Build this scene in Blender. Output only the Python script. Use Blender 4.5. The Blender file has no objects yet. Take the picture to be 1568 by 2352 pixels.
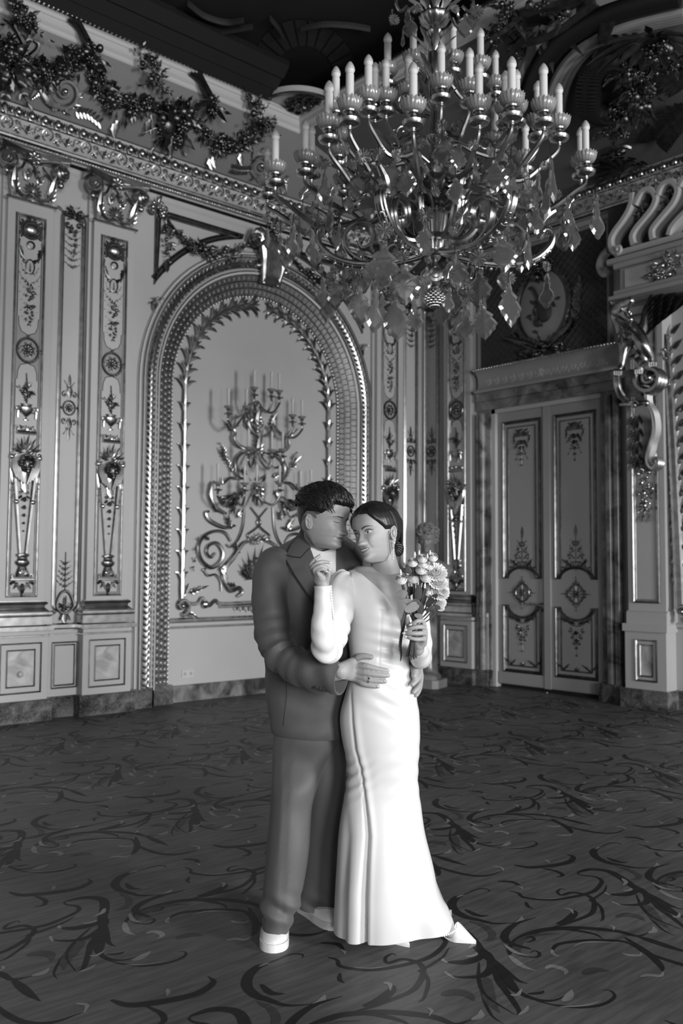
import bpy, bmesh, math, random
from mathutils import Vector, Matrix, noise
PI = math.pi
rnd = random.Random(11)
SC = bpy.context.scene
COL = SC.collection

# ---------------------------------------------------------------- camera
FPX = 2130.9
YAW, PITCH, ROLL = .841961, .0602921, .00582806
CAM = Vector((0, 0, 1.45))
_f = Vector((math.cos(YAW)*math.cos(PITCH), math.sin(YAW)*math.cos(PITCH), math.sin(PITCH)))
_r = Vector((math.sin(YAW), -math.cos(YAW), 0))
_u = _r.cross(_f)
CR = math.cos(ROLL)*_r + math.sin(ROLL)*_u
CU = -math.sin(ROLL)*_r + math.cos(ROLL)*_u
CF = _f
cd = bpy.data.cameras.new('camera')
cam = bpy.data.objects.new('camera', cd)
COL.objects.link(cam)
cd.sensor_fit = 'HORIZONTAL'
cd.sensor_width = 24
cd.lens = FPX/1568*24
cd.clip_start = .05
cam.matrix_world = Matrix(((CR.x, CU.x, -CF.x, CAM.x), (CR.y, CU.y, -CF.y, CAM.y), (CR.z, CU.z, -CF.z, CAM.z), (0, 0, 0, 1)))
cd.dof.use_dof = True
cd.dof.focus_distance = 3.75
cd.dof.aperture_fstop = 3.2
SC.camera = cam

# ---------------------------------------------------------------- light and exposure
W_ = bpy.data.worlds.new('world')
SC.world = W_
W_.use_nodes = True
W_.node_tree.nodes['Background'].inputs[0].default_value = (.5, .5, .5, 1)
W_.node_tree.nodes['Background'].inputs[1].default_value = .05
SC.view_settings.view_transform = 'Standard'
SC.view_settings.look = 'None'
SC.view_settings.exposure = 0.0
SC.view_settings.gamma = 1
SC.view_settings.use_curve_mapping = False
SC.cycles.use_denoising = True
SC.cycles.max_bounces = 10
SC.cycles.diffuse_bounces = 3
SC.cycles.glossy_bounces = 4
SC.cycles.transmission_bounces = 8
SC.cycles.transparent_max_bounces = 24
SC.cycles.caustics_reflective = False
SC.cycles.caustics_refractive = False
SC.cycles.sample_clamp_indirect = 4

WIN = [(-4.2, 1.8), (-.4, 1.8), (6.0, 1.8)]      # windows in the wall behind the camera: centre x, width
YB = -7.0
for i, (wx, ww) in enumerate(WIN):
    L = bpy.data.lights.new('daylight', 'AREA')
    L.shape = 'RECTANGLE'
    L.size = ww
    L.size_y = 3.2
    L.energy = (250, 380, 500)[i]
    L.spread = math.radians(120)
    L.color = (1, 1, 1)
    o = bpy.data.objects.new('daylight', L)
    COL.objects.link(o)
    o.location = (wx, YB+.02, 2.35)
    o.rotation_euler = (PI/2-.22, 0, 0)

# ---------------------------------------------------------------- pixel -> room helpers
def ray(px, py):
    return (px-784)*CR - (py-1176)*CU + FPX*CF
def onY(px, py, Y):
    d = ray(px, py); return CAM + d*((Y-CAM.y)/d.y)
def onX(px, py, X):
    d = ray(px, py); return CAM + d*((X-CAM.x)/d.x)
def onZ(px, py, Z=0):
    d = ray(px, py); return CAM + d*((Z-CAM.z)/d.z)
def at(px, py, t):
    return CAM + ray(px, py)*(t/FPX)
YA, XB = 8.60, 9.14
def uA(px, py, w=0):
    p = onY(px, py, YA-w); return p.x, p.z
def uB(px, py, w=0):
    p = onX(px, py, XB-w); return -p.y, p.z

# ---------------------------------------------------------------- materials
MATS = {}
def mat(name, col, rough=.5, metal=0., spec=.5, noise_amt=0., noise_scale=8., bump=0., bump_scale=60., sheen=0., trans=0., coat=0., sss=0., emit=0.):
    if name in MATS: return MATS[name]
    m = bpy.data.materials.new(name); m.use_nodes = True
    nt = m.node_tree; b = nt.nodes['Principled BSDF']
    b.inputs['Base Color'].default_value = (col, col, col, 1)
    b.inputs['Roughness'].default_value = rough
    b.inputs['Metallic'].default_value = metal
    b.inputs['Specular IOR Level'].default_value = spec
    b.inputs['Sheen Weight'].default_value = sheen
    b.inputs['Transmission Weight'].default_value = trans
    b.inputs['Coat Weight'].default_value = coat
    if sss:
        b.inputs['Subsurface Weight'].default_value = sss
        b.inputs['Subsurface Radius'].default_value = (.01, .01, .01)
        b.inputs['Subsurface Scale'].default_value = .5
    tc = nt.nodes.new('ShaderNodeTexCoord')
    if noise_amt:
        n = nt.nodes.new('ShaderNodeTexNoise'); n.inputs['Scale'].default_value = noise_scale; n.inputs['Detail'].default_value = 6
        nt.links.new(tc.outputs['Object'], n.inputs['Vector'])
        r = nt.nodes.new('ShaderNodeMapRange')
        r.inputs['From Min'].default_value = .3; r.inputs['From Max'].default_value = .7
        r.inputs['To Min'].default_value = col*(1-noise_amt); r.inputs['To Max'].default_value = col*(1+noise_amt)
        nt.links.new(n.outputs['Fac'], r.inputs['Value'])
        nt.links.new(r.outputs['Result'], b.inputs['Base Color'])
    if bump:
        n = nt.nodes.new('ShaderNodeTexNoise'); n.inputs['Scale'].default_value = bump_scale; n.inputs['Detail'].default_value = 4
        nt.links.new(tc.outputs['Object'], n.inputs['Vector'])
        bp = nt.nodes.new('ShaderNodeBump'); bp.inputs['Strength'].default_value = bump; bp.inputs['Distance'].default_value = .01
        nt.links.new(n.outputs['Fac'], bp.inputs['Height'])
        nt.links.new(bp.outputs['Normal'], b.inputs['Normal'])
    MATS[name] = m
    return m
def marble(name, lo, hi, scale=3., rough=.25, vein=.0, lo_at=.35, hi_at=.65):
    m = bpy.data.materials.new(name); m.use_nodes = True
    nt = m.node_tree; b = nt.nodes['Principled BSDF']; b.inputs['Roughness'].default_value = rough
    tc = nt.nodes.new('ShaderNodeTexCoord')
    n = nt.nodes.new('ShaderNodeTexNoise'); n.inputs['Scale'].default_value = scale; n.inputs['Detail'].default_value = 8; n.inputs['Distortion'].default_value = 1.2
    r = nt.nodes.new('ShaderNodeMapRange')
    r.inputs['From Min'].default_value = lo_at; r.inputs['From Max'].default_value = hi_at
    r.inputs['To Min'].default_value = lo; r.inputs['To Max'].default_value = hi
    nt.links.new(tc.outputs['Object'], n.inputs['Vector']); nt.links.new(n.outputs['Fac'], r.inputs['Value'])
    out = r.outputs['Result']
    if vein:
        v = nt.nodes.new('ShaderNodeTexVoronoi'); v.feature = 'DISTANCE_TO_EDGE'; v.inputs['Scale'].default_value = scale*3
        mx = nt.nodes.new('ShaderNodeMixRGB' if False else 'ShaderNodeMapping')
        n2 = nt.nodes.new('ShaderNodeTexNoise'); n2.inputs['Scale'].default_value = scale*2; n2.inputs['Detail'].default_value = 5
        nt.links.new(tc.outputs['Object'], n2.inputs['Vector'])
        ad = nt.nodes.new('ShaderNodeVectorMath'); ad.operation = 'MULTIPLY_ADD'
        ad.inputs[1].default_value = (.5, .5, .5)
        nt.links.new(n2.outputs['Color'], ad.inputs[0]); nt.links.new(tc.outputs['Object'], ad.inputs[2])
        nt.links.new(ad.outputs[0], v.inputs['Vector'])
        r2 = nt.nodes.new('ShaderNodeMapRange'); r2.inputs['From Min'].default_value = 0; r2.inputs['From Max'].default_value = .06
        r2.inputs['To Min'].default_value = vein; r2.inputs['To Max'].default_value = 0
        nt.links.new(v.outputs['Distance'], r2.inputs['Value'])
        s = nt.nodes.new('ShaderNodeMath'); s.operation = 'ADD'
        nt.links.new(out, s.inputs[0]); nt.links.new(r2.outputs['Result'], s.inputs[1]); out = s.outputs[0]
    nt.links.new(out, b.inputs['Base Color'])
    MATS[name] = m
    return m

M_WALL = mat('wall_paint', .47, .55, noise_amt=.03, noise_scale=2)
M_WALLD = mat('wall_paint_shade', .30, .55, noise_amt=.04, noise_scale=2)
M_WHITE = mat('painted_white', .56, .5)
M_GOLD = mat('gilding', .44, .26, metal=1., noise_amt=.25, noise_scale=14)
M_GOLDD = mat('gilding_shaded', .15, .34, metal=1., noise_amt=.35, noise_scale=14)  # darkened gilding: the dark room's reflections are put into the base colour
M_MARB = marble('dark_marble', .012, .16, 5, .22, vein=.12)
M_MARBM = marble('brown_marble', .05, .33, 3, .25)
M_MARBL = marble('pale_marble', .30, .62, 5, .3)
M_CRACK = mat('gap_shade_lock_black', .02, .8)  # black for the shade in the door gaps, and for the lock

# ---------------------------------------------------------------- mesh builder
def frames(path, closed=False, up=None):
    n = len(path); T = []
    for i in range(n):
        a = path[(i-1) % n] if (closed or i > 0) else path[i]
        b = path[(i+1) % n] if (closed or i < n-1) else path[i]
        t = b-a
        T.append(t.normalized() if t.length > 1e-9 else Vector((0, 0, 1)))
    N = []
    ref = up or (Vector((0, 1, 0)) if abs(T[0].y) < .9 else Vector((1, 0, 0)))
    v = (ref - T[0]*ref.dot(T[0])).normalized()
    for i in range(n):
        if up:
            v = up - T[i]*up.dot(T[i])
            v = v.normalized() if v.length > 1e-6 else N[-1]
        else:
            v = v - T[i]*v.dot(T[i])
            v = v.normalized() if v.length > 1e-6 else Vector((0, 0, 1))
        N.append(v)
    return T, N
def V(*a): return Vector(a)
class MB:
    def __init__(s): s.v = []; s.f = []; s.m = []
    def add(s, vs, fs, mi=0):
        o = len(s.v); s.v += [tuple(p) for p in vs]
        s.f += [tuple(o+i for i in f) for f in fs]; s.m += [mi]*len(fs)
        return o
    def box(s, x0, x1, y0, y1, z0, z1, mi=0):
        s.add([(x0, y0, z0), (x1, y0, z0), (x1, y1, z0), (x0, y1, z0), (x0, y0, z1), (x1, y0, z1), (x1, y1, z1), (x0, y1, z1)],
              [(0, 3, 2, 1), (4, 5, 6, 7), (0, 1, 5, 4), (1, 2, 6, 5), (2, 3, 7, 6), (3, 0, 4, 7)], mi)
    def prism(s, poly, y0, y1, mi=0):      # polygon in x,z extruded along y
        n = len(poly)
        s.add([(x, y0, z) for x, z in poly]+[(x, y1, z) for x, z in poly],
              [tuple(range(n)), tuple(range(2*n-1, n-1, -1))]+[(i, (i+1) % n, n+(i+1) % n, n+i) for i in range(n)], mi)
    def extx(s, prof, x0, x1, mi=0):       # profile in y,z extruded along x
        n = len(prof)
        s.add([(x0, y, z) for y, z in prof]+[(x1, y, z) for y, z in prof],
              [tuple(range(n)), tuple(range(2*n-1, n-1, -1))]+[(i, (i+1) % n, n+(i+1) % n, n+i) for i in range(n)], mi)
    def tube(s, path, rad, n=8, closed=False, up=None, flat=1., mi=0, cap=True):
        path = [Vector(p) for p in path]; m = len(path)
        if not hasattr(rad, '__len__'): rad = [rad]*m
        T, N = frames(path, closed, up)
        vs = []
        for p, t, nn, r in zip(path, T, N, rad):
            b = t.cross(nn)
            for k in range(n):
                a = 2*PI*k/n
                vs.append(p + b*(math.cos(a)*r) + nn*(math.sin(a)*r*flat))
        fs = []
        for i in range(m if closed else m-1):
            j = (i+1) % m
            for k in range(n):
                l = (k+1) % n
                fs.append((i*n+k, i*n+l, j*n+l, j*n+k))
        if not closed and cap:
            fs.append(tuple(range(n-1, -1, -1))); fs.append(tuple((m-1)*n+k for k in range(n)))
        s.add(vs, fs, mi)
    def lathe(s, prof, n=16, c=(0, 0, 0), a0=0, a1=2*PI, mi=0, lobes=0, lobe=0., sx=1., sy=1.):
        full = abs(a1-a0-2*PI) < 1e-6; c = Vector(c); vs = []; k1 = n if full else n+1
        for r, z in prof:
            for k in range(k1):
                a = a0+(a1-a0)*k/n
                rr = r*(1+lobe*math.cos(lobes*a)) if lobes else r
                vs.append((c.x+rr*math.cos(a)*sx, c.y+rr*math.sin(a)*sy, c.z+z))
        fs = []
        for i in range(len(prof)-1):
            for k in range(n):
                l = (k+1) % k1
                fs.append((i*k1+k, i*k1+l, (i+1)*k1+l, (i+1)*k1+k))
        if full:
            if prof[0][0] > 1e-5: fs.append(tuple(range(k1-1, -1, -1)))
            if prof[-1][0] > 1e-5: fs.append(tuple((len(prof)-1)*k1+k for k in range(k1)))
        s.add(vs, fs, mi)
    def ell(s, c, r, nu=8, nv=6, M=None, mi=0):
        if not hasattr(r, '__len__'): r = (r, r, r)
        c = Vector(c); vs = []
        for i in range(1, nv):
            t = PI*i/nv
            for k in range(nu):
                a = 2*PI*k/nu
                vs.append(Vector((r[0]*math.sin(t)*math.cos(a), r[1]*math.sin(t)*math.sin(a), r[2]*math.cos(t))))
        vs += [Vector((0, 0, r[2])), Vector((0, 0, -r[2]))]
        if M is not None: vs = [M @ p for p in vs]
        vs = [c+p for p in vs]
        fs = []
        for i in range(nv-2):
            for k in range(nu):
                l = (k+1) % nu
                fs.append((i*nu+k, i*nu+l, (i+1)*nu+l, (i+1)*nu+k)[::-1])
        t, b = len(vs)-2, len(vs)-1
        for k in range(nu):
            l = (k+1) % nu
            fs.append((t, k, l)); fs.append((b, (nv-2)*nu+l, (nv-2)*nu+k))
        s.add(vs, fs, mi)
    def mould(s, path, prof, closed=False, y0=0., mi=0):   # path in x,z ; prof (side, height out of the wall)
        path = [Vector((p[0], p[1])) for p in path]; n = len(path); m = len(prof); vs = []
        for i in range(n):
            a = path[(i-1) % n] if (closed or i > 0) else None
            b = path[(i+1) % n] if (closed or i < n-1) else None
            p = path[i]
            t1 = (p-a).normalized() if a is not None else None
            t2 = (b-p).normalized() if b is not None else None
            t1 = t1 or t2; t2 = t2 or t1
            n1 = Vector((-t1.y, t1.x)); n2 = Vector((-t2.y, t2.x))
            k = n1+n2; d = 1+n1.dot(n2)
            mt = k/max(d, .25)
            for sd, h in prof:
                q = p+mt*sd
                vs.append((q.x, y0-h, q.y))
        fs = []
        for i in range(n if closed else n-1):
            j = (i+1) % n
            for k in range(m-1):
                fs.append((i*m+k, i*m+k+1, j*m+k+1, j*m+k))
        if not closed:
            fs.append(tuple(range(m))); fs.append(tuple((n-1)*m+k for k in range(m-1, -1, -1)))
        s.add(vs, fs, mi)
    def leaf(s, base, d, nrm, L, Wd, curl=.3, n=5, mi=0, thick=.12, lob=0):   # pointed solid leaf
        base = Vector(base); d = Vector(d).normalized(); nrm = Vector(nrm).normalized()
        sd = d.cross(nrm).normalized(); nrm = sd.cross(d)
        vs = []
        for i in range(n+1):
            t = i/n
            w = Wd*.5*math.sin(PI*min(1, .12+t*.88))**.8
            if lob and i % 2: w *= .62
            p = base+d*(L*t)+nrm*(curl*L*t*t)
            h = thick*Wd*(1-t*.7)
            vs += [p-sd*w, p+nrm*h, p+sd*w, p-nrm*h*.6]
        fs = []
        for i in range(n):
            for k in range(4):
                l = (k+1) % 4
                fs.append((i*4+k, i*4+l, i*4+4+l, i*4+4+k))
        fs += [(3, 2, 1, 0), (n*4, n*4+1, n*4+2, n*4+3)]
        s.add(vs, fs, mi)
    def xf(s, M, i0=0):
        s.v[i0:] = [tuple(M @ Vector(p)) for p in s.v[i0:]]
    def build(s, name, m, parent=None, smooth=True, sharp=38, recalc=True):
        me = bpy.data.meshes.new(name)
        me.from_pydata(s.v, [], s.f)
        for x in (m if isinstance(m, (list, tuple)) else [m]): me.materials.append(x)
        if any(s.m): me.polygons.foreach_set('material_index', s.m)
        if recalc:
            bm = bmesh.new(); bm.from_mesh(me); bmesh.ops.recalc_face_normals(bm, faces=bm.faces); bm.to_mesh(me); bm.free()
        if smooth:
            me.polygons.foreach_set('use_smooth', [True]*len(me.polygons))
            if sharp: me.set_sharp_from_angle(angle=math.radians(sharp))
        o = bpy.data.objects.new(name, me); COL.objects.link(o)
        if parent is not None: o.parent = parent
        return o
def thing(name, label, cat, loc=(0, 0, 0), rotz=0, group=None):
    o = bpy.data.objects.new(name, None); COL.objects.link(o); o.empty_display_size = .1
    o.location = loc; o.rotation_euler = (0, 0, rotz); o['label'] = label; o['category'] = cat
    if group: o['group'] = group
    return o
def tag(o, label, cat, group=None):
    o['label'] = label; o['category'] = cat
    if group: o['group'] = group
    return o
def struct(o, label=None, cat=None):
    o['kind'] = 'structure'
    if label: o['label'] = label
    if cat: o['category'] = cat
    return o
def dup(root, loc, rotz, label, group=None, skip=()):
    r = root.copy(); COL.objects.link(r); r.location = loc; r.rotation_euler = (0, 0, rotz); r['label'] = label
    for ch in list(root.children):
        if ch.name.split('.')[0] in skip: continue
        c = ch.copy(); COL.objects.link(c); c.parent = r
        for g in ch.children:
            e = g.copy(); COL.objects.link(e); e.parent = c
    return r
ROTB = -PI/2
def locA(u, v, w=0): return (u, YA-w, v)
def locB(u, v, w=0): return (XB-w, -u, v)

# ---------------------------------------------------------------- carved ornament, drawn in local x,z with the wall at y=0
def spiral(u, v, r, turns=1.6, a0=0., cw=1, h=.012, n=26, p=1.25):
    return [V(u+r*(1-i/n)**p*math.cos(a0+cw*2*PI*turns*i/n), -h, v+r*(1-i/n)**p*math.sin(a0+cw*2*PI*turns*i/n)) for i in range(n+1)]
def scroll(mb, u, v, r, turns=1.6, a0=0., cw=1, rad=.01, h=.012, mi=0, n=26):
    pts = spiral(u, v, r, turns, a0, cw, h, n)
    mb.tube(pts, [rad*(1-.55*i/n) for i in range(n+1)], 6, mi=mi)
    mb.ell((u, -h-.2*rad, v), rad*1.1, 8, 5, mi=mi)
def bez(p0, p1, p2, p3, n=14):
    p0, p1, p2, p3 = map(Vector, (p0, p1, p2, p3))
    return [p0*(1-t)**3+p1*3*t*(1-t)**2+p2*3*t*t*(1-t)+p3*t**3 for t in (i/n for i in range(n+1))]
def crom(pts, n=6, closed=False):
    pts = [Vector(p) for p in pts]; out = []; m = len(pts)
    for i in range(m if closed else m-1):
        a = pts[(i-1) % m] if (closed or i) else pts[0]*2-pts[1]
        b = pts[i]; c = pts[(i+1) % m]
        d = pts[(i+2) % m] if (closed or i < m-2) else pts[-1]*2-pts[-2]
        for k in range(n):
            t = k/n
            out.append(.5*((2*b)+(c-a)*t+(2*a-5*b+4*c-d)*t*t+(3*b-a-3*c+d)*t**3))
    if not closed: out.append(pts[-1])
    return out
def acan(mb, u, v, ang, L, Wd, curl=.35, lobes=5, h=.01, mi=0):   # acanthus leaf: a fan of curled lobes along a rib
    d = V(math.cos(ang), 0, math.sin(ang)); sd = V(-math.sin(ang), 0, math.cos(ang)); nr = V(0, -1, 0)
    b = V(u, -h, v)
    mb.leaf(b, d, nr, L, Wd*.45, curl, 6, mi, .3)
    for i in range(lobes):
        t = .1+.7*i/lobes
        for s_ in (1, -1):
            p = b+d*(L*t)
            mb.leaf(p, d*.75+sd*s_*(.95-.4*t), nr+d*.1, Wd*(.62-.3*t), Wd*.26, curl, 4, mi, .25)
def rosette(mb, u, v, r, n=8, h=.01, mi=0, y=None):
    c = V(u, -h, v)
    for k in range(n):
        a = 2*PI*k/n
        mb.ell(c+V(math.cos(a)*r*.62, 0, math.sin(a)*r*.62), (r*.38, r*.22, r*.24), 7, 5, Matrix.Rotation(-a, 3, 'Y'), mi)
    mb.ell(c+V(0, -r*.12, 0), (r*.3, r*.3, r*.3), 8, 6, None, mi)
def shell(mb, u, v, r, n=9, a0=0, a1=PI, h=.012, mi=0):
    for k in range(n):
        a = a0+(a1-a0)*k/(n-1)
        mb.tube([V(u, -h, v), V(u+math.cos(a)*r*.6, -h-.1*r, v+math.sin(a)*r*.6), V(u+math.cos(a)*r, -h, v+math.sin(a)*r)], [r*.04, r*.13, r*.12], 6, mi=mi)
        mb.ell((u+math.cos(a)*r, -h, v+math.sin(a)*r), r*.13, 6, 4, None, mi)
def sprig(mb, u, v, ang, L, n=4, leafL=.05, bend=.6, mi=0, h=.008, stem=.004):
    pts = []
    for i in range(9):
        t = i/8; a = ang+bend*(t-.3)
        p = (pts[-1] if pts else V(u, -h, v)); pts.append(p+V(math.cos(a), 0, math.sin(a))*(L/8) if i else V(u, -h, v))
    mb.tube(pts, [stem*(1-.5*i/8) for i in range(9)], 5, mi=mi)
    for i in range(n):
        t = .2+.75*i/n; p = pts[int(t*8)]; a = ang+bend*(t-.3)
        for s_ in (1, -1):
            aa = a+s_*.9
            mb.leaf(p, V(math.cos(aa), 0, math.sin(aa)), V(0, -1, 0), leafL*(1-.4*t), leafL*.4, .25, 4, mi, .2)
    a = ang+bend*.7
    mb.leaf(pts[-1], V(math.cos(a), 0, math.sin(a)), V(0, -1, 0), leafL, leafL*.4, .25, 4, mi, .2)
def drop(mb, u, v0, v1, n, w0, w1, mi=0, h=.01):          # string of bell flowers hanging from v0 down to v1
    mb.tube([V(u, -h*.6, v0), V(u, -h*.6, v1)], .003, 5, mi=mi)
    for i in range(n):
        t = i/max(1, n-1); v = v0+(v1-v0)*t; w = w0+(w1-w0)*t
        mb.ell((u, -h-.3*w, v), (w*.34, w*.34, w*.5), 7, 6, None, mi)
        for s_ in (1, -1):
            mb.leaf((u, -h, v+w*.3), V(s_*.8, 0, -.7), V(0, -1, 0), w*.95, w*.36, .2, 4, mi, .25)
def cluster(mb, c, r, k, sd, M=None, mi=0):        # carved bunch of fruit, flowers and leaves about c
    R = random.Random(sd)
    for i in range(k):
        a, q = R.uniform(0, 2*PI), r*math.sqrt(R.random())
        p = Vector(c)+V(math.cos(a)*q, -R.uniform(.2, 1)*r*.8*(1-.6*q/r), math.sin(a)*q)
        t = R.random(); z = r*R.uniform(.22, .42)
        if t < .26: mb.ell(p, (z, z, z*1.1), 8, 6, Matrix.Rotation(R.uniform(0, 3), 3, 'X'), mi)
        elif t < .6:
            i0 = len(mb.v); rosette(mb, 0, 0, z*1.35, 6, 0, mi)
            mb.xf(Matrix.Translation(p) @ Matrix.Rotation(R.uniform(-.7, .7), 4, 'X') @ Matrix.Rotation(R.uniform(-.7, .7), 4, 'Z'), i0)
        else:
            mb.leaf(p, V(math.cos(a), R.uniform(-.5, .1), math.sin(a)), V(0, -1, 0), z*3, z*1.4, .3, 4, mi, .2, 1)
def festoon(mb, pts, r0, r1, k=5, sd=1, mi=0):     # garland of bunches along a path, fullest in the middle
    n = len(pts)
    for i, p in enumerate(pts):
        t = i/max(1, n-1); r = r0+(r1-r0)*math.sin(PI*t)
        cluster(mb, p, r, k, sd*100+i, None, mi)
def urnshape(mb, u, v, s, mi=0):
    pr = [(.0, 0), (.16, 0), (.17, .05), (.06, .12), (.05, .2), (.16, .28), (.32, .42), (.42, .6), (.44, .7), (.36, .74), (.3, .78), (.34, .86), (.36, .9), (.0, .9)]
    mb.lathe([(r*s, z*s) for r, z in pr], 14, (u, 0, v), mi=mi, sy=.55)
    for s_ in (1, -1):
        mb.tube(bez((u+s_*.4*s, -.03, v+.72*s), (u+s_*.7*s, -.03, v+.8*s), (u+s_*.62*s, -.02, v+.4*s), (u+s_*.3*s, -.03, v+.42*s), 10), .03*s, 5, mi=mi)
        mb.tube(bez((u+s_*.5*s, -.03, v+.6*s), (u+s_*.5*s, -.04, v+.4*s), (u+s_*.52*s, -.02, v+.3*s), (u+s_*.5*s, -.03, v+.1*s), 6), [.05*s]*6+[.02*s], 5, mi=mi)
# ================================================================ the room
XC, ZS = 6.487, 3.43                     # arch centre and springing line on the left wall
def arcpath(r, z0, n=40, xc=XC):
    return [(xc-r, z0)]+[(xc-r*math.cos(PI*i/n), ZS+r*math.sin(PI*i/n)) for i in range(n+1)]+[(xc+r, z0)]
X0, Y0 = -6.5, YB
def wall_A():
    mb = MB(); r = 1.42
    mb.prism([(X0, 0), (XC-r, 0), (XC-r, 5.6), (X0, 5.6)], YA, YA+.3)
    mb.prism([(XC+r, 0), (XB+.3, 0), (XB+.3, 5.6), (XC+r, 5.6)], YA, YA+.3)
    n = 40
    for i in range(n):
        a, b = PI*i/n, PI*(i+1)/n
        p, q = (XC-r*math.cos(a), ZS+r*math.sin(a)), (XC-r*math.cos(b), ZS+r*math.sin(b))
        mb.prism([p, q, (q[0], 5.6), (p[0], 5.6)], YA, YA+.3)
    mb.box(XC-r-.1, XC+r+.1, YA+.12, YA+.35, 0, ZS+r+.1)
    # recessed field behind the arch and wall above the cornice
    mb.box(X0, XB+.3, YA-.02, YA+.3, 5.59, 6.9)
    o = mb.build('wall_left', M_WALL, smooth=False); struct(o); return o
wall_A()
mb = MB(); mb.box(XB, XB+.3, Y0-.2, YA+.3, 0, 6.9); struct(mb.build('wall_right', M_WALL, smooth=False))
mb = MB()                                # window wall behind the camera
xs = sorted([(x-w/2, x+w/2) for x, w in WIN])
px = X0
for a, b in xs:
    mb.box(px, a, Y0-.3, Y0, 0, 6.9); mb.box(a, b, Y0-.3, Y0, 0, .7); mb.box(a, b, Y0-.3, Y0, 4.0, 6.9); px = b
mb.box(px, XB+.3, Y0-.3, Y0, 0, 6.9)
struct(mb.build('wall_front', M_WALL, smooth=False))
mb = MB(); mb.box(X0-.3, X0, Y0-.3, YA+.3, 0, 6.9); struct(mb.build('wall_back', M_WALL, smooth=False))
for i, (x, w) in enumerate(WIN):
    mb = MB()
    for s in (-1, 1): mb.box(x+s*w/2-.05, x+s*w/2+.05, Y0-.12, Y0-.02, .7, 4.0)
    mb.box(x-.03, x+.03, Y0-.12, Y0-.04, .7, 4.0)
    for z in (.72, 1.8, 2.9, 3.98): mb.box(x-w/2, x+w/2, Y0-.12, Y0-.04, z-.03, z+.03)
    struct(mb.build('window_%d' % (i+1), M_WHITE, smooth=False))

# ---- cornice of the left wall : rail, shell frieze, egg moulding
def cornice(name, x0, x1, W):
    """built in local coordinates: x along the wall, y=0 the wall face"""
    t = thing(name, W['label'], 'cornice', W['loc'], W['rot']); t['kind'] = 'structure'
    mb = MB()
    mb.extx([(0, 5.36), (-.015, 5.38), (-.03, 5.40), (-.03, 5.425), (0, 5.43)], x0, x1)
    mb.extx([(.02, 5.50), (-.06, 5.50), (-.06, 5.54), (-.10, 5.56), (-.17, 5.70), (-.18, 5.78), (-.2, 5.82), (.05, 5.82)], x0, x1)
    mb.build('profile', M_WALL, t)
    mb = MB()
    mb.tube([V(x0, -.09, 5.535), V(x1, -.09, 5.535)], .022, 8)
    mb.tube([V(x0, -.165, 5.692), V(x1, -.165, 5.692)], .008, 6)
    x = x0; k = 0
    while x < x1:                        # ragged leaf row under the rail
        mb.leaf((x, -.07, 5.518), (0.25, -.1, -1), (0, -1, 0), .02, .028, .1, 2, thick=.3); x += .032
    mb.build('gilt_rail', M_GOLD, t)
    mb = MB(); x = x0
    while x < x1:                        # eggs between darts
        mb.ell((x, -.205, 5.735), (.036, .035, .045), 8, 6)
        mb.tube([V(x-.042, -.20, 5.77), V(x-.043, -.21, 5.73), V(x-.02, -.205, 5.688), V(x+.02, -.205, 5.688), V(x+.043, -.21, 5.73), V(x+.042, -.20, 5.77)], .006, 5)
        mb.ell((x+.065, -.2, 5.735), (.014, .02, .04), 6, 5)
        x += .131
    mb.build('egg_moulding', M_GOLD, t)
    mb = MB(); x = x0; i = 0
    sl = Matrix.Translation((0, -.142, 5.63)) @ Matrix.Rotation(.46, 4, 'X')
    while x < x1:
        i0 = len(mb.v)
        if i % 2 == 0:
            mb.tube([V(x+.055*math.cos(a*.5), 0, .055*math.sin(a*.5)) for a in range(-2, 10)], .007, 5)
            shell(mb, x, -.012, .04, 7, -.3, PI+.3, .004)
            for s in (1, -1):
                scroll(mb, x+s*.10, .02, .032, 1.3, PI*(s < 0), s, .008, .006, n=12)
                acan(mb, x+s*.07, -.03, -.6 if s > 0 else PI+.6, .07, .05, lobes=2, h=.004)
        else:
            acan(mb, x, -.055, PI/2, .10, .06, lobes=3, h=.004)
            for s in (1, -1):
                scroll(mb, x+s*.06, -.02, .03, 1.3, PI*(s > 0), -s, .008, .006, n=12)
                sprig(mb, x, -.03, PI/2-s*.9, .09, 2, .03, -s*.6)
                acan(mb, x+s*.08, .035, PI*(s < 0), .06, .04, lobes=2, h=.004)
        mb.xf(sl, i0); x += .2; i += 1
    mb.build('frieze_relief', M_GOLD, t)
    return t
cornice('trim_1', .5, XB-.02, dict(label='gilded shell and egg cornice running along the arched wall', loc=(0, YA, 0), rot=0))
cornice('trim_2', -YA+.02, -3.4, dict(label='dim gilded cornice above the double door', loc=(XB, 0, 0), rot=ROTB))

# ---- sloped cove, white ribbon band and the ceiling frame
PCY, PCZ, PBY, PBZ = 8.37, 5.80, 8.0, 6.385
BX = .809*8.0
mb = MB()
mb.extx([(PCY, PCZ), (8.2, 6.0), (8.07, 6.2), (PBY, PBZ), (PBY+.2, PBZ+.1), (8.6, 6.2), (8.6, 5.82)], X0, XB-.1)
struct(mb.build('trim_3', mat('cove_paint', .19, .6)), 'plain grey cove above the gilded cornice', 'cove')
mb = MB()       # cove over the door wall, wider and flatter
mb.extx([(XB-.22, 5.80), (8.2, 5.99), (7.4, 6.18), (BX, PBZ), (BX+.1, PBZ+.2), (XB, 6.6), (XB, 5.80)], 0, 1)
mb.v = [(y, 8.05 if x else Y0, z) for x, y, z in mb.v]
struct(mb.build('trim_4', mat('cove_paint_shaded', .12, .6)), 'dark vaulted cove above the double door', 'cove')  # cove paint darkened, the shade over the door put into its colour
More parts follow.
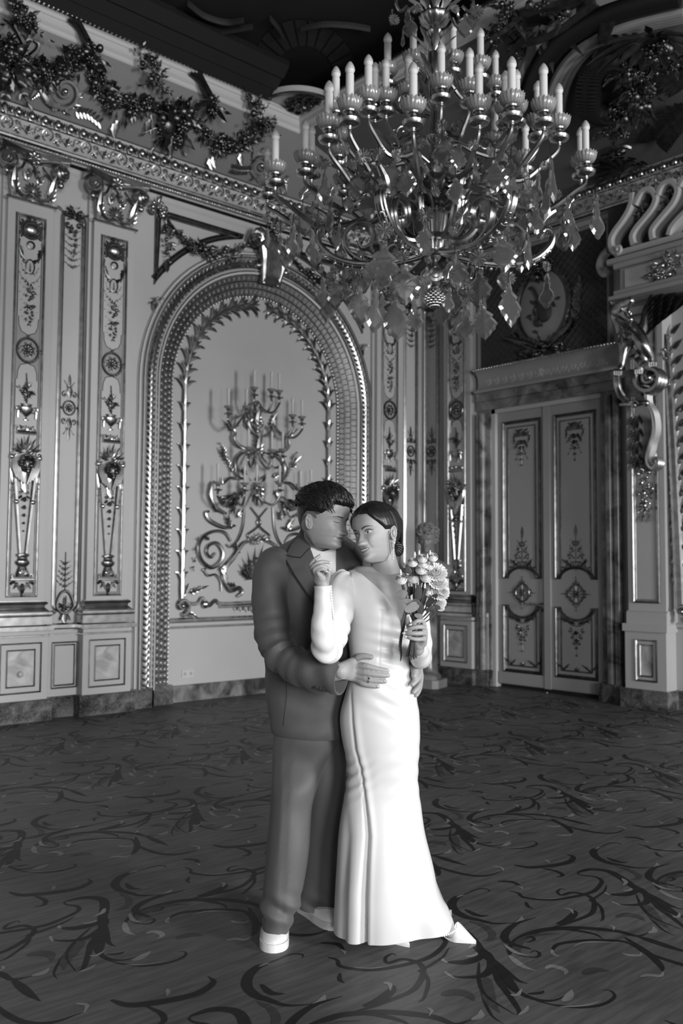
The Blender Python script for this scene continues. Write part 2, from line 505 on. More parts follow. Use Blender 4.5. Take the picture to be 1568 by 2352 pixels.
def bandprof(y, s):   # moulded white band, profile in (distance, z)
    return [(y, PBZ-.01), (y-.012, PBZ), (y-.012, PBZ+.035), (y-.03, PBZ+.045), (y-.045, PBZ+.06), (y-.045, PBZ+.115), (y-.06, PBZ+.12), (y-.065, PBZ+.15), (y-.085, PBZ+.16), (y-.085, PBZ+.175), (y+.02, PBZ+.175)]
mb = MB(); mb.extx(bandprof(PBY, 0), X0, BX-.0)
struct(mb.build('trim_5', M_WHITE, sharp=25), 'pale ridged moulding framing the ceiling along the arched wall', 'moulding')
mb = MB(); mb.extx(bandprof(BX, 0), 0, 1); mb.v = [(y, PBY if x else Y0, z) for x, y, z in mb.v]
struct(mb.build('trim_6', M_WHITE, sharp=25), 'pale ridged moulding framing the ceiling on the door side', 'moulding')
ZC = PBZ+.18
pe = onZ(604, 231, ZC); RQ = BX-pe.x-.09                         # radius of the ceiling's scooped corner
def quarter(r, n=18): return [(BX-.08-r*math.sin(PI/2*(1-i/n)), PBY-.08-r*math.cos(PI/2*(1-i/n))) for i in range(n+1)]
mb = MB()
q = quarter(RQ)
for i in range(18): mb.add([(BX, PBY, ZC), (*q[i], ZC), (*q[i+1], ZC), (BX, PBY, ZC+.08), (*q[i], ZC+.08), (*q[i+1], ZC+.08)], [(0, 1, 2), (3, 5, 4), (1, 4, 5, 2)])
mb.add([(q[0][0], PBY, ZC), (q[0][0], q[0][1]-.0, ZC), (BX, PBY, ZC)], [(0, 1, 2)])
mb.add([(BX, q[-1][1], ZC), (q[-1][0], q[-1][1], ZC), (BX, PBY, ZC)], [(0, 1, 2)])
struct(mb.build('trim_7', M_WALL, sharp=25), 'quarter-round plaster panel in the ceiling corner', 'ceiling panel')
mb = MB()       # gilt beading round the ceiling
line = [V(X0, PBY-.1, ZC)]+[V(x, y, ZC-.0) for x, y in q]+[V(BX-.1, Y0, ZC)]
mb.tube(line, .02, 6)
tot = 0
for a, b in zip(line, line[1:]):
    L = (b-a).length; k = int(L/.045)
    if a.x < -2: a = V(.5, a.y, a.z); L = (b-a).length; k = int(L/.045)
    if b.y < 0: b = V(b.x, 2, b.z); L = (b-a).length; k = int(L/.045)
    for i in range(k):
        p = a+(b-a)*(i/k); mb.ell(p+V(0, 0, -.005)-V(.02, .02, 0), (.015, .028, .026), 6, 4)
struct(mb.build('trim_8', M_GOLD), 'gilded beaded edge round the dark ceiling painting', 'moulding')
rz = thing('corner_rosette', 'openwork plaster rosette in the ceiling corner above the chandelier candles', 'rosette', tuple(onZ(697, 240, ZC-.01)))
mb = MB()
for k in range(10):
    a = 2*PI*k/10
    mb.tube([V(.16*math.cos(a)+.05*math.cos(b*.628), .16*math.sin(a)+.05*math.sin(b*.628), -.01) for b in range(11)], .014, 5)
for k in range(8):
    a = 2*PI*k/8; mb.ell((.07*math.cos(a), .07*math.sin(a), -.02), (.04, .03, .03), 7, 5, Matrix.Rotation(a, 3, 'Z'))
mb.ell((0, 0, -.04), .045, 8, 6)
mb.build('petals', M_GOLDD, rz)
# dark ceiling painting with a stepped frame
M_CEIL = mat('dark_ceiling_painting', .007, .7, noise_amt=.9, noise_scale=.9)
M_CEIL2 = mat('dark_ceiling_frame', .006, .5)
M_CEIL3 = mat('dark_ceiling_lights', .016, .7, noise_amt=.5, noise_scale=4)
mb = MB()
mb.box(X0-.3, XB+.3, Y0-.3, YA+.3, 6.86, 7.0)
cx, cy, cz = onZ(700, 178, 6.855)
for k in range(13):                      # painted fan, and two drifting draperies
    a = PI*(k+.5)/13
    c = V(-math.cos(YAW), -math.sin(YAW), 0); s = V(math.sin(YAW), -math.cos(YAW), 0)
    def pt(r, b): return V(cx, cy, 6.852)+s*(-math.cos(b)*r*1.1)+c*(math.sin(b)*r*2.1)
    a0, a1 = PI*(k+.1)/13, PI*(k+.9)/13
    mb.add([pt(.30, a0), pt(.52, a0), pt(.52, a1), pt(.30, a1)], [(0, 1, 2, 3)], 1)
for pts in ([(380, 80), (440, 88), (500, 70), (580, 55)], [(430, 0), (470, 30), (520, 45), (560, 40)], [(690, 60), (740, 50), (800, 52), (850, 60)], [(620, 35), (640, 60), (650, 80)]):
    mb.tube(crom([onZ(x, y, 6.86) for x, y in pts], 6), .06, 6, flat=.15, mi=1)
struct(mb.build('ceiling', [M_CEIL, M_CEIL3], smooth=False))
mb = MB()
for a, b in ((.0, 6.60), (.10, 6.68), (.22, 6.76)):
    mb.extx([(PBY-.12-a, b-.06), (PBY-.22-a, b+.04), (PBY-.22-a, b+.1), (PBY+.0, b+.1)], X0, BX-RQ-.05)
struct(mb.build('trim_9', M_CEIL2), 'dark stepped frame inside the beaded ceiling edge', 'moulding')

# ---- skirting in dark marble
mb = MB()
mb.extx([(YA+.12, 0), (YA+.075, 0), (YA+.075, .165), (YA+.09, .175), (YA+.12, .175)], XC-1.2, XC+1.2, 1)
for x0, x1, w in ((X0, 3.30, .06), (3.87, 4.18, .06), (4.73, 5.0, .08), (5.0, 5.30, .0), (7.67, 7.97, .0), (7.97, 8.16, .08), (8.66, XB, .06)):
    mb.extx([(YA+.1, 0), (YA-w, 0), (YA-w, .17), (YA-w+.015, .20), (YA+.1, .20)], x0, x1)
struct(mb.build('baseboard_left', [M_MARB, marble('skirting_marble', .04, .26, 4, .25)], sharp=20))
mb = MB()
for y0, y1, w in ((7.40, YA, .05), (4.0, 5.82, .05)):
    mb.box(XB-w, XB, y0, y1, 0, .2)
struct(mb.build('baseboard_right', M_MARB, smooth=False))
# dado field and rails between the pilasters of the left wall
mb = MB()
for x0, x1 in ((X0, 3.33), (3.84, 4.21), (8.64, XB)):
    mb.box(x0, x1, YA-.03, YA, .2, .84)
    mb.extx([(YA, .84), (YA-.05, .845), (YA-.06, .855), (YA-.06, .885), (YA-.03, .9), (YA, .9)], x0, x1, 1)
    mb.extx([(YA-.02, .785), (YA-.042, .79), (YA-.042, .80), (YA-.02, .805)], x0, x1, 1)
mb.extx([(YA+.12, .78), (YA+.085, .79), (YA+.085, .80), (YA+.12, .81)], XC-1.2, XC+1.2, 1)
mb.extx([(YA+.12, .84), (YA+.07, .85), (YA+.06, .86), (YA+.06, .885), (YA+.09, .90), (YA+.12, .90)], XC-1.2, XC+1.2, 1)
struct(mb.build('trim_10', [M_WALL, M_GOLD], sharp=25), 'dado rail of the arched wall', 'dado rail')
mb = MB()
for x0, x1 in ((7.45, 7.72), (8.1, YA), (4.0, 5.0)):
    mb.box(x0, x1, YA-.03, YA, .2, .84); mb.extx([(YA, .84), (YA-.05, .845), (YA-.06, .855), (YA-.06, .885), (YA-.03, .9), (YA, .9)], x0, x1, 0)
mb.v = [(XB-(YA-y), x, z) for x, y, z in mb.v]
struct(mb.build('trim_11', [M_WALL, M_GOLD], sharp=25), 'dado rail of the door wall', 'dado rail')
# ================================================================ inlaid parquet floor
def wood(name, lo, hi, rough):
    m = bpy.data.materials.new(name); m.use_nodes = True; nt = m.node_tree; b_ = nt.nodes['Principled BSDF']; b_.inputs['Roughness'].default_value = rough; b_.inputs['Specular IOR Level'].default_value = .25
    tc = nt.nodes.new('ShaderNodeTexCoord'); mp = nt.nodes.new('ShaderNodeMapping'); mp.inputs['Rotation'].default_value = (0, 0, .35); mp.inputs['Scale'].default_value = (1.6, 16, 1)
    n = nt.nodes.new('ShaderNodeTexNoise'); n.inputs['Scale'].default_value = 2.2; n.inputs['Detail'].default_value = 8; n.inputs['Roughness'].default_value = .65; n.inputs['Distortion'].default_value = .6
    r = nt.nodes.new('ShaderNodeMapRange'); r.inputs['From Min'].default_value = .3; r.inputs['From Max'].default_value = .7; r.inputs['To Min'].default_value = lo; r.inputs['To Max'].default_value = hi
    nt.links.new(tc.outputs['Object'], mp.inputs[0]); nt.links.new(mp.outputs[0], n.inputs['Vector']); nt.links.new(n.outputs['Fac'], r.inputs['Value'])
    n2 = nt.nodes.new('ShaderNodeTexNoise'); n2.inputs['Scale'].default_value = 1.3; n2.inputs['Detail'].default_value = 3
    r2 = nt.nodes.new('ShaderNodeMapRange'); r2.inputs['From Min'].default_value = .3; r2.inputs['From Max'].default_value = .7; r2.inputs['To Min'].default_value = .8; r2.inputs['To Max'].default_value = 1.2
    nt.links.new(tc.outputs['Object'], n2.inputs['Vector']); nt.links.new(n2.outputs['Fac'], r2.inputs['Value'])
    mu = nt.nodes.new('ShaderNodeMath'); mu.operation = 'MULTIPLY'; nt.links.new(r.outputs[0], mu.inputs[0]); nt.links.new(r2.outputs[0], mu.inputs[1]); nt.links.new(mu.outputs[0], b_.inputs['Base Color'])
    return m
M_WOOD = wood('parquet', .058, .135, .5); M_WOODD = wood('dark_inlay', .007, .022, .5); M_WOODL = wood('light_inlay', .16, .28, .5); M_WOODM = wood('mid_inlay', .033, .07, .5)
STK = '''D14 190,310 230,335 255,370 280,420 330,465 400,495 460,498 500,480
D16 195,312 240,345 245,390 215,415 150,420 115,415
L7 90,400 105,412 125,425
L9 160,350 190,345 205,330
D13 250,375 270,430 300,470 340,530 335,545
L8 340,548 365,530 372,515
D7 222,425 215,450 225,500 250,550 290,578
M26 232,420 232,450 245,500 275,540
L16 488,500 506,490 515,475 520,462
D9 370,475 400,475 420,470 425,465
D8 400,500 470,515 560,522 630,510 665,485 650,465 618,463
L5 480,520 560,515 620,500
L13 308,345 330,365 360,385 400,398
D15 310,345 312,320 345,288 410,262 480,255 540,262 600,275 625,290
M16 365,352 335,335 340,305 370,285 420,275 480,272
D6 360,350 400,352 412,340 395,330 378,338
L14 430,390 450,382 480,388 500,400 495,412
D11 450,335 470,310 520,300 580,295 650,295 700,300 740,320 755,335
L8 452,325 455,338 466,346 480,348
L6 525,315 560,302 620,300 680,303
L9 690,338 715,345 750,345 752,335
D15 440,255 520,252 600,256 680,265 740,280 780,270
D17 740,280 800,300 860,320 920,338
D15 700,285 780,340 820,380 828,400
L11 752,418 780,412 820,415 830,400
L12 780,270 800,262 795,248
L5 645,243 662,250 660,262
D9 430,258 480,245 540,225 585,205 597,180 590,155 565,140 520,133 485,142 472,130 485,120 500,125
D16 470,240 500,230 520,215 530,200 520,190
L8 495,187 515,190 525,205
L6 395,152 440,155 500,150 555,145
D9 310,128 340,135 360,150 440,158 500,152 560,140 600,125 622,95 600,80 560,75 540,68 555,58
D7 365,165 372,180 390,188
D17 150,145 130,150 115,170 125,195 160,215 200,225 260,238 330,235
D12 160,190 200,210 240,212
L5 130,150 150,142 155,146
L12 330,240 348,228 350,214
D4 150,143 200,122 235,122 240,130
M14 175,230 220,245 250,270 245,290 215,296
D16 540,65 580,55 640,60 690,85 740,120 800,150 860,180 896,190
D6 738,140 760,185 800,220 896,260
D14 790,145 830,175 865,200 880,212
L7 860,215 880,215 885,200
L8 690,85 703,98 692,110
L6 625,128 640,138 660,142
D16 650,140 700,140 735,128 740,110
D14 325,40 380,48 450,42 510,30 525,12 500,2
L6 430,22 440,28 445,34
D8 420,50 470,62 490,75 470,82
D10 50,40 110,60 180,75 240,75 285,60
L6 250,45 280,48 290,60
D10 270,95 320,98 350,115
L5 335,110 350,116 352,122
D12 870,110 800,95 780,75 800,50 850,35
L8 790,100 830,118 870,125
D5 850,95 868,88 855,80 838,85
D7 0,395 25,410 35,440 20,490 0,505
D6 0,400 40,380 85,350 105,320
M20 560,410 600,395 650,400
M24 80,480 130,470 170,480 190,500'''
mb = MB(); mb.box(X0-.3, XB+.3, Y0-.3, YA+.3, -.1, 0)
cell = []
for k, ln in enumerate(STK.split('\n')):
    h, *ps = ln.split(); kind = 'WDLM'.index(h[0]); w = float(h[1:])
    P = [onZ(960+float(a)/1.4737, 1960+float(c)/1.4737, 0) for a, c in (p.split(',') for p in ps)]
    c = crom(P, 5); n = len(c); mid = c[n//2]; ws = w/1.4737*((mid-CAM).dot(CF))/FPX*.95; L = []
    for i, p in enumerate(c):
        t = i/(n-1); a = c[max(0, i-1)]; b_ = c[min(n-1, i+1)]; d = (b_-a).normalized(); s = V(-d.y, d.x, 0); r = ws*max(.12, math.sin(PI*(.06+.94*t**.85))**.8); L.append((p+s*r, p-s*r))
    cell.append((kind, L, .0004+.00001*k))
LA_, LC_ = V(1.085, 0, 0), V(.155, 1.235, 0)
for i in range(-9, 8):
    for j in range(-2, 7):
        o = LA_*i+LC_*j
        for kind, L, z in cell:
            c0 = L[len(L)//2][0]+o
            if not (-1.5 < c0.x < XB-.15 and .3 < c0.y < YA-.12): continue
            dd = (c0-CAM).dot(CF)
            if dd < 2: continue
            if any((p+o).x > XB-.06 or (p+o).y > YA-.06 for q in L for p in q): continue
            vs = [p+o+V(0, 0, z) for q in L for p in q]; mb.add(vs, [(2*a, 2*a+1, 2*a+3, 2*a+2) for a in range(len(L)-1)], kind)
a, c = onZ(0, 1937, 0), onZ(620, 1813, 0); d = (c-a).normalized(); s = V(-d.y, d.x, 0)*.004
p, q = a-d*.5, c+d*3.0
mb.add([p+s+V(0, 0, .0015), p-s+V(0, 0, .0015), q-s+V(0, 0, .0015), q+s+V(0, 0, .0015)], [(0, 1, 2, 3)], 1)
fo = mb.build('floor', [M_WOOD, M_WOODD, M_WOODL, M_WOODM], smooth=False, recalc=False); struct(fo)
for pl in fo.data.polygons:
    pass
# ================================================================ the arched wall
def pv(py, px=252, w=.1): return uA(px, py, w)[1]

# ---- arch surround
ar = thing('arch_surround', 'tall round-headed gilded arch surround with coffered reveal on the left wall', 'arch', locA(XC, 0))
R0 = 1.45
def P0(r): return [(x-XC, z) for x, z in arcpath(r, .17)]
mb = MB()
mb.mould(P0(R0), [(-.02, -.02), (-.02, .03), (0, .04), (.03, .04), (.04, .02), (.145, .02), (.155, .055), (.175, .07), (.195, .055), (.205, .03), (.225, .035), (.24, .02), (.24, -.01)])
mb.build('outer_moulding', M_WHITE, ar)
mb = MB()
for s, h, r in ((.165, .062, .012), (.19, .06, .009), (.012, .045, .009), (.23, .03, .006), (-.235, -.10, .012)):
    mb.tube([V(x, -h, z) for x, z in P0(R0+s)], r, 6)
mb.build('gilt_fillet', M_GOLD, ar)
def along(r, step, z0=.2):
    """points and tangents along the arch path at radius r"""
    L1 = ZS-z0; L2 = PI*r; n = int((2*L1+L2)/step); out = []
    for i in range(n):
        s = (i+.5)*step
        if s < L1: out.append((-r, z0+s, PI/2))
        elif s < L1+L2:
            a = (s-L1)/r; out.append((-r*math.cos(a), ZS+r*math.sin(a), PI/2-a))
        else: out.append((r, ZS-(s-L1-L2), -PI/2))
    return out
mb = MB()
mb.mould(P0(R0), [(.045, .02), (.06, .045), (.095, .06), (.13, .045), (.145, .02)])
for i, (x, z, a) in enumerate(along(R0+.095, .062)):
    t = V(math.cos(a), 0, math.sin(a)); nn = V(-math.sin(a), 0, math.cos(a)); up = 1 if i < len(along(R0+.095, .062))/2 else -1
    p = V(x, -.055, z)
    mb.leaf(p-t*.03*up, t*up, (0, -1, 0), .085, .05, .12, 3, thick=.3)
    for s in (1, -1): mb.leaf(p+nn*s*.012-t*.01*up, t*up*.7+nn*s*.7, V(0, -1, 0)+nn*s*.5, .055, .035, .0, 3, thick=.3)
    if i % 3 == 0:
        for s in (1, -1): mb.ell(p+nn*s*.03+V(0, -.008, 0), .012, 6, 4)
mb.build('leaf_band', M_GOLD, ar)
mb = MB()                                # splayed coffered reveal
sa, sb, ha, hb = -.02, -.235, .01, -.105
mb.mould(P0(R0), [(sa, ha), (sb, hb), (sb-.02, hb), (sb-.02, -.13)])
mb.build('reveal', mat('coffer_bronze', .26, .45, metal=.45, noise_amt=.2, noise_scale=20), ar)
mb = MB()
def sp(f): return sa+(sb-sa)*f, ha+(hb-ha)*f
for f in (.0, .33, .66, 1.0):
    s, h = sp(f); mb.tube([V(x, -h-.008, z) for x, z in P0(R0+s)], .009, 4)
for f in (.165, .5, .83):
    s, h = sp(f)
    for x, z, a in along(R0+s, .075*(R0+s)/R0):
        p = V(x, -h-.004, z); t = V(math.cos(a), 0, math.sin(a)); nn = V(-math.sin(a), -.45, math.cos(a)).normalized()
        mb.tube([p-nn*.036+t*.036, p+nn*.036+t*.036], .006, 4)
        mb.ell(p+V(0, -.004, 0), (.008, .006, .008), 5, 4)
        q = [p+nn*c*.02+t*d*.02 for c, d in ((1, 1), (1, -1), (-1, -1), (-1, 1))]
        mb.tube(q, .003, 4, closed=True)
for x, z, a in along(R0+sb-.012, .045):
    mb.ell((x, -hb-.008, z), (.012, .014, .018), 5, 4)
mb.build('coffer_grid', mat('gilding_soft', .26, .36, metal=1., noise_amt=.3, noise_scale=14), ar)
# keystone console
ks = thing('keystone_console', 'gilded fluted scroll bracket at the crown of the arch', 'bracket', locA(XC, ZS+R0))
mb = MB()
for k in range(-3, 4):
    mb.tube(crom([(k*.028, -.03, -.10), (k*.032, -.10, -.02), (k*.036, -.13, .12), (k*.042, -.16, .3), (k*.05, -.17, .42)], 4), .02, 6)
mb.box(-.12, .12, -.1, 0, -.12, .4)
mb.build('fluted_body', M_GOLD, ks)
for s in (1, -1):
    mb = MB()
    mb.tube(crom([(s*.10, -.06, -.12), (s*.13, -.10, .05), (s*.16, -.14, .2), (s*.22, -.16, .36), (s*.31, -.16, .42)], 5), [.028, .03, .033, .036, .04, .042, .044, .046]+[.05]*13, 8)
    for y in (-.1, -.16, -.2): scroll(mb, s*.27, .34, .105, 1.7, PI/2, s, .03, -y, n=24)
    mb.ell((s*.17, -.1, .17), .045, 8, 6); mb.ell((s*.2, -.08, .06), .04, 8, 6)
    mb.build('volute', M_GOLD, ks)
mb = MB(); rosette(mb, 0, .5, .08, 8, .12); mb.leaf((0, -.1, .5), (0, -.2, 1), (0, -1, 0), .18, .1, .3, 5, lob=1)
mb.build('crest_flower', M_GOLDD, ks)

# ---- spandrel frames, swags
def spandrel(s, label):
    t = thing('spandrel_frame', label, 'frame', locA(XC+s*1.1, ZS+1.4), group='corner frames above the arch')
    O = V(1.1*s, 0, ZS+1.4)
    arc = []
    for i in range(13):
        a = math.radians(35.5+i*(78-35.5)/12); arc.append((-1.83*math.cos(a), ZS+1.83*math.sin(a)))
    pts = [(-1.515, ZS+.90)]+arc[0:]+[(arc[-1][0]+.02, 5.28), (-1.515, 5.28)]
    pts = [(-1.515, 5.28), (-1.515, ZS+1.02)]+arc+[(-.36, 5.28)]
    pts = [((x if s < 0 else -x)-O.x, z-O.z) for x, z in pts]
    if s < 0: pts = pts[::-1]
    mb = MB(); mb.mould(pts, [(0, 0), (0, .03), (-.012, .04), (-.02, .025), (-.045, .025), (-.055, .035), (-.068, .03), (-.07, 0)], True)
    mb.build('moulding', M_GOLDD, t)
    mb = MB(); sx = lambda x: (x if s < 0 else -x)-O.x
    cluster(mb, (sx(-1.5), -.03, 5.28-O.z), .09, 12, 3); scroll(mb, sx(-1.5), 5.33-O.z, .05, 1.4, 0, 1, .014, .04); scroll(mb, sx(-1.56), 5.24-O.z, .05, 1.4, PI, 1, .014, .04)
    cluster(mb, (sx(-1.51), -.03, ZS+.86-O.z), .05, 8, 5); mb.leaf((sx(-1.51), -.02, ZS+.85-O.z), (0, 0, -1), (0, -1, 0), .14, .07, .1, 4)
    mb.build('corner_scroll', M_GOLD, t)
    sw = thing('flower_swag', label.replace('narrow gilded frame', 'gilded flower swag').replace('spandrel', 'swag hung inside it'), 'swag', locA(XC+s*.8, 5.15), group='flower swags above the arch')
    mb = MB(); k = 16
    ps = []
    for i in range(k+1):
        f = i/k; x = -1.42+1.12*f; z = 5.22-.05*f-.42*math.sin(PI*f**.85)*.62
        ps.append(V((x if s < 0 else -x)-s*.8, -.05, z-5.15))
    mb.tube(ps, .02, 6); festoon(mb, ps, .03, .085, 8, 11+s)
    mb.build('garland', M_GOLDD, sw)
    mb = MB()
    for i in range(7):
        f = i/6; p = V((-1.38 if s < 0 else 1.38)-s*.8, -.04, 5.15-.42*f-5.15)
        cluster(mb, p, .03+.045*math.sin(PI*min(1, f*1.15)), 6, 60+i)
    mb.leaf(p, (0, 0, -1), (0, -1, 0), .13, .07, .1, 4)
    mb.build('flower_drop', M_GOLDD, sw)
spandrel(-1, 'narrow gilded frame filling the spandrel beside the second pilaster')
spandrel(1, 'narrow gilded frame filling the spandrel below the chandelier')
mb = MB(); mb.extx([(0, 0), (-.02, .0), (-.035, .01), (-.035, .025), (0, .035)], -3, XB-.02)
o = mb.build('trim_12', M_GOLDD); o.location = (0, YA, 5.445); struct(o, 'thin dark moulding above the pilaster capitals', 'moulding')

# ---- leaf garland framing the arch field
YG = -.09                                # the field lies 12 cm behind the wall face
lg = thing('leaf_garland', 'gilded laurel garland lining the field of the arch', 'garland', (XC, YA+.12, .95))
RG = 1.045
for s in (-1, 1):
    mb = MB()
    pth = [V(s*RG, 0, .15+i*(ZS-1.1)/20) for i in range(21)]
    pth += [V(s*RG*math.cos(a), 0, ZS-.95+1.10*math.sin(a)) for a in (math.radians(4+i*4.05) for i in range(21))]
    mb.tube([p+V(0, -.03, 0) for p in pth], [(.034-.012*i/41)*(.72+.28*abs(math.sin(i*1.9))) for i in range(42)], 7)
    acc = 0
    for i in range(1, len(pth)-1):
        acc += (pth[i]-pth[i-1]).length
        if acc > .165 or (i > 20 and acc > .12):
            acc = 0; t = (pth[i+1]-pth[i]).normalized(); nn = V(-t.z, 0, t.x); big = 1 if i < 20 else 1.75
            for q in (1, -1):
                o_ = pth[i]+V(0, -.03, 0)
                mb.tube(crom([o_-t*.05+nn*q*.012, o_+t*.01+nn*q*.025, o_+t*.055*big**.5+nn*q*.05*big, o_+t*.062*big**.5+nn*q*.082*big], 3), [.008, .012, .016, .019, .020, .020, .017, .012, .008, .003][:10], 6, flat=.7)
                if big > 1: mb.tube(crom([o_-t*.02, o_+t*.07+nn*q*.03, o_+t*.13+nn*q*.065], 3), [.01, .014, .018, .018, .014, .009, .003], 6, flat=.7)
            mb.leaf(pth[i]+V(0, -.04, 0), t+V(0, -.12, 0), (0, -1, 0), .11, .04, .1, 4, thick=.3)
    mb.build('laurel_branch', M_GOLD, lg)
    mb = MB()
    for h in (.03, .055): scroll(mb, s*(RG-.0), .08, .10, 1.5, -PI/2, -s, .026, h, n=26)
    acan(mb, s*RG, .16, PI/2+s*.3, .18, .1, lobes=3, h=.03)
    acan(mb, s*(RG-.05), .02, PI/2+s*2.1, .17, .09, lobes=3, h=.03)
    acan(mb, s*(RG-.1), .22, PI/2+s*1.2, .22, .09, lobes=3, h=.03)
    mb.build('corner_scroll', M_GOLD, lg)
mb = MB()
mb.tube(crom([(-RG, -.02, .12), (-.85, -.02, .1), (-.78, -.03, .16), (-.7, -.03, .07), (-.6, -.02, .13), (-.5, -.02, .09), (0, -.03, .10), (.5, -.02, .09), (.6, -.02, .13), (.7, -.03, .07), (.78, -.03, .16), (.85, -.02, .1), (RG, -.02, .12)], 6), .022, 6)
mb.tube([V(-.55, -.02, .06), V(.55, -.02, .06)], .018, 6)
for i in range(9): mb.leaf((-.32+i*.08, -.02, .06), (0, 0, -1), (0, -1, 0), .09-.008*abs(i-4), .06, .2, 4)
mb.ell((-.74, -.02, .09), .05, 8, 6); mb.ell((.74, -.02, .09), .05, 8, 6)
mb.build('lower_border', M_GOLD, lg)

# ---- pilaster : built once, copied to the other bays
def face(mb, u, v, s, h=.03, mi=0):       # small carved head turned down a little
    c = V(u, -h, v)
    mb.ell(c, (.46*s, .5*s, .62*s), 14, 10, None, mi)
    mb.ell(c+V(0, -.42*s, -.12*s), (.09*s, .2*s, .2*s), 8, 6, None, mi)
    for q in (1, -1):
        mb.ell(c+V(q*.24*s, -.38*s, -.12*s), (.15*s, .12*s, .13*s), 8, 6, None, mi)
        mb.ell(c+V(q*.17*s, -.42*s, .13*s), (.13*s, .07*s, .05*s), 8, 5, None, mi)
    mb.ell(c+V(0, -.42*s, -.36*s), (.13*s, .1*s, .06*s), 8, 5, None, mi)
    mb.ell(c+V(0, -.36*s, -.52*s), (.14*s, .12*s, .1*s), 8, 5, None, mi)
    R = random.Random(5)
    for i in range(26):
        a = PI*(i/25)*1.3-.15*PI; q = V(math.cos(a)*.5*s, -R.uniform(0, .4)*s, math.sin(a)*.55*s+.12*s)
        mb.ell(c+q, .12*s, 6, 5, None, mi)
def panel_outline(w, z0, z1, low):        # painted inner panel with bracketed end
    r = w*.42
    if low: return [(-w, z1), (-w, z0+.16), (-w+.015, z0+.16), (-w+.02, z0+.08), (-w*.6, z0+.02), (-.02, z0), (0, z0-.01), (.02, z0), (w*.6, z0+.02), (w-.02, z0+.08), (w-.015, z0+.16), (w, z0+.16), (w, z1)]
    return [(w, z0), (w, z1-.16), (w-.015, z1-.16), (w-.02, z1-.08), (w*.6, z1-.02), (0, z1), (-w*.6, z1-.02), (-w+.02, z1-.08), (-w+.015, z1-.16), (-w, z1-.16), (-w, z0)]
def make_pilaster(label, loc, rot):
    t = thing('pilaster', label, 'pilaster', loc, rot, 'gilded pilasters of the hall')
    # painted body
    mb = MB()
    mb.box(-.225, .225, -.10, 0, 1.10, 4.95)
    mb.box(-.255, .255, -.045, 0, 1.10, 5.44)
    mb.box(-.262, .262, -.13, 0, .2, .84)
    mb.build('shaft', M_WALL, t, smooth=False)
    mb = MB(); W = .152; z0, z1 = 1.16, 4.81
    mb.mould([(-W, z0), (-W, z1), (W, z1), (W, z0)], [(0, 0), (0, .010), (-.006, .016), (-.012, .008), (-.018, .013), (-.024, 0)], True, -.10)
    mb.mould([(-W+.034, z0+.035), (-W+.034, z1-.03), (W-.034, z1-.03), (W-.034, z0+.035)], [(0, 0), (-.003, .005), (-.006, 0)], True, -.10)
    mb.build('gilt_frame', M_GOLD, t)
    mb = MB(); w = .112
    vb = pv(801); vt = pv(864)
    for pl in (panel_outline(w, vb, 4.77, True), panel_outline(w, 1.2, vt, False)):
        mb.prism(pl[::-1], -.102, -.09)
    mb.build('pale_panel', M_WALL, t, smooth=False)
    mb = MB()
    for pl in (panel_outline(w, vb, 4.77, True), panel_outline(w, 1.2, vt, False)): mb.tube([V(x, -.103, z) for x, z in pl], .0035, 4, closed=True)
    mb.build('panel_fillet', M_GOLDD, t)
    mb = MB()
    mb.box(-.150, .150, -.1005, -.09, z0, z1)
    mb.build('panel_ground', M_WALLD, t, smooth=False)
    # base mouldings in burnished gold
    mb = MB()
    for hw, d, a, b in ((.285, .16, .90, .975), (.30, .17, .845, .885)):
        mb.box(-hw, hw, -d, 0, a, b)
    def ring(hw, d, pr):                   # profile swept round three sides, into the current mesh
        pa = [(-hw, 0), (-hw, -d), (hw, -d), (hw, 0)]; vs = []
        for i, (x, y) in enumerate(pa):
            for o_, z in pr:
                vs.append((x+(-o_ if x < 0 else o_), y-(o_ if y < 0 else 0), z))
        m = len(pr); fs = [(i*m+k, i*m+k+1, (i+1)*m+k+1, (i+1)*m+k) for i in range(3) for k in range(m-1)]
        mb.add(vs, fs)
    ring(.235, .11, [(0, 1.125), (.0, 1.115), (.012, 1.112), (.018, 1.10), (.012, 1.088), (0, 1.085), (-.005, 1.06), (.01, 1.045), (.015, 1.04), (.02, 1.035), (.025, 1.03), (.045, 1.02), (.05, 1.0), (.045, .98), (.03, .975)])
    ring(.265, .135, [(0, .805), (.012, .80), (.012, .79), (0, .785)])
    mb.build('base_moulding', M_GOLD, t, sharp=30)
    mb = MB(); ring(.235, .11, [(-.01, 4.955), (.015, 4.95), (.02, 4.94), (.012, 4.928), (-.01, 4.925)]); mb.build('neck_ring', M_GOLD, t, sharp=30)
    # dado panel
    mb = MB()
    mb.prism([(-.125, .33), (.125, .33), (.125, .66), (-.125, .66)][::-1], -.134, -.12)
    mb.build('marble_panel', M_MARBL, t, smooth=False)
    mb = MB()
    for W2, a, b, k in ((.20, .265, .735, 1), (.14, .325, .675, 1)):
        mb.mould([(-W2, a), (-W2, b), (W2, b), (W2, a)], [(0, 0), (0, .008), (-.006, .012), (-.012, .006), (-.016, 0)], True, -.13)
    mb.build('dado_frame', M_GOLD, t)
    mb = MB(); mb.extx([(0, 0), (-.165, 0), (-.165, .19), (-.15, .2), (0, .2)], -.30, .30); mb.build('plinth', M_MARB, t, sharp=20)
    # capital
    mb = MB()
    mb.prism([(-.2, 4.95), (.2, 4.95), (.235, 5.25), (-.235, 5.25)][::-1], -.11, 0)
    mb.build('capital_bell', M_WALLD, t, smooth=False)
    mb = MB(); y = .11
    ab = []                                 # scooped abacus
    for i in range(13):
        q = -1+2*i/12; ab.append((q*.335, -.20+.085*(1-q*q)*1.0))
    n = len(ab)
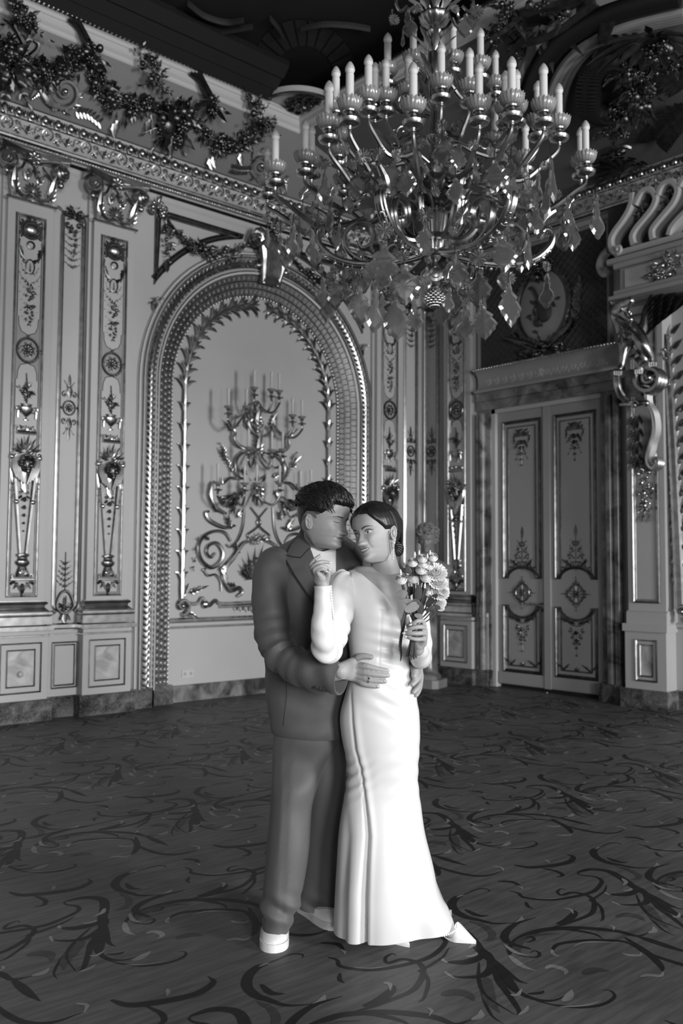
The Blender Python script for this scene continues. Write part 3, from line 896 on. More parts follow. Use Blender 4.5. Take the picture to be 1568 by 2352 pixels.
    for z0_, z1_, g in ((5.36, 5.39, 0), (5.39, 5.42, .015), (5.42, 5.44, .0)):
        mb.add([(x*(1+g), yy-g, z0_) for x, yy in ab]+[(x*(1+g), yy-g, z1_) for x, yy in ab]+[(x, 0, z0_) for x, yy in ab]+[(x, 0, z1_) for x, yy in ab],
               [(i, i+1, n+i+1, n+i) for i in range(n-1)]+[(i+1, i, 2*n+i, 2*n+i+1) for i in range(n-1)]+[(n+i, n+i+1, 3*n+i+1, 3*n+i) for i in range(n-1)]+[(0, n, 3*n, 2*n), (n-1, 3*n-1, 4*n-1, 2*n-1)][:1])
    mb.build('abacus', M_GOLD, t)
    for s in (1, -1):
        mb = MB()
        for r, dy in ((.088, 0), (.07, .02), (.045, .035), (.022, .05)):
            i0 = len(mb.v); mb.lathe([(0, .03+dy), (r*.85, .03+dy), (r, .015+dy), (r, -.05)], 18)
            mb.xf(Matrix.Translation((s*.265, -.17, 5.275)) @ Matrix.Rotation(s*.55, 4, 'Z') @ Matrix.Rotation(PI/2, 4, 'X'), i0)
        mb.tube(crom([(s*.02, -.13, 5.33), (s*.1, -.15, 5.35), (s*.2, -.18, 5.365), (s*.29, -.2, 5.35)], 5), .02, 6)
        mb.ell((s*.27, -.14, 5.165), .035, 8, 6)
        mb.build('volute', M_GOLD, t)
    mb = MB()
    for s in (1, -1):
        acan(mb, s*.17, 4.965, PI/2-s*.12, .27, .13, .35, 4, .12)
        mb.tube(bez((s*.01, -.13, 4.99), (s*.1, -.14, 4.94), (s*.16, -.14, 4.98), (s*.2, -.15, 5.09), 8), .016, 6)
        scroll(mb, s*.06, 5.2, .045, 1.3, PI/2, s, .013, .13, n=14)
        acan(mb, s*.05, 5.12, PI/2-s*.5, .12, .07, .3, 2, .12)
        mb.tube(bez((s*.09, -.13, 5.3), (s*.12, -.16, 5.2), (s*.18, -.16, 5.22), (s*.2, -.15, 5.14), 8), .014, 6)
    shell(mb, 0, 5.03, .085, 11, -.5, PI+.5, .12)
    rosette(mb, 0, 5.36, .075, 7, .16); acan(mb, 0, 5.3, -PI/2, .12, .08, .3, 2, .15)
    mb.build('capital_leaves', M_GOLD, t)
    h = .112
    # cartouche below the capital
    v = pv(575); mb = MB()
    mb.ell((0, -h, v), (.085, .055, .075), 16, 10)
    mb.build('cartouche', M_GOLD, t)
    mb = MB()
    mb.tube([V(.095*math.cos(a), -h, v+.085*math.sin(a)) for a in (2*PI*i/20 for i in range(20))], .012, 6, closed=True)
    shell(mb, 0, v+.09, .05, 7, 0, PI, h)
    for s in (1, -1):
        scroll(mb, s*.1, v+.05, .035, 1.4, PI/2, s, .011, h, n=14); scroll(mb, s*.1, v-.05, .03, 1.4, -PI/2, -s, .011, h, n=14)
        mb.tube(bez((s*.11, -h, v-.11), (s*.13, -h, v-.2), (s*.09, -h, v-.3), (s*.03, -h, v-.3), 10), .010, 5)
        acan(mb, s*.1, v-.17, -PI/2-s*.3, .1, .05, .2, 2, h-.01); scroll(mb, s*.055, v-.305, .03, 1.2, 0, s, .008, h-.01, n=12)
    mb.tube([V(.035*math.cos(a), -h, v-.15+.035*math.sin(a)) for a in (2*PI*i/14 for i in range(14))], .009, 5, closed=True)
    v2 = pv(655)
    mb.tube([V(.042*math.cos(a), -h+.005, v2+.07*math.sin(a)) for a in (2*PI*i/18 for i in range(18))], .007, 5, closed=True)
    acan(mb, 0, v2-.05, PI/2, .09, .04, .1, 2, h-.01)
    for s in (1, -1):
        scroll(mb, s*.075, v2+.085, .025, 1.2, PI/2, -s, .007, h-.01, n=12)
        sprig(mb, s*.02, v2-.07, PI/2-s*1.0, .09, 2, .03, s*.9, h=h-.01); sprig(mb, s*.02, v2-.15, PI/2-s*1.1, .1, 2, .03, s*.9, h=h-.01)
    mb.build('upper_relief', M_GOLDD, t)
    mb = MB()
    for i, py in enumerate((704, 718, 738, 756, 772)):
        vv = pv(py); cluster(mb, (0, -h+.01, vv), .05-.004*i, 7, 20+i)
        for s in (1, -1): sprig(mb, s*.01, vv, PI/2-s*(1.2+.25*(i % 2)), .08-.008*i, 2, .026, s*.5, h=h-.012)
    mb.build('leaf_drop', M_GOLDD, t)
    # round medallion
    v = pv(836); mb = MB()
    mb.tube([V(.105*math.cos(a), -h, v+.115*math.sin(a)) for a in (2*PI*i/24 for i in range(24))], .013, 6, closed=True)
    for k in range(4):
        a = PI/2*k; cluster(mb, (.11*math.cos(a), -h, v+.12*math.sin(a)), .022, 5, 40+k)
    rosette(mb, 0, v, .06, 8, h)
    for k in range(8): mb.leaf((0, -h, v), (math.cos(PI*k/4+.4), 0, math.sin(PI*k/4+.4)), (0, -1, 0), .085, .03, 0, 3)
    mb.build('medallion', M_GOLDD, t)
    # vase of flowers, bracket, mask with drapery, tapering legs and base
    vU = pv(988); mb = MB(); i0 = len(mb.v); urnshape(mb, 0, 0, .175); mb.xf(Matrix.Translation((0, -.1, vU)), i0)
    mb.build('urn', M_GOLD, t)
    mb = MB(); vb_, vt_ = pv(950), pv(893)
    for i in range(11):
        f = i/10; sprig(mb, rnd.uniform(-.02, .02), vb_+(vt_-vb_)*f*.6, PI/2+rnd.uniform(-1.1, 1.1)*(1-f*.7), .10*(1.1-f*.5), 3, .034, rnd.uniform(-.5, .5), h=h-.01)
    mb.tube([V(0, -h, vb_-.03), V(.005, -h, vb_+.1), V(-.01, -h, vt_+.03)], .005, 5)
    cluster(mb, (0, -h+.01, (vb_+vt_)/2), .055, 12, 4)
    mb.build('flower_spray', M_GOLDD, t)
    mb = MB(); vS = pv(1014)
    mb.tube([V(-.09, -h-.01, vS), V(.09, -h-.01, vS)], .018, 8)
    for s in (1, -1): scroll(mb, s*.085, vS+.035, .03, 1.3, PI, s, .009, h, n=14); acan(mb, s*.02, vS+.02, PI/2-s*.8, .07, .045, .3, 2, h)
    shell(mb, 0, vS+.02, .045, 5, .4, PI-.4, h)
    for k in range(7):
        a = PI*(.1+.8*k/6); acan(mb, math.cos(a)*.03, pv(1062)+.02, a, .17-.02*abs(k-3), .06, .45, 2, h+.01)
    for s in (1, -1): scroll(mb, s*.125, pv(1062), .035, 1.4, 0, s, .011, h+.01, n=14)
    mb.build('leaf_crown', M_GOLD, t)
    mb = MB(); face(mb, 0, pv(1083), .13, h+.03); mb.build('mask', M_GOLDD, t)
    mb = MB(); vd = pv(1068); ve = pv(1112)
    for s in (1, -1):
        mb.ell((s*.135, -h-.01, vd), .026, 8, 6)
        for k in range(4):
            mb.tube(crom([(s*(.13-.01*k), -h-.01, vd), (s*(.125-.02*k), -h-.02, vd-.1), (s*(.09-.026*k), -h-.02, ve-.02*k)], 4), .015, 6)
        mb.leaf((s*.12, -h-.0, vd), (0, 0, -1), (0, -1, 0), .24, .05, 0, 4)
    mb.leaf((0, -h-.01, ve+.06), (0, 0, -1), (0, -1, 0), .2, .12, .05, 5, lob=1)
    mb.build('drapery', M_GOLD, t)
    mb = MB(); va, vz = pv(1115), pv(1274)
    for s in (1, -1):
        mb.tube([V(s*.095, -h-.0, va), V(s*.03, -h-.0, vz)], [.022, .017], 6)
        mb.ell((s*.078, -h-.01, pv(1164)), .024, 8, 6)
        for i in range(7): cluster(mb, (s*(.128-.004*i), -h, va-.03-.03*i), .02, 3, 70+i)
    mb.build('tapered_leg', M_GOLD, t)
    mb = MB(); drop(mb, 0, pv(1158), pv(1226), 5, .05, .02, h=h)
    for s in (1, -1): scroll(mb, s*.035, pv(1142), .03, 1.3, PI/2, s, .009, h, n=14); acan(mb, s*.02, pv(1150), PI/2-s*2.2, .06, .04, .2, 2, h)
    mb.build('husk_drop', M_GOLDD, t)
    mb = MB(); vB = pv(1282)
    mb.lathe([(0, pv(1325)-vB), (.085, pv(1325)-vB), (.07, pv(1318)-vB), (.045, pv(1303)-vB), (.06, pv(1300)-vB), (.075, pv(1296)-vB), (.075, pv(1291)-vB), (.055, pv(1288)-vB), (.05, pv(1283)-vB), (.07, pv(1280)-vB), (.072, pv(1276)-vB), (.04, pv(1273)-vB), (0, pv(1273)-vB)], 14, (0, -.1, vB), sy=.6)
    for s in (1, -1): scroll(mb, s*.08, pv(1322), .028, 1.3, -PI/2, s, .009, h, n=14)
    shell(mb, 0, pv(1320), .05, 5, .5, PI-.5, h+.03)
    mb.tube([V(-.115, -h-.005, pv(1330)), V(.115, -h-.005, pv(1330))], .013, 6)
    mb.build('leg_base', M_GOLD, t)
    mb = MB(); vD = pv(1336)
    for s in (1, -1): mb.tube(bez((s*.11, -h, vD-.02), (s*.08, -h, vD+.03), (s*.05, -h, vD-.02), (s*.01, -h, vD-.08), 8), .013, 5); acan(mb, s*.04, vD, -PI/2-s*-.6, .08, .04, .2, 2, h)
    mb.ell((0, -h-.01, vD-.06), (.022, .022, .05), 7, 6); mb.ell((0, -h, vD-.12), .013, 6, 5)
    mb.build('pendant_bracket', M_GOLDD, t)
    return t
PIL = make_pilaster('gilded pilaster directly left of the arch', locA(4.455, 0), 0)
PIL_L = dup(PIL, locA(3.575, 0), 0, 'gilded pilaster at the photo edge with a round sensor on its dado panel')
u3 = uA(894, 1000, .1)[0]; dup(PIL, locA(u3, 0), 0, 'gilded pilaster between the arch and the room corner')
u4 = uB(1049, 1000, .1)[0]; dup(PIL, locB(u4, 0), ROTB, 'gilded pilaster just left of the double door')
kb = uA(46, 1549, .14); mb = MB(); mb.lathe([(0, .035), (.015, .033), (.026, .022), (.03, 0)], 18)
o = mb.build('wall_knob', M_MARBL); o.location = (kb[0], YA-.134, kb[1]); o.rotation_euler = (PI/2, 0, 0); tag(o, 'small round sensor on the marble dado panel of the pilaster at the photo edge', 'knob')  # round knob of unknown purpose

# ---- narrow framed panels between pilasters
def rounded(w, z0, z1, r):
    out = [(-w, z0+r), (-w, z1-r)]
    out += [(-w+r-r*math.cos(PI/2*i/5), z1-r+r*math.sin(PI/2*i/5)) for i in range(1, 6)]
    out += [(w-r+r*math.sin(PI/2*i/5), z1-r+r*math.cos(PI/2*i/5)) for i in range(0, 6)]
    out += [(w, z0+r)]+[(w-r+r*math.cos(PI/2*i/5), z0+r-r*math.sin(PI/2*i/5)) for i in range(1, 6)]
    out += [(-w+r-r*math.sin(PI/2*i/5), z0+r-r*math.cos(PI/2*i/5)) for i in range(0, 5)]
    return out
def make_narrow(label, loc, rot):
    t = thing('narrow_panel', label, 'panel', loc, rot, 'narrow framed panels between pilasters')
    q = lambda py: uA(158, py, 0)[1]
    z0, z1 = q(1404), q(487)
    mb = MB(); mb.mould(rounded(.135, z0, z1, .07), [(0, 0), (0, .018), (-.012, .024), (-.02, .012), (-.03, .012), (-.04, .02), (-.048, 0)], True)
    mb.build('gilt_frame', M_GOLD, t)
    mb = MB(); v = z1
    shell(mb, 0, v-.06, .07, 9, -.3, PI+.3, .03); cluster(mb, (0, -.03, v+.01), .05, 9, 2)
    for s in (1, -1): scroll(mb, s*.08, v-.02, .05, 1.4, PI/2, s, .013, .025, n=16); acan(mb, s*.1, v-.02, PI/2-s*1.1, .1, .05, .2, 2, .02); scroll(mb, s*.06, v-.13, .04, 1.4, 0, s, .01, .02, n=14)
    for i in range(6): cluster(mb, (0, -.015, v-.2-.07*i), .045-.005*i, 6, 30+i); [sprig(mb, 0, v-.2-.07*i, PI/2-s*1.3, .07, 2, .025, s*.4) for s in (1, -1)]
    mb.build('top_ornament', M_GOLDD, t)
    mb = MB(); v = q(937)
    mb.tube([V(.062*math.cos(a), -.012, v+.07*math.sin(a)) for a in (2*PI*i/20 for i in range(20))], .009, 6, closed=True); rosette(mb, 0, v, .045, 8)
    for s in (1, -1):
        mb.tube([V(.028*math.cos(a), -.01, v+s*.16+.045*math.sin(a)) for a in (2*PI*i/14 for i in range(14))], .005, 5, closed=True)
        mb.leaf((0, -.01, v+s*.2), (0, 0, s), (0, -1, 0), .14, .03, 0, 4); mb.leaf((0, -.01, v+s*.1), (0, 0, s), (0, -1, 0), .09, .06, .1, 4, lob=1)
        for w in (1, -1): scroll(mb, w*.05, v+s*.13, .032, 1.3, s*PI/2, -w*s, .007, .01, n=14); scroll(mb, w*.08, v, .02, 1, 0, w, .006, .01, n=10); sprig(mb, w*.01, v+s*.2, s*(PI/2-w*.6), .06, 1, .025, 0)
    mb.build('middle_ornament', M_GOLDD, t)
    mb = MB(); v = z0+.08
    mb.tube(crom([(-.0, -.02, v-.1), (-.07, -.02, v-.06), (-.085, -.02, v), (-.05, -.02, v+.09), (0, -.02, v+.12), (.05, -.02, v+.09), (.085, -.02, v), (.07, -.02, v-.06)], 4, True), .014, 6, closed=True)
    for s in (1, -1): acan(mb, 0, v-.06, PI/2-s*.8, .1, .06, .2, 2, .015); scroll(mb, s*.12, v-.08, .03, 1.2, 0, s, .009, .015, n=12); acan(mb, s*.02, v-.1, -PI/2+s*.5, .08, .05, .2, 2, .015)
    acan(mb, 0, v-.04, PI/2, .12, .06, .2, 3, .015); mb.leaf((0, -.015, v-.1), (0, 0, -1), (0, -1, 0), .1, .06, .1, 4)
    for i in range(5): [sprig(mb, 0, v+.16+.055*i, PI/2-s*1.1, .09-.012*i, 2, .026, s*.4) for s in (1, -1)]
    mb.tube([V(0, -.01, v+.12), V(0, -.01, v+.5)], .004, 5)
    mb.build('bottom_ornament', M_GOLDD, t)
    mb = MB()
    for W2, a, b in ((.135, .27, .72), (.11, .295, .695)):
        mb.mould([(-W2, a), (-W2, b), (W2, b), (W2, a)], [(0, 0), (0, .008), (-.006, .012), (-.012, .006), (-.016, 0)], True, -.03)
    mb.build('dado_frame', M_GOLD, t)
    return t
npan = make_narrow('narrow gilded panel between the two pilasters left of the arch', locA(uA(158, 937)[0], 0), 0)
dup(npan, locA(uA(942, 937)[0], 0), 0, 'narrow gilded panel on the arched wall next to the room corner')
dup(npan, locB(uB(992, 937)[0], 0), ROTB, 'narrow gilded panel on the door wall next to the room corner')
# power outlet low in the arch field
ou = onY(430, 1547, YA+.12)
po = thing('power_outlet', 'white double power outlet low on the wall inside the arch', 'outlet', tuple(ou))
mb = MB(); mb.prism([(-.075, -.04), (.075, -.04), (.075, .04), (-.075, .04)][::-1], -.012, 0); mb.build('cover_plate', M_WHITE, po, smooth=False)
mb = MB()
for s in (1, -1): mb.tube([V(s*.038+.02*math.cos(a), -.012, .02*math.sin(a)) for a in (2*PI*i/14 for i in range(14))], .004, 5, closed=True); mb.ell((s*.038, -.01, 0), (.015, .004, .015), 8, 4, None, 1)
mb.build('socket', [M_WALL, M_WALLD], po)
# ================================================================ carved ornament in the coves
thA = math.atan2(PCY-PBY, PBZ-PCZ)
nA = V(0, -math.cos(thA), -math.sin(thA)); sA = V(0, -math.sin(thA), math.cos(thA)); OA = V(0, PCY, PCZ)
thB = math.atan2(XB-.22-BX, PBZ-5.80)
nB = V(-math.cos(thB), 0, -math.sin(thB)); sB = V(-math.sin(thB), 0, math.cos(thB)); OB = V(XB-.22, 0, 5.80)
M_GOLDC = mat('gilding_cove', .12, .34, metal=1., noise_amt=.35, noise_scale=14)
def onP(px, py, O, n):
    d = ray(px, py); t = (O-CAM).dot(n)/d.dot(n); return CAM+d*t
def cA(px, py, h=.03): p = onP(px, py, OA+nA*h, nA); return p.x, (p-OA).dot(sA)
def cB(px, py, h=.03): p = onP(px, py, OB+nB*h, nB); return -p.y, (p-OB).dot(sB)
def coveA(name, label, cat, px, py, group=None):
    x, s = cA(px, py, 0); p = OA+sA*s; t = thing(name, label, cat, (x, p.y, p.z), 0, group); t.rotation_euler = (thA, 0, 0)
    return t, (lambda a, b_, h=.04: (lambda q: V(q[0]-x, -h, q[1]-s))(cA(a, b_, h)))
def coveB(name, label, cat, px, py, group=None):
    u, s = cB(px, py, 0); p = OB+sB*s; t = thing(name, label, cat, (p.x, -u, p.z), 0, group); t.rotation_euler = (thB, 0, ROTB)
    return t, (lambda a, b_, h=.04: (lambda q: V(q[0]-u, -h, q[1]-s))(cB(a, b_, h)))
def runs(mb, f, pts, r0, r1, k, sd, h=.06, step=3):
    p = crom([f(x, y, h) for x, y in pts], step); mb.tube(p, .014, 5); festoon(mb, p, r0, r1, k, sd)
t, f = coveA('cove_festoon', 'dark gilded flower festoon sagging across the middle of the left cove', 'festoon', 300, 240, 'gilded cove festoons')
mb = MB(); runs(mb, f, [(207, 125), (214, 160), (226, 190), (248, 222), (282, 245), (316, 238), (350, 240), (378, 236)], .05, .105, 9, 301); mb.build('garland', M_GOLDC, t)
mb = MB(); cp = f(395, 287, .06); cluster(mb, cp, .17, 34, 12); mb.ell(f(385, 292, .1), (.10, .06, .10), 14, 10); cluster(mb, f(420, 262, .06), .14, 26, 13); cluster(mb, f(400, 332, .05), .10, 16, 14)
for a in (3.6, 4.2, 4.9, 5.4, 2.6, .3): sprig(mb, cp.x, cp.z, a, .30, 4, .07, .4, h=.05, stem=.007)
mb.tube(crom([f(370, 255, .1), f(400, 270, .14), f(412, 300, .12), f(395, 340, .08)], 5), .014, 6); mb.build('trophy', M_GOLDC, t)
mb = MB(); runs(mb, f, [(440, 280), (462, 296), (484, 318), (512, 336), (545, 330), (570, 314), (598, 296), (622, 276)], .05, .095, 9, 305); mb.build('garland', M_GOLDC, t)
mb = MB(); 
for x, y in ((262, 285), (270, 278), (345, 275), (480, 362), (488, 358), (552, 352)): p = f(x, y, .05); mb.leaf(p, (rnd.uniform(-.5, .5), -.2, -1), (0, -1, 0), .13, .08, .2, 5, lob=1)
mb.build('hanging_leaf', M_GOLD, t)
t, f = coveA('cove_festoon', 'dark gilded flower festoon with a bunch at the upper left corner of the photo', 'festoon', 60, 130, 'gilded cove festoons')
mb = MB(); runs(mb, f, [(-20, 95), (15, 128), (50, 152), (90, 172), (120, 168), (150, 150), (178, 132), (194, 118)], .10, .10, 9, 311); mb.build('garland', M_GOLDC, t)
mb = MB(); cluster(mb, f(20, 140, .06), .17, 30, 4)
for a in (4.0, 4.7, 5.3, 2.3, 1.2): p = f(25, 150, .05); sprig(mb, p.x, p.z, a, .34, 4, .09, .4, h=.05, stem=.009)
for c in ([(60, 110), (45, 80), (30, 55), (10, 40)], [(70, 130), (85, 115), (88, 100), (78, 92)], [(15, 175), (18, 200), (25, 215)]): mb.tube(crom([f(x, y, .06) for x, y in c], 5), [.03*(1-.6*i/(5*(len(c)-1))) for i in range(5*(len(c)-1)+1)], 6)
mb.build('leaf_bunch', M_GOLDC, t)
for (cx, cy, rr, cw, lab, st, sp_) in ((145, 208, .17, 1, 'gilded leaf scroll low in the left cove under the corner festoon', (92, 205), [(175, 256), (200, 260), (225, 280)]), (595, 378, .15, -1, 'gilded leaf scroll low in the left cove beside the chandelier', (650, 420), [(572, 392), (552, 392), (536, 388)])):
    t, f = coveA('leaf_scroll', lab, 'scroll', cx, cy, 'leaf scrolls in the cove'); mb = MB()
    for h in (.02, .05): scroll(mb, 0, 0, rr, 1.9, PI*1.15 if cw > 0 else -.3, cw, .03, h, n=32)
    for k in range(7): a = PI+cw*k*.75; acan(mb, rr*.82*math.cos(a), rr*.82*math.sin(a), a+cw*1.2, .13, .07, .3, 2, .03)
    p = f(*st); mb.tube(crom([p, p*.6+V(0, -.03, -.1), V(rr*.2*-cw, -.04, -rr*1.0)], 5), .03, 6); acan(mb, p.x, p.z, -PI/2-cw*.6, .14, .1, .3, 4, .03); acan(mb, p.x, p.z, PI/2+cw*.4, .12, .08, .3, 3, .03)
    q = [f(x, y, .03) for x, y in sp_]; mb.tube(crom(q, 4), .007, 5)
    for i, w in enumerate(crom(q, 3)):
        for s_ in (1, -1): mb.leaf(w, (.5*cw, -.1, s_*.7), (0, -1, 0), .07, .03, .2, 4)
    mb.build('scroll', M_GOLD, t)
# ribbon ties and fruit drops laid over the white band
def onband(px, py, o=.0): return onY(px, py, PBY-.075-o)
for i, (lab, pts) in enumerate((('dark gilded ribbon tie over the white band nearer the photo corner', [(168, 45), (182, 62), (196, 88), (214, 122)]), ('dark gilded ribbon tie over the white band nearer the chandelier', [(448, 168), (462, 186), (476, 212), (492, 240)]))):
    c0 = onband(*pts[2]); t = thing('ribbon_tie', lab, 'ribbon', tuple(c0), 0, 'ribbon ties over the ceiling band'); mb = MB()
    for o in (-11, -4, 4, 11): mb.tube(crom([onband(x+o*(.5+.5*(j == 0)), y-abs(o)*.1, .02)-c0 for j, (x, y) in enumerate(pts)], 5), [.022]*16, 6)
    cluster(mb, onband(pts[3][0], pts[3][1]+4, .02)-c0, .10, 12, 400+i)
    for s_ in (-.8, -.2, .6): mb.leaf(onband(*pts[3], .02)-c0, (s_, -.1, -.9), (0, -1, 0), .22, .07, .2, 5)
    mb.build('ribbon', M_GOLDC, t)
for i, (lab, pts) in enumerate((('fruit drop on the white band at the top left of the photo', [(28, 5), (38, 22), (52, 40), (62, 52), (72, 66)]), ('fruit drop on the white band between the two ribbon ties', [(322, 118), (334, 136), (345, 155), (356, 172), (366, 190), (374, 204)]), ('fruit drop on the white band beside the corner rosette', [(572, 226), (584, 244), (592, 260), (602, 278), (612, 292)]))):
    c0 = onband(*pts[2]); t = thing('fruit_drop', lab, 'fruit drop', tuple(c0), 0, 'fruit drops on the ceiling band'); mb = MB()
    for j, (x, y) in enumerate(pts): cluster(mb, onband(x, y, .03)-c0, .05+.045*math.sin(PI*(j+.7)/len(pts)), 9, 420+10*i+j)
    for s_ in (1, -1): sprig(mb, *(lambda q: (q.x, q.z))(onband(*pts[-2], .03)-c0), PI*(s_ < 0)-.4*s_, .22, 3, .06, .2, h=.03)
    mb.v = [tuple(v) for v in mb.v]; mb.build('fruit', M_GOLDC, t)
dx, ds = cA(510, 277, 0); dp_ = OA+sA*ds; t = thing('smoke_detector', 'small round pale detector on the left cove', 'detector', (dx, dp_.y, dp_.z)); t.rotation_euler = (thA, 0, 0)
mb = MB(); mb.lathe([(0, .04), (.025, .038), (.042, .025), (.045, 0)], 18); mb.xf(Matrix.Rotation(PI/2, 4, 'X')); mb.build('housing', M_WHITE, t)
# ---- dark cove above the door
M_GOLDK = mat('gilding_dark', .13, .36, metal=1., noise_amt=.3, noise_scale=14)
t, f = coveB('lunette_moulding', 'large dark arched moulding curving across the upper right corner', 'moulding', 1280, 130)
arcs = [(1214, 300), (1216, 250), (1226, 195), (1250, 140), (1290, 92), (1345, 55), (1410, 26), (1480, 6), (1560, -12)]
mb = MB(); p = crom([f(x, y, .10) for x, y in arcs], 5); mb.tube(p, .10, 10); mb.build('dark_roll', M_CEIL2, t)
mb = MB()
for k, o in enumerate((.17, .22, .27, .32)):
    q = []
    for i, w in enumerate(p): a, b_ = p[max(0, i-1)], p[min(len(p)-1, i+1)]; d = (b_-a).normalized(); q.append(w+V(d.z, 0, -d.x)*o+V(0, .02*k-.02, 0))
    mb.tube(q, .034, 6)
mb.build('ribbed_band', M_WALLD, t)
mb = MB(); q = []
for i, w in enumerate(p): a, b_ = p[max(0, i-1)], p[min(len(p)-1, i+1)]; d = (b_-a).normalized(); q.append(w-V(d.z, 0, -d.x)*.16)
mb.tube(q, .04, 6); mb.build('outer_fillet', M_WALLD, t)
t, f = coveB('ring_wreath', 'dark fluted ring wreathed with fruit in the cove at the upper right', 'wreath', 1400, 210)
mb = MB(); ring = [f(x, y, .12) for x, y in ((1352, 210), (1360, 165), (1388, 138), (1418, 140))]; ring2 = [f(x, y, .12) for x, y in ((1352, 210), (1358, 245), (1375, 262), (1398, 262))]
for rr in (ring, ring2): mb.tube(crom(rr, 6), .12, 10)
for w in crom(ring[::-1]+ring2[1:], 5): mb.tube([w+V(-.1, -.08, .06), w+V(.08, -.12, -.02)], .018, 5)
mb.build('fluted_ring', M_CEIL2, t)
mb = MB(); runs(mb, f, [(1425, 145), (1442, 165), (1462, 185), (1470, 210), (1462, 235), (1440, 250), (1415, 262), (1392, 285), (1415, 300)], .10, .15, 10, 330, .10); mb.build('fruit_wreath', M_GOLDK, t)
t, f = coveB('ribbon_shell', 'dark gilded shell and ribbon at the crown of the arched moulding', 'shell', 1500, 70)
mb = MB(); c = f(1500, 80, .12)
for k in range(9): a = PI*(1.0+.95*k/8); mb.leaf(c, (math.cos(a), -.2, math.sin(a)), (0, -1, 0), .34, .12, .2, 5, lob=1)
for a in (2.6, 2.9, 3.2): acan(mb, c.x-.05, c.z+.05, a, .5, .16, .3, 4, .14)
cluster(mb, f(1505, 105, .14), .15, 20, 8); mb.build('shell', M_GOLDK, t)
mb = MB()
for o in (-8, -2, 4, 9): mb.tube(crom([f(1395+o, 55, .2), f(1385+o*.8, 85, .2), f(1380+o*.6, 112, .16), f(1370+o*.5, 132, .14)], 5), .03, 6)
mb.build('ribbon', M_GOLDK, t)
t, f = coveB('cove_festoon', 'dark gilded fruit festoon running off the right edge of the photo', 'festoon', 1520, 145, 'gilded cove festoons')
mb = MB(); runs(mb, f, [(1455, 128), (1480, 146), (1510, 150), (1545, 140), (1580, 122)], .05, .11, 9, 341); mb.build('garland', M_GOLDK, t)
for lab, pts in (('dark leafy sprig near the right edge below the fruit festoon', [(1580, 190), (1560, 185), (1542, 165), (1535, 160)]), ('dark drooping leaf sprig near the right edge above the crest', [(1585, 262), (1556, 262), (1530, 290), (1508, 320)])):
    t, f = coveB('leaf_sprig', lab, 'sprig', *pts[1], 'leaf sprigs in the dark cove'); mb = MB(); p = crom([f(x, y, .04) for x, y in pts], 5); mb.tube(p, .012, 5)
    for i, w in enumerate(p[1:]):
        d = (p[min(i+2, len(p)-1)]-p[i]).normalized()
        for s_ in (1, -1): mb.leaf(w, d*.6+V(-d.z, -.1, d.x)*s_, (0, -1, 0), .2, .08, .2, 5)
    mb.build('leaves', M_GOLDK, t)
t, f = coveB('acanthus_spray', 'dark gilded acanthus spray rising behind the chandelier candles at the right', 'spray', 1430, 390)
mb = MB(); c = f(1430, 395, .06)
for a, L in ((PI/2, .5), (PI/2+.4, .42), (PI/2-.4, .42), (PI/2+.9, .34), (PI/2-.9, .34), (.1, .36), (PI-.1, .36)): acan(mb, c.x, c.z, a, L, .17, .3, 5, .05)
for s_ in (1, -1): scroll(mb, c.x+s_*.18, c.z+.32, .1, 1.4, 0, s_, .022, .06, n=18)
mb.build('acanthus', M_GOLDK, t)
t, f = coveB('fretwork_lattice', 'dim fretwork of small square rings in the cove behind the candles', 'lattice', 1140, 150); mb = MB()
reg = [(1085, 240), (1100, 120), (1130, 60), (1215, 45), (1235, 95), (1205, 180), (1200, 260)]
def inpoly(x, y, poly):
    c = False; j = len(poly)-1
    for i in range(len(poly)):
        (xi, yi), (xj, yj) = poly[i], poly[j]
        if (yi > y) != (yj > y) and x < (xj-xi)*(y-yi)/(yj-yi)+xi: c = not c
        j = i
    return c
c0 = cB(1140, 150, .03)
for i in range(-14, 15):
    for j in range(-9, 10):
        p = V(i*.16, -.05, j*.125); wp = OB+sB*(c0[1]+p.z)+nB*.03; wp = V(wp.x, -(c0[0]+p.x), wp.z); d = wp-CAM; z = d.dot(CF); x, y = 784+FPX*d.dot(CR)/z, 1176-FPX*d.dot(CU)/z
        if inpoly(x, y, reg) and (i % 3 != 1): mb.tube([p+V(a*.05, 0, b_*.042) for a, b_ in ((1, 1), (1, -1), (-1, -1), (-1, 1))], .009, 4, closed=True)
mb.build('square_rings', M_GOLDD, t)
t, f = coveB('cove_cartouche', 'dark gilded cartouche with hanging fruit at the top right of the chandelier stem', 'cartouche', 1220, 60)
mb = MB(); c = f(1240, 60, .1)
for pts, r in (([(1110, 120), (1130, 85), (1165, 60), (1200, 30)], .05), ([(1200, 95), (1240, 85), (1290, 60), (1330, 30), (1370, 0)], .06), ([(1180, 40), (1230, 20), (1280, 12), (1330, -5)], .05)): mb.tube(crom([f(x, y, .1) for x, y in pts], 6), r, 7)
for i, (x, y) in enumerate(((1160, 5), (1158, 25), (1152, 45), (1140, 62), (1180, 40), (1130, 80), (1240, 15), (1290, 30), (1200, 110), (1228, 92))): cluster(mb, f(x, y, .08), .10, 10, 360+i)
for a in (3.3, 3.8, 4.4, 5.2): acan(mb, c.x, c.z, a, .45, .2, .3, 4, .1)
mb.build('carving', M_GOLDK, t)
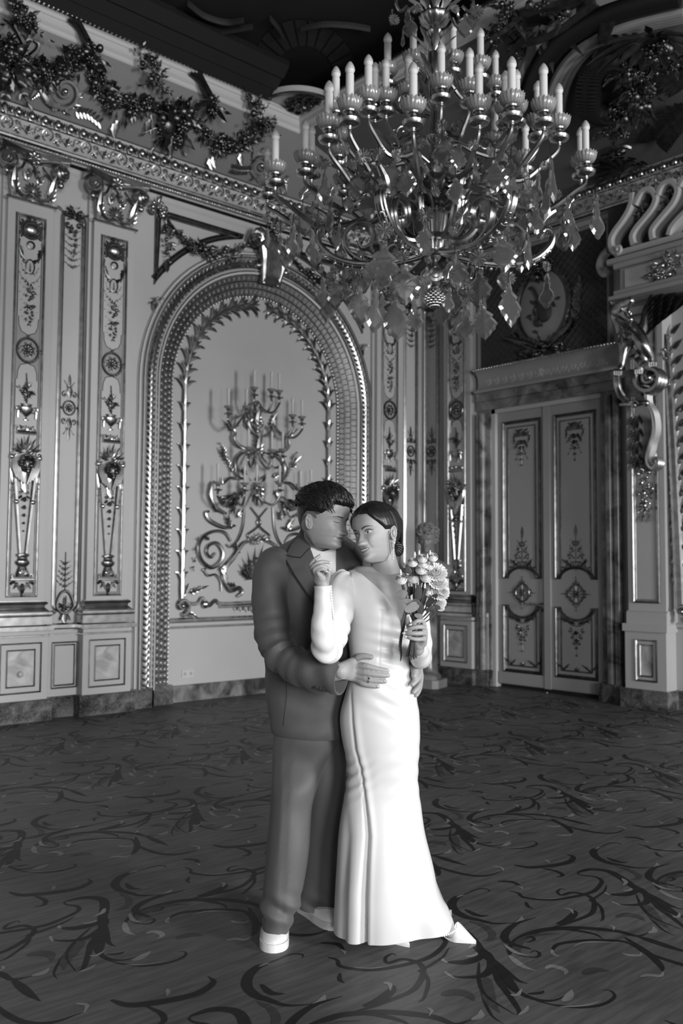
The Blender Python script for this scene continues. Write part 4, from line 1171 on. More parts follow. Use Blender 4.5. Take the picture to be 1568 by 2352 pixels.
# ================================================================ the door wall
M_DARKP = mat('dark_lattice_ground', .045, .6, noise_amt=.2, noise_scale=6)
M_DOOR = mat('door_paint_shaded', .36, .5)  # white door paint darkened, the door wall's weak light put into the colour
DW = -.05
def b(px, py, w=0): return uB(px, py, w)
uL, uR = b(1143, 1500, DW)[0], b(1391, 1500, DW)[0]
UM = (uL+uR)/2; DH = 3.40; LW = (uR-uL)/2
dr = thing('door_1', 'tall white double door with gilded panels in a marble surround', 'door', locB(UM, 0)); dr.rotation_euler = (0, 0, ROTB); dr['kind'] = 'structure'
vv = lambda py: b(1198, py, DW)[1]
zu0, zu1, zuc = vv(1329), vv(964), vv(1306)
zl0, zl1, zlc = vv(1546), vv(1390), vv(1415)
def door_leaf(s):
    c = s*LW/2; hw = LW/2-.01
    mb = MB()
    mb.box(c-hw, c+hw, .05, .10, .04, DH)
    mb.box(c-hw+.02, c+hw-.02, .03, .05, .05, .19)
    if s > 0: mb.box(-.045, .045, .02, .05, .04, DH)
    leaf = mb.build('door_leaf', M_DOOR, dr, smooth=False)
    pw = hw-.085
    def outline(o, up):
        q = pw-o
        if up:
            ar = [(q*.72*math.cos(PI*i/10), zu0+o+.0+(zuc-zu0)*(1.0)*math.sin(PI*i/10)) for i in range(11)]
            return [(c-q, zu0+o), (c-q, zu1-o), (c+q, zu1-o), (c+q, zu0+o)]+[(c+x, z) for x, z in ar]
        ar = [(-q*.72*math.cos(PI*i/10), zl1-o-(zl1-zlc)*math.sin(PI*i/10)) for i in range(11)]
        return [(c-q, zl0+o), (c-q, zl1-o)]+[(c+x, z) for x, z in ar]+[(c+q, zl1-o), (c+q, zl0+o)]
    mb = MB()
    for up in (1, 0):
        mb.mould(outline(0, up), [(0, 0), (0, .018), (-.014, .024), (-.024, .01), (-.034, .012), (-.04, 0)], True, .05)
        mb.mould(outline(.075, up), [(0, 0), (-.002, .010), (-.012, .010), (-.016, 0)], True, .05)
    mb.build('panel_moulding', M_GOLDD, leaf)
    mb = MB(); H = -.045
    v = zu1-.20
    shell(mb, c, v, .08, 9, 0, PI, .01-.05)
    for q in (1, -1):
        i0 = len(mb.v); scroll(mb, q*.09, v+.03, .05, 1.4, PI/2, q, .011, .0, n=16); acan(mb, q*.03, v-.05, -PI/2+q*.6, .14, .06, .2, 3, .0); acan(mb, q*.12, v+.02, -PI/2-q*.1, .13, .05, .2, 2, .0)
        sprig(mb, q*.02, v-.12, -PI/2+q*.3, .16, 3, .035, q*.3, h=0)
        # foot of the tall panel : a pyramid of scrolls
        for k in range(4): scroll(mb, q*(.13-.033*k), zu0+.20+.075*k, .036, 1.3, -PI/2, -q, .008, 0, n=14); sprig(mb, q*.02, zu0+.16+.08*k, PI/2-q*.8, .1-.012*k, 2, .026, q*.4, h=0)
        acan(mb, q*.02, zu0+.12, PI/2-q*.9, .2, .06, .2, 3, 0); scroll(mb, q*.19, zu0+.1, .045, 1.3, PI/2, q, .011, 0, n=14)
        # low panel
        acan(mb, q*.02, zlc-.06, PI/2-q*1.25, .2, .06, .2, 3, 0); scroll(mb, q*.17, zlc-.0, .04, 1.3, -PI/2, -q, .01, 0, n=14)
        for k in range(3): scroll(mb, q*(.09-.026*k), zlc-.14-.07*k, .034, 1.3, PI/2, q, .008, 0, n=14)
        acan(mb, q*(pw-.1), zl0+.1, PI/2-q*.9, .12, .05, .2, 2, 0); acan(mb, q*(pw-.1), zl0+.09, PI/2+q*.9, .13, .05, .2, 2, 0)
        mb.xf(Matrix.Translation((c, -.0, 0)), i0)
    i0 = len(mb.v)
    drop(mb, 0, v-.08, v-.36, 5, .06, .025, h=0); drop(mb, 0, zlc-.16, zlc-.42, 4, .05, .025, h=0)
    mb.tube([V(0, 0, zu0+.1), V(0, 0, zu0+.56)], .005, 5); mb.leaf((0, 0, zu0+.5), (0, 0, 1), (0, -1, 0), .14, .05, 0, 4)
    shell(mb, 0, zl0+.08, .05, 5, .2, PI-.2, 0); mb.tube([V(-pw+.12, 0, zl0+.085), V(pw-.12, 0, zl0+.085)], .008, 5)
    mb.xf(Matrix.Translation((c, .05, 0)), i0)
    mb.v = [(x, y if y > .02 else y+.05, z) for x, y, z in mb.v]
    mb.build('carved_ornament', M_GOLDD, leaf)
    mb = MB(); i0 = 0; r = .10
    mb.tube([V(r*math.cos(a), 0, r*1.05*math.sin(a)) for a in (2*PI*i/24 for i in range(24))], .012, 6, closed=True)
    rosette(mb, 0, 0, .045, 8, 0)
    for k in range(12): mb.tube([V(0, 0, 0), V(r*math.cos(k*PI/6), 0, r*math.sin(k*PI/6))], .004, 4)
    for k in range(4):
        a = k*PI/2; sprig(mb, r*math.cos(a), r*1.05*math.sin(a), a, .07, 2, .03, 0, h=0); [scroll(mb, r*1.15*math.cos(a+q*.25), r*1.15*math.sin(a+q*.25), .02, 1.1, a, q, .006, 0, n=10) for q in (1, -1)]
    mb.xf(Matrix.Translation((c, .045, vv(1361))))
    mb.build('round_medallion', M_GOLDD, leaf)
    if s < 0:
        mb = MB(); hx = -.085; hz = vv(1385)
        mb.tube([V(hx, .05, hz), V(hx, -.02, hz), V(hx-.03, -.03, hz), V(hx-.12, -.03, hz+.0)], .012, 8); mb.ell((hx-.12, -.03, hz), .02, 8, 6); mb.lathe([(.0, 0), (.022, 0), (.022, .01), (0, .01)], 12, (0, 0, 0)); 
        mb.build('door_handle', M_GOLD, leaf)
        mb = MB(); mb.ell((hx+.015, .04, vv(1399)), (.02, .02, .02), 10, 8); mb.build('lock_knob', M_CRACK, leaf)
door_leaf(-1); door_leaf(1)
mb = MB(); mb.box(-LW-.05, -LW+.01, .0, .11, 0, DH+.05); mb.box(LW-.01, LW+.01, .02, .11, 0, DH+.05); mb.box(-LW-.05, LW+.01, .0, .11, DH, DH+.05); mb.build('door_frame', M_WHITE, dr, smooth=False)
mb = MB(); mb.box(-LW-.05, LW+.05, .10, .12, 0, DH+.05); mb.build('gap_shade_sheet', M_CRACK, dr, smooth=False)  # added dark sheet, painting shade into the gaps round the leaves
# wall B was built solid : cut the doorway out of it
wb = bpy.data.objects['wall_right']; me = wb.data
y1, y2 = -(uL)+.05, -(uR)-.02
mb = MB(); mb.box(XB, XB+.3, Y0-.2, y2, 0, 6.9); mb.box(XB, XB+.3, y1, YA+.3, 0, 6.9); mb.box(XB, XB+.3, y2, y1, DH+.05, 6.9); mb.box(XB+.12, XB+.3, y2, y1, 0, DH+.05)
nm = mb.build('tmp', M_WALL, smooth=False); wb.data = nm.data; bpy.data.objects.remove(nm)
# marble surround
sr = thing('marble_doorcase', 'brown marble doorcase of slim columns around the double door', 'doorcase', locB(UM, 0), ROTB); sr['kind'] = 'structure'
sr.name = 'trim_13'
def colm(name, x, r, w):
    mb = MB(); mb.lathe([(r*1.0, .2), (r, 3.40)], 14, (x, -w, 0)); mb.build(name, M_MARBM, sr)
X = lambda px, w: b(px, 1300, w)[0]-UM
for x, r, w in ((X(1097, .06), .03, .05), (X(1108, .06), .042, .06), (X(1401, .06), .045, .06), (X(1418, .06), .045, .05)): colm('slim_column', x, r, w)
mb = MB()
mb.box(X(1092, .02), -LW-.05, -.02, .11, .18, 3.45); mb.box(LW+.01, X(1428, .02), -.02, .11, .18, 3.45)
mb.box(X(1092, .05), X(1428, .05), -.05, .11, 3.45, 3.70); mb.box(X(1092, .1), X(1428, .1), -.09, 0, 3.56, 3.70)
mb.build('marble_lining', M_MARBM, sr, smooth=False)
mb = MB(); mb.box(X(1090, .02), -LW-.05, -.10, .02, 0, .2); mb.box(LW+.01, X(1429, .1), -.12, .02, 0, .2); mb.build('plinth', M_MARB, sr, smooth=False)
# entablature
en = thing('door_entablature', 'pale curved entablature with running scrolls on top of the doorcase', 'entablature', locB(UM, 3.68), ROTB)
xl, xr = b(1092, 910, .12)[0]-UM, b(1425, 860, .12)[0]-UM
prof = [(0, -.02), (-.15, -.02), (-.16, 0), (-.15, .02), (-.10, .03), (-.075, .06), (-.07, .12), (-.085, .19), (-.12, .24), (-.16, .26), (-.165, .285), (0, .285)]
mb = MB(); mb.extx(prof, xl, xr); mb.build('curved_frieze', M_DOOR, en)
mb = MB(); x = xl
while x < xr: mb.ell((x, -.165, .272), (.018, .016, .016), 6, 5); x += .042
mb.build('bead_row', M_GOLD, en)
mb = MB(); k = 0; x = xl+.16
while x < xr-.12:
    s = 1 if x < 0 else -1
    scroll(mb, x, .125, .055, 1.6, -PI/2*s, s, .006, .072, n=20); sprig(mb, x+.05*s, .1, PI/2*s+.2, .08, 2, .03, s, h=.075); x += .125
rosette(mb, 0, .125, .05, 8, .075)
mb.build('running_scroll', M_WHITE, en)
# over-door
od = thing('overdoor_panel', 'dark latticed panel above the door entablature', 'panel', locB(UM, 3.96), ROTB)
ol, orr = b(1104, 760, .02)[0]-UM, b(1396, 700, .02)[0]-UM
mb = MB(); mb.box(ol, orr, -.02, 0, 0, 1.42); mb.build('ground', M_DARKP, od, smooth=False)
mb = MB()
for i in range(-18, 34):
    for s in (1, -1):
        x0 = ol+i*.1; pts = []
        for t in (0, 1.4):
            pts.append((x0+s*t*1.0 if s > 0 else x0+t*-1.0+1.4, t))
        (xa, za), (xb, zb) = pts
        lo, hi = ol+.02, orr-.02
        def cl(xa, za, xb, zb):
            d = xb-xa
            ts = [0, 1]
            t0, t1 = 0., 1.
            for bound, sg in ((lo, 1), (hi, -1)):
                fa, fb = sg*(xa-bound), sg*(xb-bound)
                if fa < 0 and fb < 0: return None
                if fa < 0: t0 = max(t0, fa/(fa-fb))
                if fb < 0: t1 = min(t1, fa/(fa-fb))
            return (xa+d*t0, za+(zb-za)*t0, xa+d*t1, za+(zb-za)*t1) if t1 > t0 else None
        r = cl(xa, za, xb, zb)
        if r: mb.tube([V(r[0], -.022, r[1]), V(r[2], -.022, r[3])], .008, 4)
for i in range(int((orr-ol)/.1)):
    for j in range(14): 
        mb.box(ol+.05+i*.1-.012, ol+.05+i*.1+.012, -.028, -.02, .05+j*.1-.012, .05+j*.1+.012)
mb.build('lattice', mat('lattice_bronze', .09, .45, metal=.4), od, smooth=False)
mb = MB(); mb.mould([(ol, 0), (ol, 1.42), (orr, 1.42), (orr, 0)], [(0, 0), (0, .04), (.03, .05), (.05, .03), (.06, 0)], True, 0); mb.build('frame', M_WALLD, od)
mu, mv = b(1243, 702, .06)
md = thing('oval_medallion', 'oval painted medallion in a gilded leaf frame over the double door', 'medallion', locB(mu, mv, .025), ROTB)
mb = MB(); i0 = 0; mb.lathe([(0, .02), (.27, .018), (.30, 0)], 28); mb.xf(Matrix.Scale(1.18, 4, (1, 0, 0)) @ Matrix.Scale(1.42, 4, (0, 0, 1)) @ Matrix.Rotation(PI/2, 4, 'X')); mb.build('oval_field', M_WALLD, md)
mb = MB(); mb.tube([V(.375*math.cos(a), -.02, .455*math.sin(a)) for a in (2*PI*i/40 for i in range(40))], .025, 6, closed=True)
for k in range(44):
    a = 2*PI*k/44; t = V(-math.sin(a)*.375, 0, math.cos(a)*.455).normalized(); mb.leaf(V(.38*math.cos(a), -.035, .46*math.sin(a)), t+V(math.cos(a), 0, math.sin(a))*.5, (0, -1, 0), .07, .04, .1, 3)
mb.build('leaf_frame', M_GOLDD, md)
mb = MB(); R = random.Random(9)
for k in range(26):
    a = R.uniform(0, 6.28); q = R.uniform(.2, .95); mb.leaf((.24*q*math.cos(a), -.025, .36*q*math.sin(a)), (R.uniform(-1, 1), 0, R.uniform(-1, 1)), (0, -1, 0), .09, .05, .1, 4, lob=1)
mb.tube(bez((-.18, -.03, .25), (-.1, -.05, .3), (-.02, -.05, 0), (.05, -.04, -.1), 8), .02, 6); mb.tube(bez((.1, -.03, .2), (.05, -.05, .1), (-.02, -.05, 0), (-.1, -.04, -.2), 8), .018, 6)
mb.ell((.04, -.03, -.08), (.1, .05, .13), 12, 8); mb.ell((-.05, -.03, -.2), (.06, .04, .05), 10, 6)
mb.build('trophy_relief', M_DARKP, md)
mb = MB()
cluster(mb, (0, -.04, .47), .13, 22, 5)
for s in (1, -1):
    acan(mb, s*.05, -.48, PI/2-s*1.2, .5, .16, .25, 5, .03); acan(mb, s*.05, -.5, PI/2-s*1.6, .3, .14, .25, 4, .03)
    mb.tube(crom([(0, -.04, -.55), (s*.15, -.05, -.5), (s*.3, -.05, -.4), (s*.42, -.04, -.25)], 5), .02, 6)
    for k in range(5): sprig(mb, s*(.3+.04*k), -.38+.1*k, PI/2-s*(.9-.1*k), .28-.03*k, 4, .09, s*.6, stem=.008)
    festoon(mb, [V(s*(.18+.07*i), -.04, -.52-.035*i) for i in range(5)], .03, .06, 7, 31+s)
cluster(mb, (0, -.05, -.56), .1, 16, 6)
mb.build('laurel_spray', M_GOLDD, md)

# ---- pier at the edge of the photograph
WP = .20
pu0, pu1 = b(1442, 1300, WP)[0], b(1528, 1300, WP)[0]
pcx = (pu0+pu1)/2; ph = (pu1-pu0)/2
pr = thing('panelled_pier', 'grey panelled pier to the right of the double door carrying a gilded bracket', 'pier', locB(pcx, 0), ROTB)
mb = MB(); mb.box(-ph, ph, -WP, 0, .9, 4.45); mb.box(-ph-.03, ph+.01, -WP-.03, 0, .2, .80); mb.box(-ph-.05, ph+.03, -WP-.05, 0, .80, .88)
mb.extx([(0, .88), (-WP-.03, .88), (-WP-.03, 1.0), (-WP, 1.02), (0, 1.02)], -ph-.01, ph+.02)
mb.build('body', M_WALL, pr, smooth=False)
mb = MB(); W2 = ph-.06
mb.mould([(-W2, 1.10), (-W2, 4.2), (W2, 4.2), (W2, 1.10)], [(0, 0), (0, .012), (-.01, .018), (-.02, .008), (-.035, .01), (-.04, 0)], True, -WP)
for k, (W3, a, c) in enumerate(((ph-.09, .28, .72), (ph-.14, .33, .67))): mb.mould([(-W3, a), (-W3, c), (W3, c), (W3, a)], [(0, 0), (0, .01), (-.008, .014), (-.016, .006), (-.02, 0)], True, -WP-.03)
mb.build('gilt_frame', M_GOLD, pr)
mb = MB(); W3 = ph-.14; mb.box(-W3, W3, -WP-.035, -WP, .33, .67); mb.build('marble_panel', M_MARBL, pr, smooth=False)
mb = MB(); mb.box(-ph-.07, ph+.04, -WP-.07, 0, 0, .2); mb.build('plinth', M_MARB, pr, smooth=False)
# entablature block above it, stepping forward
eb = thing('bracketed_entablature', 'grey entablature block projecting over the gilded winged beast', 'entablature', locB(pcx, 4.3), ROTB)
WE = .52
l0 = b(1424, 660, WE)[0]-pcx; l1 = l0+1.9
vb0, vb1 = b(1424, 745, WE)[1]-4.3, b(1424, 612, WE)[1]-4.3
vb0 = b(1440, 672, WE)[1]-4.3; 
mb = MB(); mb.box(l0, l1, -WE, 0, vb0, vb1)
for o, a, c in ((.05, vb0-.03, vb0+.03), (.09, vb0-.07, vb0-.03), (.05, vb1-.03, vb1+.02), (.10, vb1+.02, vb1+.07)): mb.box(l0-o, l1, -WE-o, 0, a, c)
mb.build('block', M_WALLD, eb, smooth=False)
mb = MB(); mb.box(l0+.06, l0+.55, -WE-.01, -WE, vb0+.05, vb1-.05); mb.build('panel', M_WALL, eb, smooth=False)
mb = MB(); festoon(mb, [V(l0+.38+.06*i, -WE-.04, (vb0+vb1)/2-.03+.01*i) for i in range(7)], .05, .09, 9, 51); mb.build('fruit_swag', M_GOLD, eb)
# openwork crest of S-shaped ribs
cr = thing('openwork_crest', 'pale openwork crest of S-shaped ribs on top of the entablature block', 'crest', locB(pcx, b(1440, 575, WE)[1]), ROTB)
ox, oz = pcx, b(1440, 575, WE)[1]
def pt(px, py, w): u, v = b(px, py, w); return V(u-ox, -w, v-oz)
ribs = [[(1420, 585), (1404, 572), (1401, 550), (1410, 530), (1427, 507), (1442, 482), (1449, 460), (1450, 443)],
        [(1453, 560), (1450, 543), (1458, 525), (1478, 501), (1497, 476), (1504, 455), (1498, 440), (1485, 434), (1472, 440), (1463, 455), (1456, 470)],
        [(1497, 549), (1495, 530), (1504, 514), (1524, 490), (1544, 465), (1554, 440), (1550, 424), (1538, 416), (1524, 420), (1514, 432), (1508, 448)],
        [(1534, 540), (1540, 522), (1556, 502), (1580, 478), (1600, 450), (1604, 425), (1596, 408), (1580, 402), (1566, 412), (1558, 428)]]
for i, r in enumerate(ribs):
    mb = MB(); p = crom([pt(x, y, WE+.02) for x, y in r], 5)
    n = len(p); T, N = frames(p, up=V(0, -1, 0)); rad = [.036]*n
    vs = []
    for q, t, nn in zip(p, T, N):
        bb = t.cross(nn); vs += [q+bb*.034-nn*.0, q+bb*.034+nn*-.16, q-bb*.034+nn*-.16, q-bb*.034, q-bb*.02+nn*.012, q+bb*.02+nn*.012]
    fs = [(k*6+a, k*6+(a+1) % 6, k*6+6+(a+1) % 6, k*6+6+a) for k in range(n-1) for a in range(6)]+[tuple(range(6)), tuple((n-1)*6+a for a in range(5, -1, -1))]
    mb.add(vs, fs); mb.build('curved_rib', M_WALL, cr, sharp=30)
mb = MB(); q0, q1 = pt(1412, 584, WE+.02), pt(1640, 516, WE+.02); mb.box(q0.x, q1.x, -WE-.03, -WE+.16, q0.z-.03, q0.z+.03); mb.build('base_bar', M_WALL, cr, smooth=False)
mb = MB(); c0 = pt(1417, 573, WE+.03)
scroll(mb, c0.x, c0.z, .055, 1.4, -PI/2, 1, .022, -c0.y, n=18); mb.build('end_scroll', M_WALL, cr)
mb = MB(); c1 = pt(1385, 606, .25); mb.tube(crom([pt(1400, 575, .42), pt(1385, 590, .34), pt(1378, 612, .3), pt(1388, 628, .3), pt(1398, 618, .3)], 5), .05, 8); mb.build('side_scroll', M_WALL, cr)
mb = MB(); mb.box(pt(1430, 560, 0).x, q1.x, -.3, -.28, q0.z, q0.z+.62); mb.build('back_board', M_DARKP, cr, smooth=False)
for j, L in enumerate(([(1487, 455), (1486, 470), (1478, 485), (1470, 500)], [(1540, 436), (1538, 452), (1530, 470), (1522, 486)])):
    mb = MB(); festoon(mb, [pt(x, y, WE-.06) for x, y in L], .04, .06, 7, 80+j); mb.build('fruit_drop', M_GOLDD, cr)
# ---- gilded winged beast on its scroll bracket
def skin(name, nodes, edges, m, parent, sub=2, root=0):
    me = bpy.data.meshes.new(name); me.from_pydata([n[0] for n in nodes], edges, [])
    o = bpy.data.objects.new(name, me); COL.objects.link(o)
    md_ = o.modifiers.new('s', 'SKIN'); md_.use_smooth_shade = True
    for i, n in enumerate(nodes):
        r = n[1]; me.skin_vertices[0].data[i].radius = r if hasattr(r, '__len__') else (r, r); me.skin_vertices[0].data[i].use_root = (i == root)
    md2 = o.modifiers.new('d', 'SUBSURF'); md2.levels = sub; md2.render_levels = sub
    dg = bpy.context.evaluated_depsgraph_get(); dg.update(); me2 = bpy.data.meshes.new_from_object(o.evaluated_get(dg))
    bpy.data.objects.remove(o); me2.name = name; me2.materials.clear(); me2.materials.append(m)
    me2.polygons.foreach_set('use_smooth', [True]*len(me2.polygons))
    o2 = bpy.data.objects.new(name, me2); COL.objects.link(o2); o2.parent = parent
    return o2
bw = .5
lu, lv = b(1440, 800, bw)
bs = thing('winged_beast', 'gilded snarling winged beast crouching on a scroll bracket of the pier', 'carving', locB(lu, lv, 0), ROTB)
def bp(px, py, w): u, v = b(px, py, w); return V(u-lu, -w, v-lv)
nodes = [(bp(1460, 792, .42), .10), (bp(1446, 764, .48), .125), (bp(1424, 738, .50), .088), (bp(1414, 714, .52), .085), (bp(1424, 702, .60), .082), (bp(1440, 696, .68), .058), (bp(1454, 687, .74), .042),
         (bp(1470, 805, .38), .105), (bp(1480, 838, .34), .06), (bp(1478, 845, .44), .035), (bp(1468, 850, .52), .03),
         (bp(1437, 785, .55), .085), (bp(1432, 812, .58), .05), (bp(1428, 838, .58), .036), (bp(1420, 853, .62), .034),
         (bp(1462, 768, .58), .085), (bp(1476, 790, .62), .085), (bp(1490, 812, .56), .052), (bp(1500, 832, .5), .026), (bp(1470, 848, .58), .03),
         (bp(1440, 728, .62), .042), (bp(1450, 736, .70), .028)]
edges = [(0, 1), (1, 2), (2, 3), (3, 4), (4, 5), (5, 6), (0, 7), (7, 8), (8, 9), (9, 10), (1, 11), (11, 12), (12, 13), (13, 14), (1, 15), (15, 16), (16, 17), (17, 18), (4, 20), (20, 21)]
nodes.pop(19); edges = [(a if a < 19 else a-1, c if c < 19 else c-1) for a, c in edges]
skin('body', nodes, edges, M_GOLD, bs, 2)
mb = MB()
mb.leaf(bp(1410, 700, .52), (-.4, -.1, .9), (0, -1, 0), .09, .05, .2, 4, thick=.4); mb.leaf(bp(1420, 692, .5), (.1, .0, .9), (0, -1, 0), .08, .05, .2, 4, thick=.4)
for px, py in ((1449, 697), (1453, 692), (1445, 718), (1449, 722)): mb.leaf(bp(px, py, .69), (0, -.2, -1 if py < 705 else 1), (0, -1, 0), .03, .016, 0, 3, thick=.5)
for i, (px, py, w) in enumerate(((1427, 691, .62), (1433, 690, .58))): mb.ell(bp(px, py, w), .016, 7, 5)
mb.build('ear', M_GOLD, bs)
for k, (px, py, w) in enumerate(((1418, 855, .63), (1466, 852, .54), (1498, 835, .5))):
    mb = MB()
    for i in range(4): mb.tube([bp(px-6+4*i, py-5, w), bp(px-7+5*i, py, w+.05), bp(px-7+5*i, py+7, w+.05)], [.017, .019, .012], 6)
    mb.build('paw', M_GOLD, bs)
mb = MB()                              # wing : rows of feathers sweeping up to the right
for r_, (x0, y0, x1, y1) in enumerate(((1478, 775, 1484, 700), (1484, 765, 1500, 690), (1490, 755, 1520, 684), (1498, 745, 1545, 680), (1505, 735, 1575, 680))):
    for i in range(7):
        f = i/6; p = bp(x0+(x1-x0)*f, y0+(y1-y0)*f, .44-.05*r_+.05*f)
        mb.leaf(p, V(.55+.2*r_-.2*f, .1, .55-.05*r_), V(-.3, -1, .2), .15+.05*r_, .06, .15, 4, thick=.18)
mb.tube(crom([bp(1470, 780, .46), bp(1478, 740, .46), bp(1490, 700, .42), bp(1530, 678, .35), bp(1580, 672, .3)], 6), [.05]*6+[.04]*6+[.03]*13, 8)
mb.build('wing', M_GOLDD, bs)
mb = MB(); R = random.Random(3)
for i in range(40):
    px, py = R.uniform(1418, 1452), R.uniform(735, 785); mb.leaf(bp(px, py, .63+R.uniform(-.03, .04)), (R.uniform(-.3, .3), -.2, -1), (0, -1, 0), .08, .03, .2, 4, thick=.3)
mb.build('mane', M_GOLD, bs)
bk = thing('scroll_bracket', 'gilded double-scroll bracket under the winged beast', 'bracket', locB(lu, b(1460, 960, .3)[1], 0), ROTB)
kz = b(1460, 960, .3)[1]
def kp(px, py, w): u, v = b(px, py, w); return V(u-lu, -w, v-kz)
mb = MB()
mb.tube(crom([kp(1416, 865, .55), kp(1418, 885, .55), kp(1425, 905, .5), kp(1436, 918, .42)], 5), .04, 8)
for dx in (0, 5): mb.tube(crom([kp(1414+dx, 866, .58), kp(1416+dx, 886, .58), kp(1423+dx, 904, .53), kp(1434+dx, 917, .45)], 5), .012, 6)
mb.build('left_scroll', M_GOLD, bk)
mb = MB(); c = kp(1490, 868, .50)
for dw in (.0, .06, .12): scroll(mb, c.x, c.z, .16, 2.1, PI*.9, 1, .035, -c.y-dw, n=34)
mb.build('volute', M_GOLD, bk)
mb = MB(); mb.prism([(kp(1420, 860, .3).x, kp(1420, 860, .3).z), (kp(1500, 850, .3).x, kp(1500, 850, .3).z), (kp(1490, 915, .3).x, kp(1490, 915, .3).z), (kp(1438, 920, .3).x, kp(1438, 920, .3).z)], -.48, -.2); mb.build('core', M_GOLDD, bk)
mb = MB()
mb.tube([kp(1424, 930, .42), kp(1436, 928, .42), kp(1440, 928, .42), kp(1450, 928, .42), kp(1454, 928, .42), kp(1466, 927, .42), kp(1480, 925, .42)], [.022, .022, .03, .03, .045, .03, .02], 10)
scroll(mb, kp(1458, 930, .45).x, kp(1458, 930, .45).z, .05, 1.3, 0, 1, .016, .46, n=16); mb.ell(kp(1484, 926, .45), .035, 10, 7)
mb.build('cross_roll', M_GOLD, bk)
mb = MB()
pth = crom([kp(1484, 905, .42), kp(1486, 925, .40), kp(1498, 945, .36), kp(1503, 970, .32), kp(1502, 995, .30), kp(1494, 1022, .30), kp(1488, 1048, .32), kp(1490, 1066, .33), kp(1500, 1074, .33), kp(1510, 1066, .33), kp(1508, 1055, .33), kp(1500, 1055, .33)], 5)
n = len(pth)
for dw in (.0, .04, .08): mb.tube([p+V(0, dw, 0) for p in pth], [.022+.01*min(1, i/30) for i in range(n)], 8)
mb.build('s_scroll', mat('gilding_bright', .8, .3, metal=1.), bk)
mb = MB()
for i, (px, py) in enumerate(((1460, 955), (1462, 985), (1460, 1015), (1462, 1045))):
    p = kp(px, py, .28); acan(mb, p.x, p.z, -PI/2, .17, .12, .3, 4, -p.y); acan(mb, p.x-.03, p.z, -PI/2-.5, .13, .07, .3, 3, -p.y); acan(mb, p.x+.03, p.z, -PI/2+.5, .13, .07, .3, 3, -p.y)
mb.build('acanthus', M_GOLDD, bk)
fd = thing('fruit_festoon', 'gilded hanging cluster of fruit and leaves on the pier below the scroll bracket', 'festoon', locB(lu, b(1485, 1130, .24)[1], 0), ROTB)
fz = b(1485, 1130, .24)[1]
mb = MB()
for i, (px, py, r) in enumerate(((1475, 1070, .05), (1488, 1088, .06), (1482, 1105, .06), (1488, 1122, .07), (1485, 1142, .09), (1488, 1158, .08), (1486, 1172, .06))):
    u, v = b(px, py, .24); cluster(mb, (u-lu, -.24, v-fz), r, 10, 90+i)
u, v = b(1486, 1180, .23)
for a in (-.6, 0, .6): mb.leaf((u-lu, -.22, v-fz), (math.sin(a), 0, -math.cos(a)), (0, -1, 0), .1, .05, .1, 4)
mb.build('fruit_cluster', M_GOLD, fd)
# ---- leaf garland on the wall beyond the pier
gp = [(1526, 770), (1533, 840), (1538, 900), (1543, 980), (1548, 1080), (1553, 1180), (1558, 1290), (1562, 1400)]
G = [V(*(lambda q: (q[0], -.12, q[1]))(b(x, y, .12))) for x, y in gp][::-1]
g0 = G[0].copy()
gg = thing('leaf_garland', 'gilded leafy garland climbing the wall at the right edge of the photo', 'garland', locB(g0.x, g0.z, 0), ROTB)
pth = crom([p-V(g0.x, 0, g0.z) for p in G], 8)
mb = MB(); n = len(pth); mb.tube(pth, [.056-.01*i/n for i in range(n)], 8)
acc = 0
for i in range(2, n-1):
    acc += (pth[i]-pth[i-1]).length
    if acc > .15:
        acc = 0; t = (pth[i+1]-pth[i]).normalized(); nn = V(-t.z, 0, t.x)
        for q in (1, -1):
            mb.leaf(pth[i]+nn*q*.03, t*.8+nn*q*.7, V(0, -1, 0), .20, .075, -.35, 5, thick=.25); mb.leaf(pth[i]+nn*q*.03-t*.08, t+nn*q*.3, V(0, -1, 0)+nn*q*.8, .17, .035, -.1, 4, thick=.3)
        if i % 3 == 0: cluster(mb, pth[i]+V(.02, -.05, 0), .055, 8, i)
for h in (.14, .17): scroll(mb, .04, -.02, .09, 1.5, -PI/2, 1, .025, h, n=22)
mb.build('leafy_stem', M_GOLD, gg)

# ---- marble bust on its column pedestal
fp = onZ(982, 1578)
PX, PY = fp.x+.02, fp.y+.02
pdp = (V(PX, PY, 1)-CAM).dot(CF)
pz = lambda py: (at(975, py, pdp)).z
pe_ = thing('pedestal', 'mottled marble column pedestal standing in the corner beside the door', 'pedestal', (PX, PY, 0), math.radians(20))
M_BUST = mat('bust_stone', .22, .45, noise_amt=.12, noise_scale=5)
top = 1.22
mb = MB(); mb.lathe([(0, .10), (.17, .10), (.175, .14), (.145, .17), (.13, .2), (.125, .24), (.12, .26), (.115, top-.14), (.13, top-.12), (.135, top-.1), (.165, top-.04), (.165, top), (0, top)], 24); mb.build('column', M_MARBM, pe_)
mb = MB()
mb.prism([(-.2+.06, -.2), (.2-.06, -.2), (.2, -.14), (.2, .14), (.14, .2), (-.14, .2), (-.2, .14), (-.2, -.14)], 0, .10); mb.v = [(x, z, y) for x, y, z in mb.v]
mb.build('base', M_BUST, pe_, smooth=False)
bu = thing('bust', 'grey stone bust of a curly-haired youth on the column pedestal', 'bust', (PX, PY, top), YAW-PI/2)
